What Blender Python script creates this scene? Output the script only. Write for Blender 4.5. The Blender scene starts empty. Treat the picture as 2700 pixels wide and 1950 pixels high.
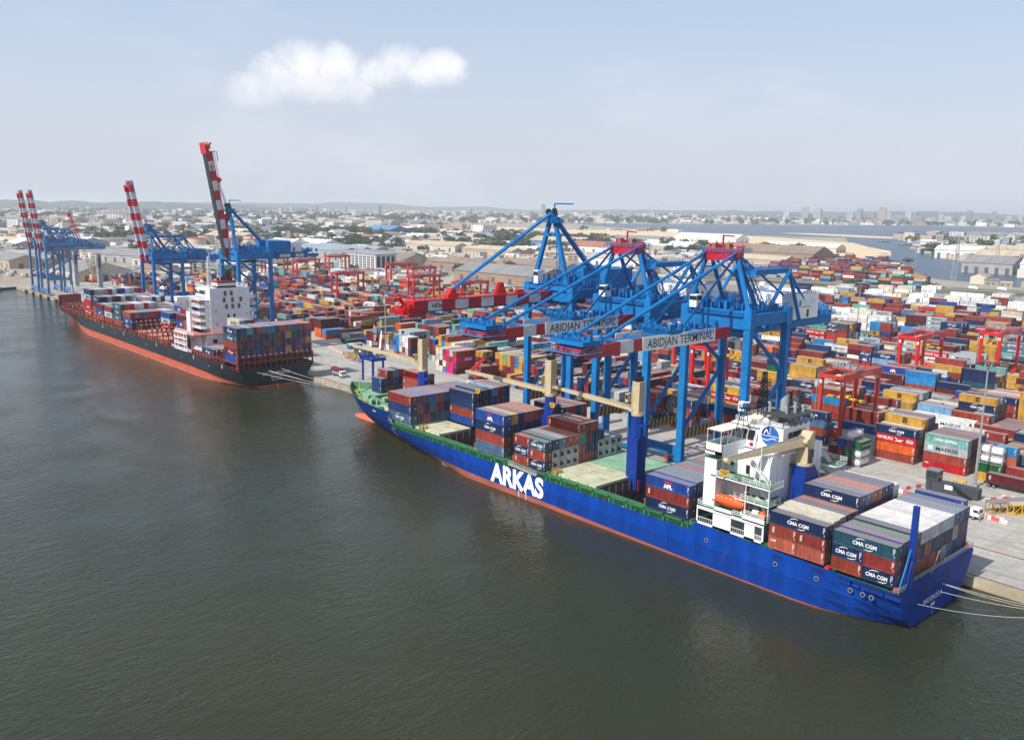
import bpy, math, random
import numpy as np
from mathutils import Vector, Matrix
random.seed(7); RNG = np.random.default_rng(11)
scene = bpy.context.scene
col = scene.collection
PI = math.pi
# ---------------------------------------------------------------- camera
cd = bpy.data.cameras.new('camera'); cam = bpy.data.objects.new('camera', cd); col.objects.link(cam)
CAM_H = 76.0
_r = Vector((0.66512531, 0.74661186, 0.01338084)); _u = Vector((-0.14611367, 0.11255195, 0.98284427)); _f = Vector((-0.73229715, 0.65566973, -0.18395135))
cam.matrix_world = Matrix(((_r.x, _u.x, -_f.x, 0), (_r.y, _u.y, -_f.y, 0), (_r.z, _u.z, -_f.z, CAM_H), (0, 0, 0, 1)))
cd.sensor_width = 36.0; cd.sensor_fit = 'HORIZONTAL'; cd.lens = 36.0 * 2310 / 2700
cd.clip_start = 1.0; cd.clip_end = 300000.0
scene.camera = cam
# ---------------------------------------------------------------- sky, sun, exposure
SUN_EL = math.radians(45.0); SUN_AZ = math.radians(3.0)      # sun stands over the water, seen from the quay
world = bpy.data.worlds.new('World'); scene.world = world; world.use_nodes = True
wn = world.node_tree; wn.nodes.clear()
def N(t, kind, **kw):
    n = t.nodes.new(kind)
    for k, v in kw.items(): setattr(n, k, v)
    return n
def mth(t, op, a, b=None, clamp=False):
    n = t.nodes.new('ShaderNodeMath'); n.operation = op; n.use_clamp = clamp
    for i, v in enumerate((a, b)):
        if v is None: continue
        if isinstance(v, (int, float)): n.inputs[i].default_value = v
        else: t.links.new(v, n.inputs[i])
    return n.outputs[0]
def build_world():
    t = wn
    out = N(t, 'ShaderNodeOutputWorld'); bg = N(t, 'ShaderNodeBackground')
    sky = N(t, 'ShaderNodeTexSky', sky_type='NISHITA', sun_disc=False, sun_elevation=SUN_EL, sun_rotation=PI + SUN_AZ,
            altitude=0.0, air_density=1.0, dust_density=2.5, ozone_density=1.4)
    tc = N(t, 'ShaderNodeTexCoord'); sep = N(t, 'ShaderNodeSeparateXYZ'); t.links.new(tc.outputs['Generated'], sep.inputs[0])
    az = mth(t, 'ARCTAN2', sep.outputs[0], sep.outputs[1]); el = mth(t, 'ARCSINE', sep.outputs[2])
    no = N(t, 'ShaderNodeTexNoise'); no.inputs['Scale'].default_value = 17; no.inputs['Detail'].default_value = 9; no.inputs['Roughness'].default_value = .66
    t.links.new(tc.outputs['Generated'], no.inputs['Vector'])
    nz = mth(t, 'SUBTRACT', no.outputs['Fac'], .5)
    m = None
    blobs = [(-1.115, .117, .026, .016), (-1.095, .131, .026, .018), (-1.066, .141, .030, .020), (-1.040, .141, .026, .019), (-1.070, .124, .045, .016),
             (-1.030, .120, .030, .013), (-.968, .149, .020, .017), (-.984, .137, .024, .013), (-.950, .140, .040, .014), (-.922, .147, .020, .013)]
    for (a0, e0, a, b) in blobs:
        da = mth(t, 'DIVIDE', mth(t, 'SUBTRACT', az, a0), a * 1.25); de = mth(t, 'DIVIDE', mth(t, 'SUBTRACT', el, e0), b * 1.25)
        r2 = mth(t, 'ADD', mth(t, 'MULTIPLY', da, da), mth(t, 'MULTIPLY', de, de))
        v = mth(t, 'SUBTRACT', 1.0, r2)
        m = v if m is None else mth(t, 'MAXIMUM', m, v)
    m = mth(t, 'ADD', m, mth(t, 'MULTIPLY', nz, 3.3))
    mask = N(t, 'ShaderNodeMapRange', interpolation_type='SMOOTHSTEP'); mask.inputs['From Min'].default_value = -.55; mask.inputs['From Max'].default_value = 1.3; mask.inputs['To Max'].default_value = .9
    t.links.new(m, mask.inputs['Value'])
    # thin veil: broad soft clouds all over the sky
    n2 = N(t, 'ShaderNodeTexNoise'); n2.inputs['Scale'].default_value = 3.2; n2.inputs['Detail'].default_value = 5; n2.inputs['Roughness'].default_value = .6
    mp = N(t, 'ShaderNodeMapping'); mp.inputs['Scale'].default_value = (1, 1, 2.6); t.links.new(tc.outputs['Generated'], mp.inputs[0]); t.links.new(mp.outputs[0], n2.inputs['Vector'])
    veil = N(t, 'ShaderNodeMapRange', interpolation_type='SMOOTHSTEP'); veil.inputs['From Min'].default_value = .50; veil.inputs['From Max'].default_value = .78; veil.inputs['To Max'].default_value = .5
    t.links.new(n2.outputs['Fac'], veil.inputs['Value'])
    # whitish air towards the horizon
    hz = N(t, 'ShaderNodeMapRange', interpolation_type='SMOOTHSTEP'); hz.inputs['From Min'].default_value = -.02; hz.inputs['From Max'].default_value = .55
    hz.inputs['To Min'].default_value = .88; hz.inputs['To Max'].default_value = .25; t.links.new(el, hz.inputs['Value'])
    m1 = N(t, 'ShaderNodeMix', data_type='RGBA'); t.links.new(hz.outputs[0], m1.inputs[0]); t.links.new(sky.outputs[0], m1.inputs[6])
    ramp = N(t, 'ShaderNodeMapRange', interpolation_type='SMOOTHSTEP'); ramp.inputs['From Min'].default_value = .03; ramp.inputs['From Max'].default_value = .25; t.links.new(el, ramp.inputs['Value'])
    hc = N(t, 'ShaderNodeMix', data_type='RGBA'); t.links.new(ramp.outputs[0], hc.inputs[0])
    hc.inputs[6].default_value = HAZE_LOW; hc.inputs[7].default_value = HAZE_HIGH
    t.links.new(hc.outputs[2], m1.inputs[7])
    m2 = N(t, 'ShaderNodeMix', data_type='RGBA'); t.links.new(veil.outputs[0], m2.inputs[0]); t.links.new(m1.outputs[2], m2.inputs[6]); m2.inputs[7].default_value = VEIL
    m3 = N(t, 'ShaderNodeMix', data_type='RGBA'); t.links.new(mask.outputs[0], m3.inputs[0]); t.links.new(m2.outputs[2], m3.inputs[6]); cb = N(t, 'ShaderNodeMapRange', interpolation_type='SMOOTHSTEP'); cb.inputs['From Min'].default_value = .095; cb.inputs['From Max'].default_value = .150; t.links.new(mth(t, 'ADD', el, mth(t, 'MULTIPLY', nz, .05)), cb.inputs['Value'])
    cc = N(t, 'ShaderNodeMix', data_type='RGBA'); t.links.new(cb.outputs[0], cc.inputs[0]); cc.inputs[6].default_value = VEIL; cc.inputs[7].default_value = CLOUD; t.links.new(cc.outputs[2], m3.inputs[7])
    t.links.new(m3.outputs[2], bg.inputs[0]); bg.inputs[1].default_value = SKY_STRENGTH
    t.links.new(bg.outputs[0], out.inputs[0])
SKY_STRENGTH = 0.10
HAZE_LOW = (6.8, 7.2, 8.2, 1); HAZE_HIGH = (6.0, 7.3, 9.4, 1); VEIL = (7.5, 7.7, 8.5, 1); CLOUD = (9.9, 9.9, 10.1, 1)
build_world()
sd = bpy.data.lights.new('sun', 'SUN'); sun = bpy.data.objects.new('sun', sd); col.objects.link(sun)
sd.energy = 4.6; sd.angle = math.radians(.53); sd.color = (1, .96, .89)
# light travels inland (+Y) and slightly along +X
_ld = Vector((math.sin(SUN_AZ) * math.cos(SUN_EL), math.cos(SUN_AZ) * math.cos(SUN_EL), -math.sin(SUN_EL)))
sun.rotation_euler = _ld.to_track_quat('-Z', 'Y').to_euler(); sun.location = (0, -200, 300)
vs = scene.view_settings
vs.view_transform = 'Standard'; vs.look = 'None'; vs.gamma = 1; vs.use_curve_mapping = False; vs.exposure = 0.10
scene.render.engine = 'CYCLES'
scene.cycles.use_denoising = True
scene.cycles.max_bounces = 6; scene.cycles.diffuse_bounces = 3; scene.cycles.glossy_bounces = 3; scene.cycles.volume_bounces = 1
scene.cycles.caustics_reflective = False; scene.cycles.caustics_refractive = False

# ---------------------------------------------------------------- helpers
def unit(v): return v / np.linalg.norm(v)
class MB:
    """collects faces; build() links ONE mesh object"""
    def __init__(s): s.v = []; s.f = []; s.m = []
    def add(s, vs_, fs, m=0):
        b = len(s.v); s.v.extend([tuple(p) for p in vs_])
        for f in fs: s.f.append(tuple(b + i for i in f)); s.m.append(m)
        return s
    def box(s, x0, x1, y0, y1, z0, z1, m=0, bottom=True):
        v = [(x0, y0, z0), (x1, y0, z0), (x1, y1, z0), (x0, y1, z0), (x0, y0, z1), (x1, y0, z1), (x1, y1, z1), (x0, y1, z1)]
        f = [(4, 5, 6, 7), (0, 1, 5, 4), (1, 2, 6, 5), (2, 3, 7, 6), (3, 0, 4, 7)] + ([(3, 2, 1, 0)] if bottom else [])
        return s.add(v, f, m)
    def cbox(s, c, d, m=0): return s.box(c[0] - d[0] / 2, c[0] + d[0] / 2, c[1] - d[1] / 2, c[1] + d[1] / 2, c[2] - d[2] / 2, c[2] + d[2] / 2, m)
    def bar(s, p, q, w, h=None, m=0, w2=None, h2=None, up=(0, 0, 1)):
        h = h or w; p = np.array(p, float); q = np.array(q, float); d = q - p
        if np.linalg.norm(d) < 1e-6: return s
        d = unit(d); up = np.array(up, float)
        if abs(d @ up) > .98: up = np.array((0, 1.0, 0))
        a = unit(np.cross(d, up)); b = np.cross(a, d); w2 = w2 or w; h2 = h2 or h
        v = []
        for c, ww, hh in ((p, w, h), (q, w2, h2)):
            for sa, sb in ((-1, -1), (1, -1), (1, 1), (-1, 1)): v.append(c + a * sa * ww / 2 + b * sb * hh / 2)
        return s.add(v, [(0, 1, 5, 4), (1, 2, 6, 5), (2, 3, 7, 6), (3, 0, 4, 7), (3, 2, 1, 0), (4, 5, 6, 7)], m)
    def tube(s, p, q, r, n=8, m=0, r2=None, cap=True):
        p = np.array(p, float); q = np.array(q, float); d = unit(q - p); up = np.array((0, 0, 1.0))
        if abs(d @ up) > .98: up = np.array((0, 1.0, 0))
        a = unit(np.cross(d, up)); b = np.cross(a, d); r2 = r if r2 is None else r2
        v = [c + (a * math.cos(2 * PI * k / n) + b * math.sin(2 * PI * k / n)) * rr for c, rr in ((p, r), (q, r2)) for k in range(n)]
        f = [(k, (k + 1) % n, n + (k + 1) % n, n + k) for k in range(n)]
        if cap: f += [tuple(range(n - 1, -1, -1)), tuple(range(n, 2 * n))]
        return s.add(v, f, m)
    def poly(s, pts, m=0): return s.add(pts, [tuple(range(len(pts)))], m)
    def prism(s, pts, z0, z1, m=0, mt=None):
        n = len(pts); v = [(x, y, z0) for x, y in pts] + [(x, y, z1) for x, y in pts]
        s.add(v, [(i, (i + 1) % n, n + (i + 1) % n, n + i) for i in range(n)], m)
        s.add([(x, y, z1) for x, y in pts], [tuple(range(n))], m if mt is None else mt)
        return s
    def extr(s, prof, ax, a0, a1, m=0):
        """profile in the two other axes (given in cyclic order), pushed along axis ax from a0 to a1"""
        def P(a, u, v): return {0: (a, u, v), 1: (u, a, v), 2: (u, v, a)}[ax]
        n = len(prof); v = [P(a0, u, w) for u, w in prof] + [P(a1, u, w) for u, w in prof]
        return s.add(v, [(i, (i + 1) % n, n + (i + 1) % n, n + i) for i in range(n)] + [tuple(range(n - 1, -1, -1)), tuple(range(n, 2 * n))], m)
    def loft(s, rings, m=0, close=False, caps=True):
        n = len(rings[0]); b = len(s.v)
        for r in rings: s.v.extend([tuple(p) for p in r])
        for i in range(len(rings) - 1):
            for j in range(n if close else n - 1):
                k = (j + 1) % n
                s.f.append((b + i * n + j, b + i * n + k, b + (i + 1) * n + k, b + (i + 1) * n + j)); s.m.append(m)
        if caps:
            s.f.append(tuple(b + j for j in range(n - 1, -1, -1))); s.m.append(m)
            s.f.append(tuple(b + (len(rings) - 1) * n + j for j in range(n))); s.m.append(m)
        return s
    def rail(s, pts, h=1.05, w=.06, step=2.0, m=0, n=3):
        pts = [np.array(p, float) for p in pts]
        for a, b in zip(pts[:-1], pts[1:]):
            for k in range(1, n + 1): s.bar(a + (0, 0, h * k / n), b + (0, 0, h * k / n), w, w, m)
            L = np.linalg.norm(b - a); c = max(1, int(L / step))
            for i in range(c + 1):
                p = a + (b - a) * i / c; s.bar(p, p + (0, 0, h), w, w, m)
        return s
    def ball(s, c, r, n=10, k=6, m=0, sz=1.0, z0=-1):
        rings = []
        for i in range(k + 1):
            t = -PI / 2 + PI * i / k
            if math.sin(t) < z0: t = math.asin(z0)
            rings.append([(c[0] + r * math.cos(t) * math.cos(2 * PI * j / n), c[1] + r * math.cos(t) * math.sin(2 * PI * j / n), c[2] + r * sz * math.sin(t)) for j in range(n)])
        return s.loft(rings, m, close=True)
    def mesh(s, name, mats):
        me = bpy.data.meshes.new(name); me.from_pydata(s.v, [], s.f)
        for mm in (mats if isinstance(mats, (list, tuple)) else [mats]): me.materials.append(mm)
        if any(s.m): me.polygons.foreach_set('material_index', s.m)
        me.validate(); me.update(); return me
    def build(s, name, mats, parent=None, shift=None, smooth=False):
        if shift is not None: s.v = [(x - shift[0], y - shift[1], z - shift[2]) for x, y, z in s.v]
        me = s.mesh(name, mats); o = link(name, me, parent)
        if smooth: me.polygons.foreach_set('use_smooth', [True] * len(me.polygons))
        return o
def link(name, me, parent=None, loc=None, rz=None):
    o = bpy.data.objects.new(name, me); col.objects.link(o)
    if parent is not None: o.parent = parent
    if loc is not None: o.location = loc
    if rz is not None: o.rotation_euler = (0, 0, rz)
    return o
LABELS = {}
def tag(o, label, cat, group=None, kind=None):
    o['label'] = label; o['category'] = cat
    if group: o['group'] = group
    if kind: o['kind'] = kind
    LABELS.setdefault(label, []).append(o.name)
    return o
def thing(name, label, cat, loc=(0, 0, 0), rz=0.0, group=None):
    o = bpy.data.objects.new(name, None); col.objects.link(o); o.empty_display_size = 1
    o.location = loc; o.rotation_euler = (0, 0, rz)
    return tag(o, label, cat, group)
KIDS = {}
def copy_tree(root, loc, label, group=None, rz=None):
    kids = {}
    for o in bpy.data.objects:
        if o.parent: kids.setdefault(o.parent, []).append(o)
    def rec(o, par):
        c = o.copy(); col.objects.link(c)
        if par is not None: c.parent = par
        for ch in kids.get(o, []): rec(ch, c)
        return c
    r = rec(root, None); r.location = loc
    if rz is not None: r.rotation_euler = (0, 0, rz)
    r['label'] = label
    if group: r['group'] = group
    return r
def struct(o): o['kind'] = 'structure'; return o

# ---------------------------------------------------------------- materials
MATS = {}
def mat(name, c, rough=.55, metal=0.0, var=.18, scale=.6, rust=0.0, bump=0.0, bscale=4.0, spec=.4, stretch=None):
    if name in MATS: return MATS[name]
    m = bpy.data.materials.new(name); m.use_nodes = True; t = m.node_tree; b = t.nodes['Principled BSDF']
    b.inputs['Roughness'].default_value = rough; b.inputs['Metallic'].default_value = metal; b.inputs['Specular IOR Level'].default_value = spec
    tc = N(t, 'ShaderNodeTexCoord'); src = tc.outputs['Object']
    if stretch:
        mp = N(t, 'ShaderNodeMapping'); mp.inputs['Scale'].default_value = stretch; t.links.new(src, mp.inputs[0]); src = mp.outputs[0]
    no = N(t, 'ShaderNodeTexNoise'); no.inputs['Scale'].default_value = scale; no.inputs['Detail'].default_value = 6; no.inputs['Roughness'].default_value = .65
    t.links.new(src, no.inputs['Vector'])
    mr = N(t, 'ShaderNodeMapRange'); mr.inputs['From Min'].default_value = .3; mr.inputs['From Max'].default_value = .7
    mr.inputs['To Min'].default_value = 1 - var; mr.inputs['To Max'].default_value = 1 + var; t.links.new(no.outputs['Fac'], mr.inputs['Value'])
    mx = N(t, 'ShaderNodeMix', data_type='RGBA', blend_type='MULTIPLY'); mx.inputs[0].default_value = 1; mx.inputs[6].default_value = (*c, 1)
    t.links.new(mr.outputs[0], mx.inputs[7]); last = mx.outputs[2]
    if rust:
        n2 = N(t, 'ShaderNodeTexNoise'); n2.inputs['Scale'].default_value = scale * 3.1; n2.inputs['Detail'].default_value = 8; n2.inputs['Roughness'].default_value = .75
        t.links.new(src, n2.inputs['Vector'])
        r = N(t, 'ShaderNodeMapRange'); r.inputs['From Min'].default_value = .66 - rust * .2; r.inputs['From Max'].default_value = .74; r.inputs['To Max'].default_value = .8
        t.links.new(n2.outputs['Fac'], r.inputs['Value'])
        m2 = N(t, 'ShaderNodeMix', data_type='RGBA'); t.links.new(r.outputs[0], m2.inputs[0]); t.links.new(last, m2.inputs[6]); m2.inputs[7].default_value = (.16, .07, .035, 1); last = m2.outputs[2]
    t.links.new(last, b.inputs['Base Color'])
    if bump:
        n3 = N(t, 'ShaderNodeTexNoise'); n3.inputs['Scale'].default_value = bscale; n3.inputs['Detail'].default_value = 4; t.links.new(src, n3.inputs['Vector'])
        bp = N(t, 'ShaderNodeBump'); bp.inputs['Strength'].default_value = bump; bp.inputs['Distance'].default_value = .1
        t.links.new(n3.outputs['Fac'], bp.inputs['Height']); t.links.new(bp.outputs[0], b.inputs['Normal'])
    MATS[name] = m; return m
def paint_mat(name, attr):
    """container paint: colour from the object or from a face colour layer, dusty faded roof, rust specks"""
    m = bpy.data.materials.new(name); m.use_nodes = True; t = m.node_tree; b = t.nodes['Principled BSDF']
    b.inputs['Roughness'].default_value = .55; b.inputs['Specular IOR Level'].default_value = .22
    tc = N(t, 'ShaderNodeTexCoord'); src = tc.outputs['Object']
    if attr: a = N(t, 'ShaderNodeAttribute', attribute_name='paint'); c = a.outputs['Color']
    else:
        a = N(t, 'ShaderNodeObjectInfo'); c = a.outputs['Color']
        ad = N(t, 'ShaderNodeVectorMath', operation='ADD'); t.links.new(src, ad.inputs[0]); t.links.new(a.outputs['Location'], ad.inputs[1]); src = ad.outputs[0]
    no = N(t, 'ShaderNodeTexNoise'); no.inputs['Scale'].default_value = .45; no.inputs['Detail'].default_value = 6; t.links.new(src, no.inputs['Vector'])
    mr = N(t, 'ShaderNodeMapRange'); mr.inputs['From Min'].default_value = .3; mr.inputs['From Max'].default_value = .7; mr.inputs['To Min'].default_value = .78; mr.inputs['To Max'].default_value = 1.2
    t.links.new(no.outputs['Fac'], mr.inputs['Value'])
    mx = N(t, 'ShaderNodeMix', data_type='RGBA', blend_type='MULTIPLY'); mx.inputs[0].default_value = 1; t.links.new(c, mx.inputs[6]); t.links.new(mr.outputs[0], mx.inputs[7])
    mp = N(t, 'ShaderNodeMapping'); mp.inputs['Scale'].default_value = (2.2, 2.2, .16); t.links.new(src, mp.inputs[0]); n4 = N(t, 'ShaderNodeTexNoise'); n4.inputs['Scale'].default_value = 1.1; n4.inputs['Detail'].default_value = 5; t.links.new(mp.outputs[0], n4.inputs['Vector'])
    r4 = N(t, 'ShaderNodeMapRange'); r4.inputs['From Min'].default_value = .35; r4.inputs['From Max'].default_value = .7; r4.inputs['To Min'].default_value = 1.1; r4.inputs['To Max'].default_value = .68; t.links.new(n4.outputs['Fac'], r4.inputs['Value'])
    mx4 = N(t, 'ShaderNodeMix', data_type='RGBA', blend_type='MULTIPLY'); mx4.inputs[0].default_value = 1; t.links.new(mx.outputs[2], mx4.inputs[6]); t.links.new(r4.outputs[0], mx4.inputs[7]); mx = mx4
    g = N(t, 'ShaderNodeNewGeometry'); sp = N(t, 'ShaderNodeSeparateXYZ'); t.links.new(g.outputs['True Normal'], sp.inputs[0])
    up2 = mth(t, 'MULTIPLY', mth(t, 'GREATER_THAN', sp.outputs[2], .7), .32)
    du = N(t, 'ShaderNodeMix', data_type='RGBA'); t.links.new(up2, du.inputs[0]); t.links.new(mx.outputs[2], du.inputs[6]); du.inputs[7].default_value = (.58, .52, .47, 1)
    n2 = N(t, 'ShaderNodeTexNoise'); n2.inputs['Scale'].default_value = 1.6; n2.inputs['Detail'].default_value = 9; n2.inputs['Roughness'].default_value = .8; t.links.new(src, n2.inputs['Vector'])
    r = N(t, 'ShaderNodeMapRange'); r.inputs['From Min'].default_value = .62; r.inputs['From Max'].default_value = .72; r.inputs['To Max'].default_value = .5; t.links.new(n2.outputs['Fac'], r.inputs['Value'])
    m2 = N(t, 'ShaderNodeMix', data_type='RGBA'); t.links.new(r.outputs[0], m2.inputs[0]); t.links.new(du.outputs[2], m2.inputs[6]); m2.inputs[7].default_value = (.13, .06, .035, 1)
    t.links.new(m2.outputs[2], b.inputs['Base Color'])
    return m
PAINT = paint_mat('container_paint', False); PAINT_MASS = paint_mat('container_paint_mass', True)
WHITE = mat('white_paint', (.78, .79, .80), .4, var=.07, scale=.3, rust=.05)
CREAMP = mat('cream_paint', (.52, .43, .27), .45, var=.12, rust=.12)
CANOPY = mat('cream_canvas', (.80, .74, .60), .8, var=.08, scale=1.5)
BLACK = mat('black_paint', (.012, .012, .014), .5)
DARK = mat('dark_steel', (.03, .032, .036), .5)
GREYP = mat('grey_paint', (.30, .32, .35), .5)
STEEL = mat('galvanised_steel', (.45, .46, .47), .4, metal=.3)
GREEN = mat('green_deck_paint', (.035, .17, .075), .6, rust=.18, scale=.5)
PALEGREEN = mat('pale_green_hatch', (.24, .42, .28), .65, rust=.2, scale=.35, var=.25)
PALEHATCH = mat('faded_hatch', (.52, .52, .36), .65, rust=.24, scale=.3, var=.25)
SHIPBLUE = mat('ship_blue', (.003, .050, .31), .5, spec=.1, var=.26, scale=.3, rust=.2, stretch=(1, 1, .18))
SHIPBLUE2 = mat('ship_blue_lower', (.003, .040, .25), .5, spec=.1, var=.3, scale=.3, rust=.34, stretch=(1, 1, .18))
MASTBLUE = mat('mast_blue', (.005, .036, .25), .45, spec=.25, var=.12)
BOOT = mat('antifouling_red', (.33, .09, .06), .7, var=.25, scale=.3, rust=.2, stretch=(.4, .4, 1.6))
BOOT2 = mat('antifouling_orange', (.50, .10, .05), .6, var=.2, scale=.3, rust=.12, stretch=(.4, .4, 1.6))
BLACKHULL = mat('hull_charcoal', (.012, .017, .023), .42, var=.4, scale=.15, rust=.08, stretch=(.3, .3, 1.5))
OXIDE = mat('red_oxide_deck', (.22, .036, .022), .6, var=.25, scale=.4, rust=.1)
OXIDE_PALE = mat('pale_oxide_hatch', (.50, .17, .12), .65, var=.25, scale=.4)
CRANEBLUE = mat('crane_blue', (.010, .165, .45), .5, spec=.14, var=.2, scale=.3, rust=.06)
CRANEBLUE2 = mat('crane_blue_faded', (.06, .20, .42), .42, var=.15, scale=.25)
CRANERED = mat('crane_red', (.44, .010, .022), .4, var=.12)
BRIGHTRED = mat('bright_red', (.62, .014, .014), .4, var=.12)
RTGRED = mat('gantry_red', (.55, .045, .022), .42, var=.14)
CRANEWHITE = mat('crane_white', (.62, .64, .66), .45, var=.15, scale=.3, rust=.06)
YELLOW = mat('safety_yellow', (.70, .42, .03), .5)
OCHRE = mat('ochre_stripe', (.42, .26, .05), .5)
ORANGE = mat('lifeboat_orange', (.80, .11, .02), .35, var=.08)
GLASS = mat('dark_glass', (.015, .02, .025), .08, spec=.8, var=.02)
RUBBER = mat('rubber', (.015, .015, .015), .8)
RUSTWALL = mat('hold_wall', (.13, .12, .12), .8, rust=.35, scale=.25, var=.3)
ROPE = mat('mooring_rope', (.62, .60, .55), .8)
PRINT_W = mat('white_print', (.80, .80, .80), .5, var=.05)
PRINT_K = mat('black_print', (.015, .015, .018), .5, var=.05)
PRINT_R = mat('red_print', (.60, .02, .02), .5, var=.05)
PRINT_L = mat('light_blue_print', (.30, .60, .70), .5, var=.05)
PRINT_B = mat('blue_print', (.02, .12, .45), .5, var=.05)
PRINT_D = mat('deep_blue_print', (.01, .02, .16), .5, var=.05)
PRINTS = [PRINT_W, PRINT_K, PRINT_R, PRINT_L, PRINT_B, PRINT_D]

# ---------------------------------------------------------------- lettering (flat print)
TEXTS = {}
def text_poly(s, bold=0.0, res=2):
    """flat letters as (verts2d, polys), cap height 1, left edge at 0"""
    k = (s, bold, res)
    if k in TEXTS: return TEXTS[k]
    c = bpy.data.curves.new('lettering', 'FONT'); c.body = s; c.size = 1.0; c.resolution_u = res; c.offset = bold; c.fill_mode = 'BOTH'
    o = bpy.data.objects.new('lettering', c); col.objects.link(o)
    bpy.context.view_layer.update()
    me = bpy.data.meshes.new_from_object(o.evaluated_get(bpy.context.evaluated_depsgraph_get()))
    v = np.array([p.co[:2] for p in me.vertices]); f = [tuple(p.vertices) for p in me.polygons]
    bpy.data.objects.remove(o); bpy.data.meshes.remove(me); bpy.data.curves.remove(c)
    v[:, 0] -= v[:, 0].min(); h = v[:, 1].max(); v /= max(h, 1e-6)
    TEXTS[k] = (v, f); return TEXTS[k]
def put_text(mb, s, org, u, w, height, width=None, bold=0.02, m=0, centre=True, slant=0.0, res=2):
    v, f = text_poly(s, bold, res); org = np.array(org, float); u = np.array(u, float); w = np.array(w, float)
    W0 = v[:, 0].max(); sx = height if width is None else width / W0
    x = v[:, 0] * sx - (W0 * sx / 2 if centre else 0); y = v[:, 1] * height; x = x + y * slant
    P = org + np.outer(x, u) + np.outer(y, w)
    return mb.add(P, f, m)
def put_shape(mb, pts, org, u, w, m=0):
    org = np.array(org, float); return mb.add([org + a * np.array(u, float) + b * np.array(w, float) for a, b in pts], [tuple(range(len(pts)))], m)
def arc_strip(mb, cx, cy, rx, ry, a0, a1, th, org, u, w, m=0, n=8):
    org = np.array(org, float); u = np.array(u, float); w = np.array(w, float); P = []
    for i in range(n + 1):
        a = a0 + (a1 - a0) * i / n; t = th * (.35 + .65 * math.sin(PI * i / n))
        for rr in (-t / 2, t / 2): P.append(org + u * (cx + (rx + rr) * math.cos(a)) + w * (cy + (ry + rr) * math.sin(a)))
    return mb.add(P, [(2 * i, 2 * i + 2, 2 * i + 3, 2 * i + 1) for i in range(n)], m)
# ================================================================ SETTING
GZ = 1.7
def water_mat():
    m = bpy.data.materials.new('harbour_water'); m.use_nodes = True; t = m.node_tree; b = t.nodes['Principled BSDF']
    b.inputs['Roughness'].default_value = .09; b.inputs['IOR'].default_value = 1.33; b.inputs['Specular IOR Level'].default_value = .5
    tc = N(t, 'ShaderNodeTexCoord')
    n0 = N(t, 'ShaderNodeTexNoise'); n0.inputs['Scale'].default_value = .012; n0.inputs['Detail'].default_value = 4; t.links.new(tc.outputs['Object'], n0.inputs['Vector'])
    cr = N(t, 'ShaderNodeMix', data_type='RGBA'); t.links.new(n0.outputs['Fac'], cr.inputs[0]); cr.inputs[6].default_value = (.018, .028, .020, 1); cr.inputs[7].default_value = (.040, .038, .013, 1)
    t.links.new(cr.outputs[2], b.inputs['Base Color'])
    mp = N(t, 'ShaderNodeMapping'); mp.inputs['Rotation'].default_value = (0, 0, .5); mp.inputs['Scale'].default_value = (1.0, .55, 1); t.links.new(tc.outputs['Object'], mp.inputs[0])
    h = None
    for sc, amp, det in ((.10, .30, 2), (.45, .42, 3), (1.5, .26, 4)):
        n = N(t, 'ShaderNodeTexNoise'); n.inputs['Scale'].default_value = sc; n.inputs['Detail'].default_value = det; n.inputs['Distortion'].default_value = .6
        t.links.new(mp.outputs[0], n.inputs['Vector']); v = mth(t, 'MULTIPLY', n.outputs['Fac'], amp); h = v if h is None else mth(t, 'ADD', h, v)
    # calmer and rougher patches
    n5 = N(t, 'ShaderNodeTexNoise'); n5.inputs['Scale'].default_value = .025; n5.inputs['Detail'].default_value = 3; n5.inputs['Distortion'].default_value = 1.5; t.links.new(tc.outputs['Object'], n5.inputs['Vector'])
    st = N(t, 'ShaderNodeMapRange'); st.inputs['From Min'].default_value = .35; st.inputs['From Max'].default_value = .65; st.inputs['To Min'].default_value = .28; st.inputs['To Max'].default_value = .72
    t.links.new(n5.outputs['Fac'], st.inputs['Value'])
    ro = N(t, 'ShaderNodeMapRange'); ro.inputs['From Min'].default_value = .35; ro.inputs['From Max'].default_value = .65; ro.inputs['To Min'].default_value = .04; ro.inputs['To Max'].default_value = .17; t.links.new(n5.outputs['Fac'], ro.inputs['Value']); t.links.new(ro.outputs[0], b.inputs['Roughness'])
    bp = N(t, 'ShaderNodeBump'); bp.inputs['Distance'].default_value = 1.0; t.links.new(st.outputs[0], bp.inputs['Strength']); t.links.new(h, bp.inputs['Height'])
    t.links.new(bp.outputs[0], b.inputs['Normal'])
    return m
WATER = water_mat()
def lagoon_mat():
    m = bpy.data.materials.new('lagoon_water'); m.use_nodes = True; t = m.node_tree; b = t.nodes['Principled BSDF']
    b.inputs['Roughness'].default_value = .35; b.inputs['IOR'].default_value = 1.33; b.inputs['Base Color'].default_value = (.05, .085, .13, 1)
    tc = N(t, 'ShaderNodeTexCoord'); n = N(t, 'ShaderNodeTexNoise'); n.inputs['Scale'].default_value = .08; n.inputs['Detail'].default_value = 4; t.links.new(tc.outputs['Object'], n.inputs['Vector'])
    bp = N(t, 'ShaderNodeBump'); bp.inputs['Distance'].default_value = 1; bp.inputs['Strength'].default_value = .5; t.links.new(n.outputs['Fac'], bp.inputs['Height']); t.links.new(bp.outputs[0], b.inputs['Normal'])
    return m
LAGOON = lagoon_mat()
FAR = 60000.0
mb = MB(); mb.poly([(-FAR, -FAR, 0), (FAR, -FAR, 0), (FAR, FAR, 0), (-FAR, FAR, 0)]); struct(mb.build('water', WATER))
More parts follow.
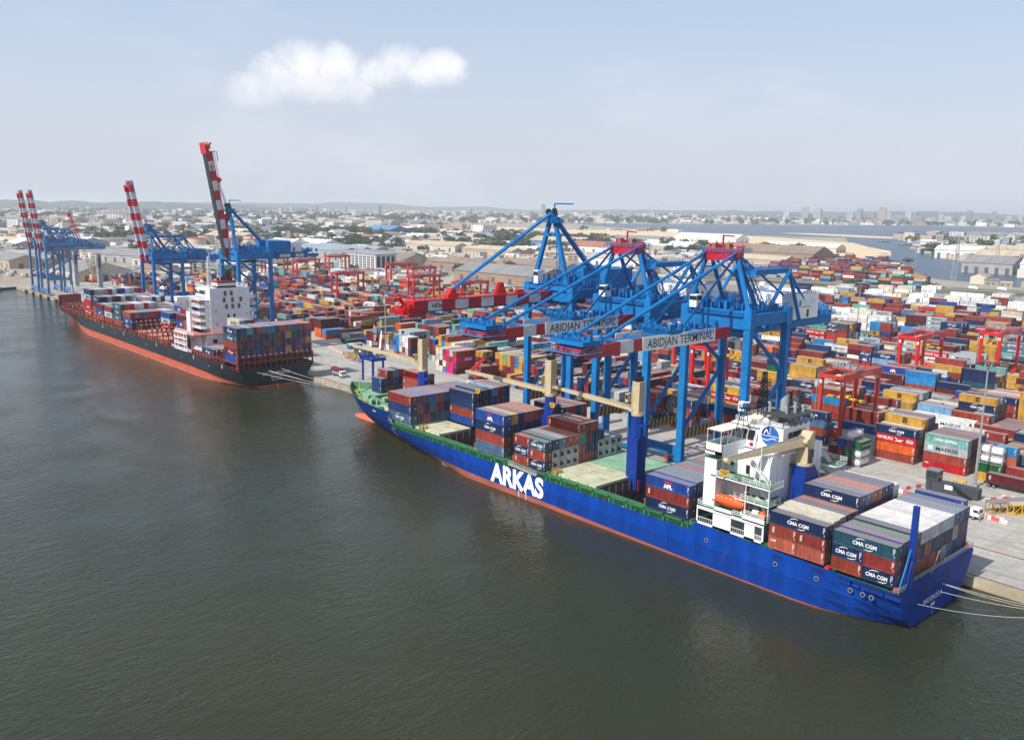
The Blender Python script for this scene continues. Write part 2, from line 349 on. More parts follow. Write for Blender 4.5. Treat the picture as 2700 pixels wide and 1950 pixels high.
def apron_mat():
    m = bpy.data.materials.new('concrete_apron'); m.use_nodes = True; t = m.node_tree; b = t.nodes['Principled BSDF']; b.inputs['Roughness'].default_value = .85
    tc = N(t, 'ShaderNodeTexCoord'); o = tc.outputs['Object']
    def nz(sc, det=5, ro=.6, stretch=None, dist=0):
        s = o
        if stretch: mp = N(t, 'ShaderNodeMapping'); mp.inputs['Scale'].default_value = stretch; t.links.new(o, mp.inputs[0]); s = mp.outputs[0]
        n = N(t, 'ShaderNodeTexNoise'); n.inputs['Scale'].default_value = sc; n.inputs['Detail'].default_value = det; n.inputs['Roughness'].default_value = ro; n.inputs['Distortion'].default_value = dist
        t.links.new(s, n.inputs['Vector']); return n.outputs['Fac']
    def mrng(v, a, b_, c, d):
        r = N(t, 'ShaderNodeMapRange'); r.inputs['From Min'].default_value = a; r.inputs['From Max'].default_value = b_; r.inputs['To Min'].default_value = c; r.inputs['To Max'].default_value = d
        t.links.new(v, r.inputs['Value']); return r.outputs[0]
    def mix(f, a, b_, bt='MIX'):
        x = N(t, 'ShaderNodeMix', data_type='RGBA', blend_type=bt)
        if isinstance(f, float): x.inputs[0].default_value = f
        else: t.links.new(f, x.inputs[0])
        for v, i in ((a, 6), (b_, 7)):
            if isinstance(v, tuple): x.inputs[i].default_value = v
            else: t.links.new(v, x.inputs[i])
        return x.outputs[2]
    c = mix(nz(.03, 6), (.40, .38, .35, 1), (.52, .49, .44, 1))
    c = mix(mrng(nz(.35, 8, .75), .42, .72, 0, .6), c, (.22, .21, .20, 1))
    c = mix(mrng(nz(.06, 5, .6, (.25, 1.6, 1)), .52, .72, 0, .5), c, (.19, .19, .19, 1))
    c = mix(mrng(nz(.5, 4, .6, (.08, 2.4, 1)), .54, .68, 0, .5), c, (.16, .16, .16, 1))
    br = N(t, 'ShaderNodeTexBrick', offset=0.0); br.inputs['Scale'].default_value = 1; br.inputs['Mortar Size'].default_value = .06; br.inputs['Brick Width'].default_value = 7.5; br.inputs['Row Height'].default_value = 7.5
    br.inputs['Color1'].default_value = (1, 1, 1, 1); br.inputs['Color2'].default_value = (.90, .90, .90, 1); br.inputs['Mortar'].default_value = (.6, .6, .6, 1); t.links.new(o, br.inputs['Vector'])
    c = mix(1.0, c, br.outputs['Color'], 'MULTIPLY')
    t.links.new(c, b.inputs['Base Color']); return m
APRON = apron_mat()
CITYGROUND = mat('city_ground', (.33, .30, .25), .9, var=.4, scale=.012)
SCRUB = mat('scrub', (.10, .12, .055), .9, var=.35, scale=.02)
SAND = mat('sand', (.66, .52, .33), .95, var=.14, scale=.02)
ASPHALT = mat('asphalt', (.10, .10, .10), .9, var=.2, scale=.2)
QUAYWALL = mat('quay_concrete', (.36, .31, .22), .85, var=.4, scale=.35, rust=.2, stretch=(.5, .5, 1))
DIRT = mat('bare_dirt', (.34, .28, .21), .95, var=.3, scale=.03)
def sheet(name, pts, z, m):
    b = MB(); b.poly([(x, y, z) for x, y in pts], 0); o = b.build(name, m); return struct(o)
QY = 184.8
land = [(400, QY), (-850, QY), (-838, 158), (-3000, -900), (-FAR * .9, -FAR * .55), (-FAR * .9, FAR * .9), (FAR * .9, FAR * .9), (FAR * .5, QY)]
sheet('ground', land, GZ - .02, CITYGROUND)
sheet('terminal_pavement', [(300, QY), (-850, QY), (-850, 240), (-905, 262), (-900, 330), (-835, 352), (-820, 380), (-730, 478), (-590, 462), (-506, 500), (-430, 625), (-440, 760), (-438, 852), (-262, 800), (300, 800)], GZ, APRON)
mb = MB()
mb.box(-850, 300, QY - .25, QY + .9, -3, GZ + .28, 0)                         # coping beam with its raised lip
mb.box(-850, 300, QY - .5, QY - .26, -3, .55, 0)
for k in range(92):
    x = -846 + k * 12.4
    mb.box(x, x + .5, QY - .62, QY - .26, -2, GZ - .1, 0)
struct(mb.build('quay_edge', QUAYWALL))
# painted lines and rails on the quay
WLINE = mat('white_line', (.72, .70, .66), .8, var=.2, scale=2, rust=.1); RLINE = mat('red_line', (.52, .20, .17), .8, var=.3, scale=2)
RAILM = mat('rail_slot', (.05, .05, .05), .6)
mb = MB()
for y in (186.8, 203.9): mb.box(-840, 300, y - .22, y + .22, GZ + .002, GZ + .012, 0)
struct(mb.build('crane_rails', RAILM))
mb = MB()
def line(x0, y0, x1, y1, w=.16, m=0, z=GZ + .008):
    d = unit(np.array((x1 - x0, y1 - y0, 0.0))); n = np.array((-d[1], d[0], 0)) * w / 2; a = np.array((x0, y0, z)); b_ = np.array((x1, y1, z))
    mb.poly([a - n, b_ - n, b_ + n, a + n], m)
for y, dash in ((203.0, 0), (208.5, 1), (212.3, 1), (216.1, 1), (219.9, 1), (225.5, 1), (232.0, 0)):
    if dash:
        for k in range(150): line(-830 + k * 6.6, y, -830 + k * 6.6 + 2.6, y)
    else: line(-835, y, 200, y, .2)
line(-835, 188.7, 200, 188.7, .16, 1); line(-835, 205.6, 200, 205.6, .12, 1)
for k in range(48): line(-300 + k * 9, 205.5, -300 + k * 9 + 3.2, 203.2, .12, 1)
struct(mb.build('painted_lane_lines', [WLINE, RLINE]))
# left end of the basin, lagoon, beach, islands
sheet('lagoon', [(-2934, 2973), (-2679, 3217), (-2445, 3798), (-2150, 4600), (-1400, 5200), (0, 5600), (500, 3000), (250, 1000), (-200, 905), (-361, 995), (-417, 1011), (-470, 1083), (-559, 1200), (-640, 1320), (-790, 1644), (-930, 1800), (-1205, 2300), (-1463, 2180), (-1978, 2377), (-2446, 2608)], GZ + .05, LAGOON)
sheet('beach', [(-2833, 2084), (-2055, 2082), (-1900, 2300), (-1640, 2250), (-1463, 2170), (-1200, 2060), (-1010, 1968), (-880, 1780), (-767, 1640), (-690, 1480), (-640, 1310), (-560, 1195), (-660, 1215), (-1010, 1540), (-1680, 1540), (-2300, 1800)], GZ + .10, SAND)
sheet('sand_bar', [(-1560, 2540), (-1420, 2480), (-1180, 2380), (-1060, 2390), (-1000, 2440), (-1120, 2520), (-1350, 2600), (-1500, 2620)], GZ + .12, SAND)
sheet('far_sand_bar', [(-1330, 3300), (-1210, 3130), (200, 3000), (300, 3500), (-900, 3620)], GZ + .12, SAND)
sheet('far_bank', [(-1230, 2650), (-1010, 2250), (-800, 1850), (-690, 1600), (-569, 1442), (-495, 1309), (-395, 1149), (-330, 1060), (250, 960), (450, 2900), (-700, 2950), (-1050, 2800)], GZ + .14, SCRUB)
sheet('bank_sand', [(-745, 1690), (-690, 1595), (-640, 1545), (-570, 1440), (-600, 1560), (-650, 1650)], GZ + .2, SAND)
sheet('road', [(-900, 690), (-640, 770), (-531, 838), (-420, 868), (-302, 925), (-100, 985), (100, 1030), (100, 1042), (-106, 998), (-308, 938), (-425, 881), (-536, 851), (-645, 784), (-905, 704)], GZ + .012, ASPHALT)
sheet('verge', [(-640, 740), (-531, 790), (-432, 800), (-290, 862), (60, 960), (60, 1012), (-302, 912), (-420, 856), (-531, 825), (-640, 760)], GZ + .006, SCRUB)
sheet('dirt_yard', [(-1250, 215), (-905, 190), (-850, 200), (-850, 238), (-910, 262), (-1000, 300), (-1250, 300)], GZ + .008, DIRT)
sheet('sand_field', [(-2100, 380), (-1720, 350), (-1540, 470), (-1600, 520), (-2000, 440)], GZ + .02, SAND)
sheet('sand_lot', [(-2350, 1560), (-1900, 1560), (-1650, 1330), (-1900, 1250), (-2300, 1400)], GZ + .02, SAND)
# low hills along the horizon
HILL = mat('hill_forest', (.055, .075, .04), .95, var=.4, scale=.004)
mb = MB()
def ridge(a0, a1, d, hmax, seed, depth=2200):
    rg = np.random.default_rng(seed); n = 60; hs = np.convolve(rg.random(n + 12), np.ones(9) / 9, 'valid')[:n]; hs = (hs - hs.min()) / (hs.max() - hs.min())
    rings = []
    for i in range(n):
        a = a0 + (a1 - a0) * i / (n - 1); env = math.sin(PI * i / (n - 1)) ** .6; hh = max(1.0, hmax * env * (.35 + .65 * hs[i])); dx, dy = math.sin(a), math.cos(a)
        rings.append([(dx * (d + w * depth), dy * (d + w * depth), GZ - .5 + hh * q) for w, q in ((-.5, 0), (-.3, .45), (-.12, .85), (0, 1), (.2, .8), (.5, 0))])
    mb.loft(rings, 0, caps=False)
ridge(-1.62, -1.05, 8600, 88, 1); ridge(-1.30, -.80, 12500, 95, 2); ridge(-.85, -.15, 11800, 84, 3); ridge(-.62, -.38, 9200, 46, 5)
struct(mb.build('hills', HILL, smooth=True))
# ================================================================ CONTAINERS
COLS = {  # name: base colour
 'navy': (.010, .026, .088), 'dark blue': (.014, .040, .125), 'royal blue': (.015, .060, .27), 'sky blue': (.02, .20, .46), 'steel blue': (.07, .13, .23), 'teal blue': (.02, .075, .115),
 'rust red': (.28, .050, .030), 'brick red': (.235, .033, .027), 'maroon': (.105, .016, .022), 'bright red': (.46, .014, .016), 'salmon': (.40, .10, .065), 'brown': (.15, .055, .035),
 'orange': (.66, .12, .018), 'ochre': (.50, .28, .045), 'grey': (.33, .36, .38), 'pale grey': (.48, .50, .51), 'white': (.72, .73, .72), 'cream': (.62, .58, .47),
 'green': (.010, .115, .035), 'mint': (.09, .36, .27), 'pale teal': (.15, .32, .30), 'dark green': (.012, .055, .035), 'magenta': (.62, .014, .21), 'purple': (.10, .07, .19), 'light blue': (.16, .30, .46)}
LONG, SHORT = 12.19, 6.06
CW = 2.44
def corrugated(L, h):
    """one box with posts, rails, corner castings and ribbed sides, ends and roof"""
    b = MB(); hw = CW / 2; hl = L / 2; p = .15
    for sx in (-1, 1):
        for sy in (-1, 1):
            x0, x1 = sorted((sx * hl, sx * (hl - p))); y0, y1 = sorted((sy * hw, sy * (hw - p))); b.box(x0, x1, y0, y1, .0, h)
    for sy in (-1, 1):
        y0, y1 = sorted((sy * hw, sy * (hw - .09)))
        b.box(-hl + p, hl - p, y0, y1, h - .13, h - .01); b.box(-hl + p, hl - p, y0, y1, .02, .19)
        n = int((L - .3) / .46); dx = (L - .3) / n; pts = []
        for i in range(n):
            x = -hl + p + i * dx
            pts += [(x, .10), (x + dx * .34, .10), (x + dx * .5, .025), (x + dx * .84, .025)]
        pts.append((hl - p, .10))
        v = [(x, sy * (hw - d), z) for x, d in pts for z in (.19, h - .13)]
        b.add(v, [(2 * i, 2 * i + 2, 2 * i + 3, 2 * i + 1) if sy < 0 else (2 * i + 1, 2 * i + 3, 2 * i + 2, 2 * i) for i in range(len(pts) - 1)])
    for sx in (-1, 1):
        x0, x1 = sorted((sx * hl, sx * (hl - .09))); b.box(x0, x1, -hw + p, hw - p, h - .13, h - .01); b.box(x0, x1, -hw + p, hw - p, .02, .19)
    b.poly([(-hl + .05, -hw + p, .19), (-hl + .05, -hw + p, h - .13), (-hl + .05, hw - p, h - .13), (-hl + .05, hw - p, .19)])
    b.poly([(hl - .06, -hw + p, .19), (hl - .06, hw - p, .19), (hl - .06, hw - p, h - .13), (hl - .06, -hw + p, h - .13)])
    n = int(L / .9); dx = (L - .2) / n; pts = []
    for i in range(n):
        x = -hl + .1 + i * dx; pts += [(x, .05), (x + dx * .4, .05), (x + dx * .5, .015), (x + dx * .9, .015)]
    pts.append((hl - .1, .05)); v = [(x, y, h - d) for x, d in pts for y in (-hw + .09, hw - .09)]
    b.add(v, [(2 * i, 2 * i + 2, 2 * i + 3, 2 * i + 1) for i in range(len(pts) - 1)])
    b.poly([(-hl, -hw, .02), (-hl, hw, .02), (hl, hw, .02), (hl, -hw, .02)])
    return b.mesh('shipping_container', PAINT)
def door_mesh(L, h):
    b = MB(); x = L / 2 - .055
    for s in (-1, 1):
        y0, y1 = sorted((s * .02, s * 1.06)); b.box(x, x + .035, y0, y1, .22, h - .15, 0)
        for q in (.30, .78): b.bar((x + .06, s * q, .2), (x + .06, s * q, h - .12), .045, .045, 1); b.box(x + .05, x + .08, s * q - .16, s * q + .05, 1.05, 1.12, 1)
    b.box(x + .035, x + .04, .35, .75, h * .6, h * .72, 2)
    return b.mesh('door', [PAINT, STEEL, PRINT_W])
def reefer_mesh(L, h):
    b = MB(); x = L / 2 - .055
    b.box(x, x + .04, -1.06, 1.06, .2, h - .15, 0)
    b.box(x + .041, x + .05, -.75, .75, .75, 1.55, 1); b.box(x + .03, x + .12, -.85, -.2, 1.62, 2.0, 2); b.box(x + .041, x + .06, .25, .7, 1.75, 2.1, 1); b.box(x + .05, x + .1, -.3, .5, .95, 1.3, 2)
    return b.mesh('refrigeration_unit', [WHITE, BLACK, GREYP])
BODY = {}; DOOR = {}; REEF = {}
def body(L, h):
    k = (L, h)
    if k not in BODY: BODY[k] = corrugated(L, h); DOOR[k] = door_mesh(L, h); REEF[k] = reefer_mesh(L, h)
    return BODY[k]
def star(mb, cx, cz, r, org, u, w, m):
    pts = []
    for i in range(14):
        a = PI / 2 + i * PI / 7; rr = r if i % 2 == 0 else r * .42; pts.append((cx + rr * math.cos(a), cz + rr * math.sin(a)))
    org = np.array(org, float); P = [org + np.array(u) * cx + np.array(w) * cz] + [org + a * np.array(u, float) + b_ * np.array(w, float) for a, b_ in pts]
    mb.add(P, [(0, 1 + i, 1 + (i + 1) % 14) for i in range(14)], m)
def lettering(brand, L, h):
    """flat print for a long side, on the plane y=-CW/2, x to the right; returns MB with PRINTS indices"""
    b = MB(); u = (1, 0, 0); w = (0, 0, 1); o = lambda x, z: (x, -CW / 2 - .012, z); big = L > 8
    def code(m=0):
        for k, (dx, z0, z1) in enumerate(((-.62, h * .38, h * .86), (-.40, h * .55, h * .88))): b.poly([(L / 2 + dx, -CW / 2 - .012, z0), (L / 2 + dx + .09, -CW / 2 - .012, z0), (L / 2 + dx + .09, -CW / 2 - .012, z1), (L / 2 + dx, -CW / 2 - .012, z1)], m)
        b.poly([(L / 2 - .42, -CW / 2 - .012, h * .22), (L / 2 - .28, -CW / 2 - .012, h * .22), (L / 2 - .28, -CW / 2 - .012, h * .30), (L / 2 - .42, -CW / 2 - .012, h * .30)], m)
    if brand == 'CMA CGM':
        put_text(b, 'CMA CGM', o(.1 if big else -.25, h * .37), u, w, .72, 4.6 if big else 4.1, .03, 0)
        arc_strip(b, -.45, h * .70, 1.2, .48, PI * .95, PI * .34, .15, o(0, 0), u, w, 0); arc_strip(b, .6, h * .33, 1.15, .42, PI * 1.95, PI * 1.34, .15, o(0, 0), u, w, 0); code()
    elif brand == 'MAERSK':
        s = 1.0 if big else .62
        x0 = -L / 2 + (1.0 if big else .4)
        put_shape(b, [(x0, h * .5 - .82 * s), (x0 + 1.64 * s, h * .5 - .82 * s), (x0 + 1.64 * s, h * .5 + .82 * s), (x0, h * .5 + .82 * s)], o(0, 0), u, w, 3)
        bb = MB(); star(b, x0 + .82 * s, h * .5, .62 * s, (0, -CW / 2 - .02, 0), u, w, 0)
        put_text(b, 'MAERSK', o(x0 + (5.6 if big else 3.1), h * .5 - .52 * s), u, w, 1.08 * s, 6.5 if big else 3.8, .012, 1)
    elif brand == 'MSC': put_text(b, 'm', o(0, h * .50), u, w, .95, 1.45, .05, 1); put_text(b, 'sc', o(0, h * .22), u, w, .62, 1.45, .04, 1); code(1)
    elif brand == 'HAMBURG':
        put_text(b, 'HAMBURG', o(-3.2, h * .38), u, w, .95, 4.9, .015, 0); put_text(b, 'SÜD', o(4.35, h * .36), u, w, 1.2, 2.1, .015, 0)
        put_shape(b, [(-.5, h * .80), (.2, h * .62), (.9, h * .40), (2.2, h * .22), (1.0, h * .52), (.3, h * .70)], o(0, 0), u, w, 0); put_shape(b, [(-.4, h * .26), (.7, h * .46), (1.9, h * .60), (2.6, h * .58), (1.2, h * .40)], (0, -CW / 2 - .016, 0), u, w, 0)
    elif brand == 'ONE': put_text(b, 'ONE', o(.7, h * .30), u, w, 1.15, 4.1, .05, 0)
    elif brand == 'APL':
        put_text(b, 'APL', o(.1 if big else 0, h * .22), u, w, .95, 2.5, .07, 0)
        for k in range(3): put_shape(b, [(-1.2 + k * .15, h * .82 - k * .12), (1.35 - k * .12, h * .82 - k * .12), (1.1 - k * .2, h * .76 - k * .12), (-.9 + k * .2, h * .76 - k * .12)], o(0, 0), u, w, 2)
        code()
    elif brand == 'UASC':
        for c, x in zip('UASC', (-.30, -.09, .11, .32)): put_text(b, c, o(x * L, h * .36), u, w, .72, .8, .03, 0)
        put_shape(b, [(L * .44, h * .3), (L * .47, h * .3), (L * .47, h * .75), (L * .44, h * .75)], o(0, 0), u, w, 0)
    elif brand == 'HAPAG': put_text(b, 'Hapag-Lloyd', o(1.0 if big else .4, h * .36), u, w, .72, 6.0 if big else 3.4, .02, 5); put_shape(b, [(-L * .34, h * .32), (-L * .26, h * .32), (-L * .22, h * .68), (-L * .30, h * .68)], o(0, 0), u, w, 5)
    elif brand == 'CHINA': put_text(b, 'CHINA SHIPPING', o(-.2 if big else 0, h * .38), u, w, .82, L * .54, .02, 0); code()
    elif brand == 'SAFMARINE': put_text(b, 'Safmarine', o(.4, h * .36), u, w, .9, L * .5, .01, 0, slant=.2)
    elif brand == 'TEX':
        put_text(b, 'TEX', (-L / 2 + .75, -CW / 2 - .012, h * .55), (0, 0, -1), (1, 0, 0), .42, 1.35, .03, 0); code()
    elif brand == 'CAI': put_text(b, 'CAI', o(-L / 2 + 1.1, h * .62), u, w, .42, 1.1, .04, 0); code()
    elif brand == 'KLINE': put_text(b, 'K LINE', o(0, h * .4), u, w, .8, 4.2, .04, 0)
    elif brand == 'code': code()
    elif brand == 'coded': code(1)
    return b
LETTER = {}
def letter_mesh(brand, L, h):
    k = (brand, L, h)
    if k not in LETTER:
        b = lettering(brand, L, h); LETTER[k] = b.mesh('lettering', PRINTS) if b.f else None
    return LETTER[k]
BOXES = []          # every container of the scene: chosen below
def put(x, y, z, L, h, rot, colour, brand, where, group, reefer=False, k=1.0):
    """x, y is the centre; rot 0 = long axis along the quay, 1 = long axis inland"""
    BOXES.append(dict(x=x, y=y, z=z, L=L, h=h, rot=rot, c=colour, b=brand, where=where, g=group, reefer=reefer, k=k))
BRAND_OF = {'navy': ['CMA CGM', 'CMA CGM', 'code', None], 'dark blue': ['CMA CGM', 'code', None], 'royal blue': ['APL', 'code', None], 'teal blue': ['CMA CGM', 'code'], 'grey': ['MAERSK', 'MAERSK', None], 'pale grey': ['MAERSK', None, 'MAERSK'],
            'white': ['MAERSK', None, None], 'ochre': ['MSC', 'MSC', None], 'orange': ['HAPAG', None], 'green': ['UASC', 'code'], 'mint': ['code', None], 'pale teal': ['CHINA', None], 'rust red': ['TEX', 'code', 'code', None], 'brick red': ['code', 'TEX', None],
            'maroon': ['code', None, 'code'], 'bright red': ['KLINE', 'code', 'HAMBURG'], 'sky blue': ['code', None], 'salmon': ['code', 'CAI'], 'magenta': ['ONE'], 'steel blue': ['SAFMARINE', 'code'], 'cream': [None], 'brown': ['code'], 'purple': ['code'], 'dark green': [None], 'light blue': [None, 'MAERSK']}
MIX_SHIP = ['navy'] * 5 + ['dark blue'] * 4 + ['rust red'] * 5 + ['brick red'] * 3 + ['teal blue'] * 2 + ['royal blue'] * 2 + ['steel blue'] * 2 + ['salmon', 'maroon', 'grey', 'brown', 'purple', 'sky blue']
MIX_YARD = ['maroon'] * 7 + ['brick red'] * 11 + ['rust red'] * 8 + ['navy'] * 9 + ['dark blue'] * 3 + ['ochre'] * 6 + ['grey'] * 4 + ['pale grey'] * 2 + ['white'] * 2 + ['orange'] * 2 + ['royal blue'] * 3 + ['sky blue'] * 2 + ['green', 'mint', 'pale teal', 'salmon', 'bright red', 'bright red', 'light blue', 'steel blue', 'cream', 'teal blue']
def pick(mix):
    c = random.choice(mix); return c, random.choice(BRAND_OF.get(c, [None]))
# ================================================================ BLUE SHIP
YC = 167.0; HB = 16.7
SH = thing('container_ship', 'blue container ship with large white ARKAS lettering on its side', 'ship', (-170, YC, 0), group=None)
SO = (-170, YC, 0)
def P(b, name, mats, parent=None, smooth=False): return b.build(name, mats, parent or SH, SO, smooth)
def deck_hb(x):
    t = max(0.0, (-222 - x) / 53.0); return HB * max(0.0, 1 - t ** 2.5)
def wl_hb(x):
    t = max(0.0, (-186 - x) / 73.0); f = HB * max(0.0, 1 - t ** 1.1)
    if x > -82: f *= 1 - .42 * ((x + 82) / 19.0) ** 1.7
    return f
def deck_z(x):
    if x < -226: return 11.8
    if x < -222: return 7.1 + (-222 - x) / 4 * 4.7
    if x < -109.5: return 7.1
    if x < -108: return 7.1 + (x + 109.5) / 1.5 * 2.2
    return 9.3 - (x + 108) / 45 * .9
def boot_z(x): return max(.3, .8 + (-133 - x) / 50 * .9) if x > -185 else 1.75
def keel(x): return -2.0 if x > -257 else -2.0 + (-257 - x) / 18 * 11.5
def hull_hb(x, z):
    dz = deck_z(x); w = wl_hb(x); d = deck_hb(x); k = max(0, keel(x))
    if z <= 0: return w * (1 + .04 * z)
    s = max(0, min(1, (z - k) / (dz - k))); e = .55 if x > -180 else .6
    return w + (d - w) * s ** e
XS = [-63, -65, -68, -72, -78, -84, -92, -100, -107.9, -109.4, -120, -133, -146, -160, -172, -183, -188, -194, -200, -206, -212, -217, -221.9, -226.1, -232, -238, -244, -250, -255, -259, -263, -266.5, -269.5, -272, -274, -275]
def rings(side):
    out = []
    for x in XS:
        dz = deck_z(x); bz = boot_z(x)
        zs = [-2.0, 0.0, bz, bz + (dz - bz) * .25, bz + (dz - bz) * .5, bz + (dz - bz) * .75, dz]
        out.append([(x, YC + side * hull_hb(x, max(z, keel(x))), max(z, keel(x))) for z in zs])
    return out
b = MB()
for side in (-1, 1):
    R = rings(side)
    for i in range(len(R) - 1):
        for j in range(6):
            q = [R[i][j], R[i + 1][j], R[i + 1][j + 1], R[i][j + 1]]
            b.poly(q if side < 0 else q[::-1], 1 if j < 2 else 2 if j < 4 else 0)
# transom
L0, R0 = rings(-1)[0], rings(1)[0]
for j in range(6): b.poly([L0[j], R0[j], R0[j + 1], L0[j + 1]], 1 if j < 1 else 0)
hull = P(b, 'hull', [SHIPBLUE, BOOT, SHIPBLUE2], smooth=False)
# recessed ports, fairleads and scuffs on the near side of the stern
b = MB(); yn = YC - HB - .02
for x, w in ((-88.6, 2.0), (-80.2, 2.6), (-74.6, 2.9), (-72.2, 1.9), (-69.8, 4.0), (-65.6, 3.0)):
    b = MB(); b.box(x, x + w, yn - .03, yn, 7.0, 8.0, 0); b.box(x + .12, x + w - .12, yn - .06, yn - .03, 7.1, 7.6, 1); b.box(x, x + w, yn - .07, yn - .03, 7.72, 8.0, 2); P(b, 'mooring_port', [MASTBLUE, SHIPBLUE2, BLACK])  # dark plate and black top strip paint the shadow inside each port
for x in (-87.9, -78.9, -72.0, -69.6, -67.9, -110.6 + 6):
    b = MB(); b.tube((x, yn - .04, 6.15), (x, yn - .10, 6.15), .48, 10, 0); b.tube((x, yn - .10, 6.15), (x, yn - .12, 6.15), .36, 10, 1); P(b, 'fairlead', [GREYP, BLACK])
xt = -62.98
for y, z, s in ((159, 5.3, .8), (161.5, 6.0, .8), (165, 6.4, 1.0), (169, 6.6, .8), (171.3, 6.9, 1.1), (178, 7.0, 1.0)): b = MB(); b.box(xt, xt + .04, y, y + s, z, z + 1.1, 0); P(b, 'stern_window', [BLACK])
for y, z in ((159.4, 4.2), (161.9, 4.9), (165.3, 5.3), (167.8, 5.6), (171.8, 5.8)): b = MB(); b.tube((xt, y, z), (xt + .05, y, z), .35, 8, 0); P(b, 'fairlead', [BLACK])
b = MB()
put_text(b, 'ARKAS', (-165.6, YC - HB - .03, 2.05), (1, 0, 0), (0, 0, 1), 5.25, 21.0, .045, 0, res=6); P(b, 'hull_lettering', PRINTS); b = MB()
put_text(b, 'MAXIMOS A', (-62.94, 165.4, 3.0), (0, 1, 0), (0, 0, 1), 1.05, 8.4, .02, 0)
P(b, 'hull_lettering', PRINTS); b = MB(); b.box(-62.96, -62.93, 164.8, 166.5, 1.75, 2.4, 0); P(b, 'port_name', PRINT_W)
b = MB()
for k in range(6): b.box(-62.96, -62.93, 165.55, 165.75, -.9 + k * .42, -.7 + k * .42, 0)
o = P(b, 'draught_mark', PRINT_W); o['kind'] = 'stuff'; b = MB()
for x in (-164.6, -161.8): b.box(x, x + .22, YC - HB - .04, YC - HB - .02, .1, 2.0, 0)
for k in range(7): b.box(-229.5 - k * .05, -229.3 - k * .05, YC - hull_hb(-229, 2 + k * .5) - .06, YC - hull_hb(-229, 2 + k * .5) - .02, 2 + k * .5, 2.25 + k * .5, 0)
o = P(b, 'draught_mark', PRINT_W); o['kind'] = 'stuff'
# decks
b = MB()
def strip(xs, z, y0=None, y1=None, m=0):
    for a, c in zip(xs[:-1], xs[1:]):
        ha, hc = hull_hb(a, z) - .15, hull_hb(c, z) - .15
        b.poly([(a, YC - ha, z), (a, YC + ha, z), (c, YC + hc, z), (c, YC - hc, z)][::-1], m)
strip([-63, -107.9], 8.0, m=0)
strip([-226, -232, -238, -244, -250, -255, -259, -263, -266.5, -269.5, -272, -274], 9.6)
def side_deck(xa, xb, inner, z=6.0):
    n = max(1, int(abs(xb - xa) / 4))
    for k in range(n):
        a, c = xa + (xb - xa) * k / n, xa + (xb - xa) * (k + 1) / n
        for s in (-1, 1): ya, yc_ = YC + s * (hull_hb(a, z) - .1), YC + s * (hull_hb(c, z) - .1); yi = YC + s * inner; b.poly([(a, ya, z), (a, yi, z), (c, yi, z), (c, yc_, z)][::(1 if s > 0 else -1)], 0)
for x0, x1 in ((-226, -201.4), (-184.6, -137.6), (-122.8, -107.9)): side_deck(x0, x1, 0)
for x0, x1 in ((-201.4, -184.6), (-137.6, -122.8)): side_deck(x0, x1, HB - 2.3)
P(b, 'deck', GREEN)
# open holds
for x0, x1 in ((-201.4, -184.6), (-137.6, -122.8)):
    b = MB(); y0, y1 = YC - HB + 2.3, YC + HB - 2.3
    b.add([(x0, y0, 0), (x1, y0, 0), (x1, y1, 0), (x0, y1, 0), (x0, y0, 8.6), (x1, y0, 8.6), (x1, y1, 8.6), (x0, y1, 8.6)], [(0, 1, 2, 3), (0, 4, 5, 1), (1, 5, 6, 2), (2, 6, 7, 3), (3, 7, 4, 0)], 0)
    for k in range(12):
        y = y0 + .6 + k * 2.48; b.box(x0, x0 + .25, y, y + .25, 0, 8.5, 1); b.box(x1 - .25, x1, y, y + .25, 0, 8.5, 1)
    b.box(x0, x0 + .2, y0, y1, 4.2, 4.6, 1)
    P(b, 'cargo_hold', [RUSTWALL, mat('hold_frame', (.16, .09, .06), .8, rust=.3)])
# coamings and lashing stanchions on both sides
b = MB()
for s in (-1, 1):
    ye = YC + s * (HB - .25); yi = YC + s * (HB - 2.2)
    y0, y1 = sorted((yi, yi + s * .25)); b.box(-226, -108.5, y0, y1, 6.02, 8.55, 0)
    y0, y1 = sorted((yi, ye)); b.box(-226, -108.5, y0, y1, 8.25, 8.5, 0)
P(b, 'hatch_coaming', GREEN)
b = MB()
for s in (-1, 1):
    ye = YC + s * (HB - .55)
    for k in range(22):
        x = -225 + k * 5.4
        if x > -109: break
        ye = YC + s * min(HB - .55, hull_hb(x, 6.0) - .45)
        b.box(x, x + .55, ye - .3, ye + .3, 6.0, 8.5, 0); b.box(x + 1.5, x + 1.8, ye - .2, ye + .2, 6.0, 8.5, 0)
        b.bar((x + .5, ye, 8.4), (x + 2.6, ye, 6.1), .14, .14, 0)
    b.rail([(-224.5, ye + .05 * s, 6.9), (-109, ye + .05 * s, 6.9)], 1.0, .07, 1.8, 0, 3)
for k in range(26):
    x = -222 + k * 4.4 + random.uniform(-.8, .8); y = YC - HB + random.uniform(.9, 1.7)
    if -190 < x < -110: b.box(x, x + random.uniform(.3, 1.0), y, y + .5, 6.0, 6.5 + random.uniform(0, .8), random.choice((0, 0, 1, 2)))
o = P(b, 'lashing_stanchion', [GREEN, YELLOW, OXIDE]); o['kind'] = 'stuff'
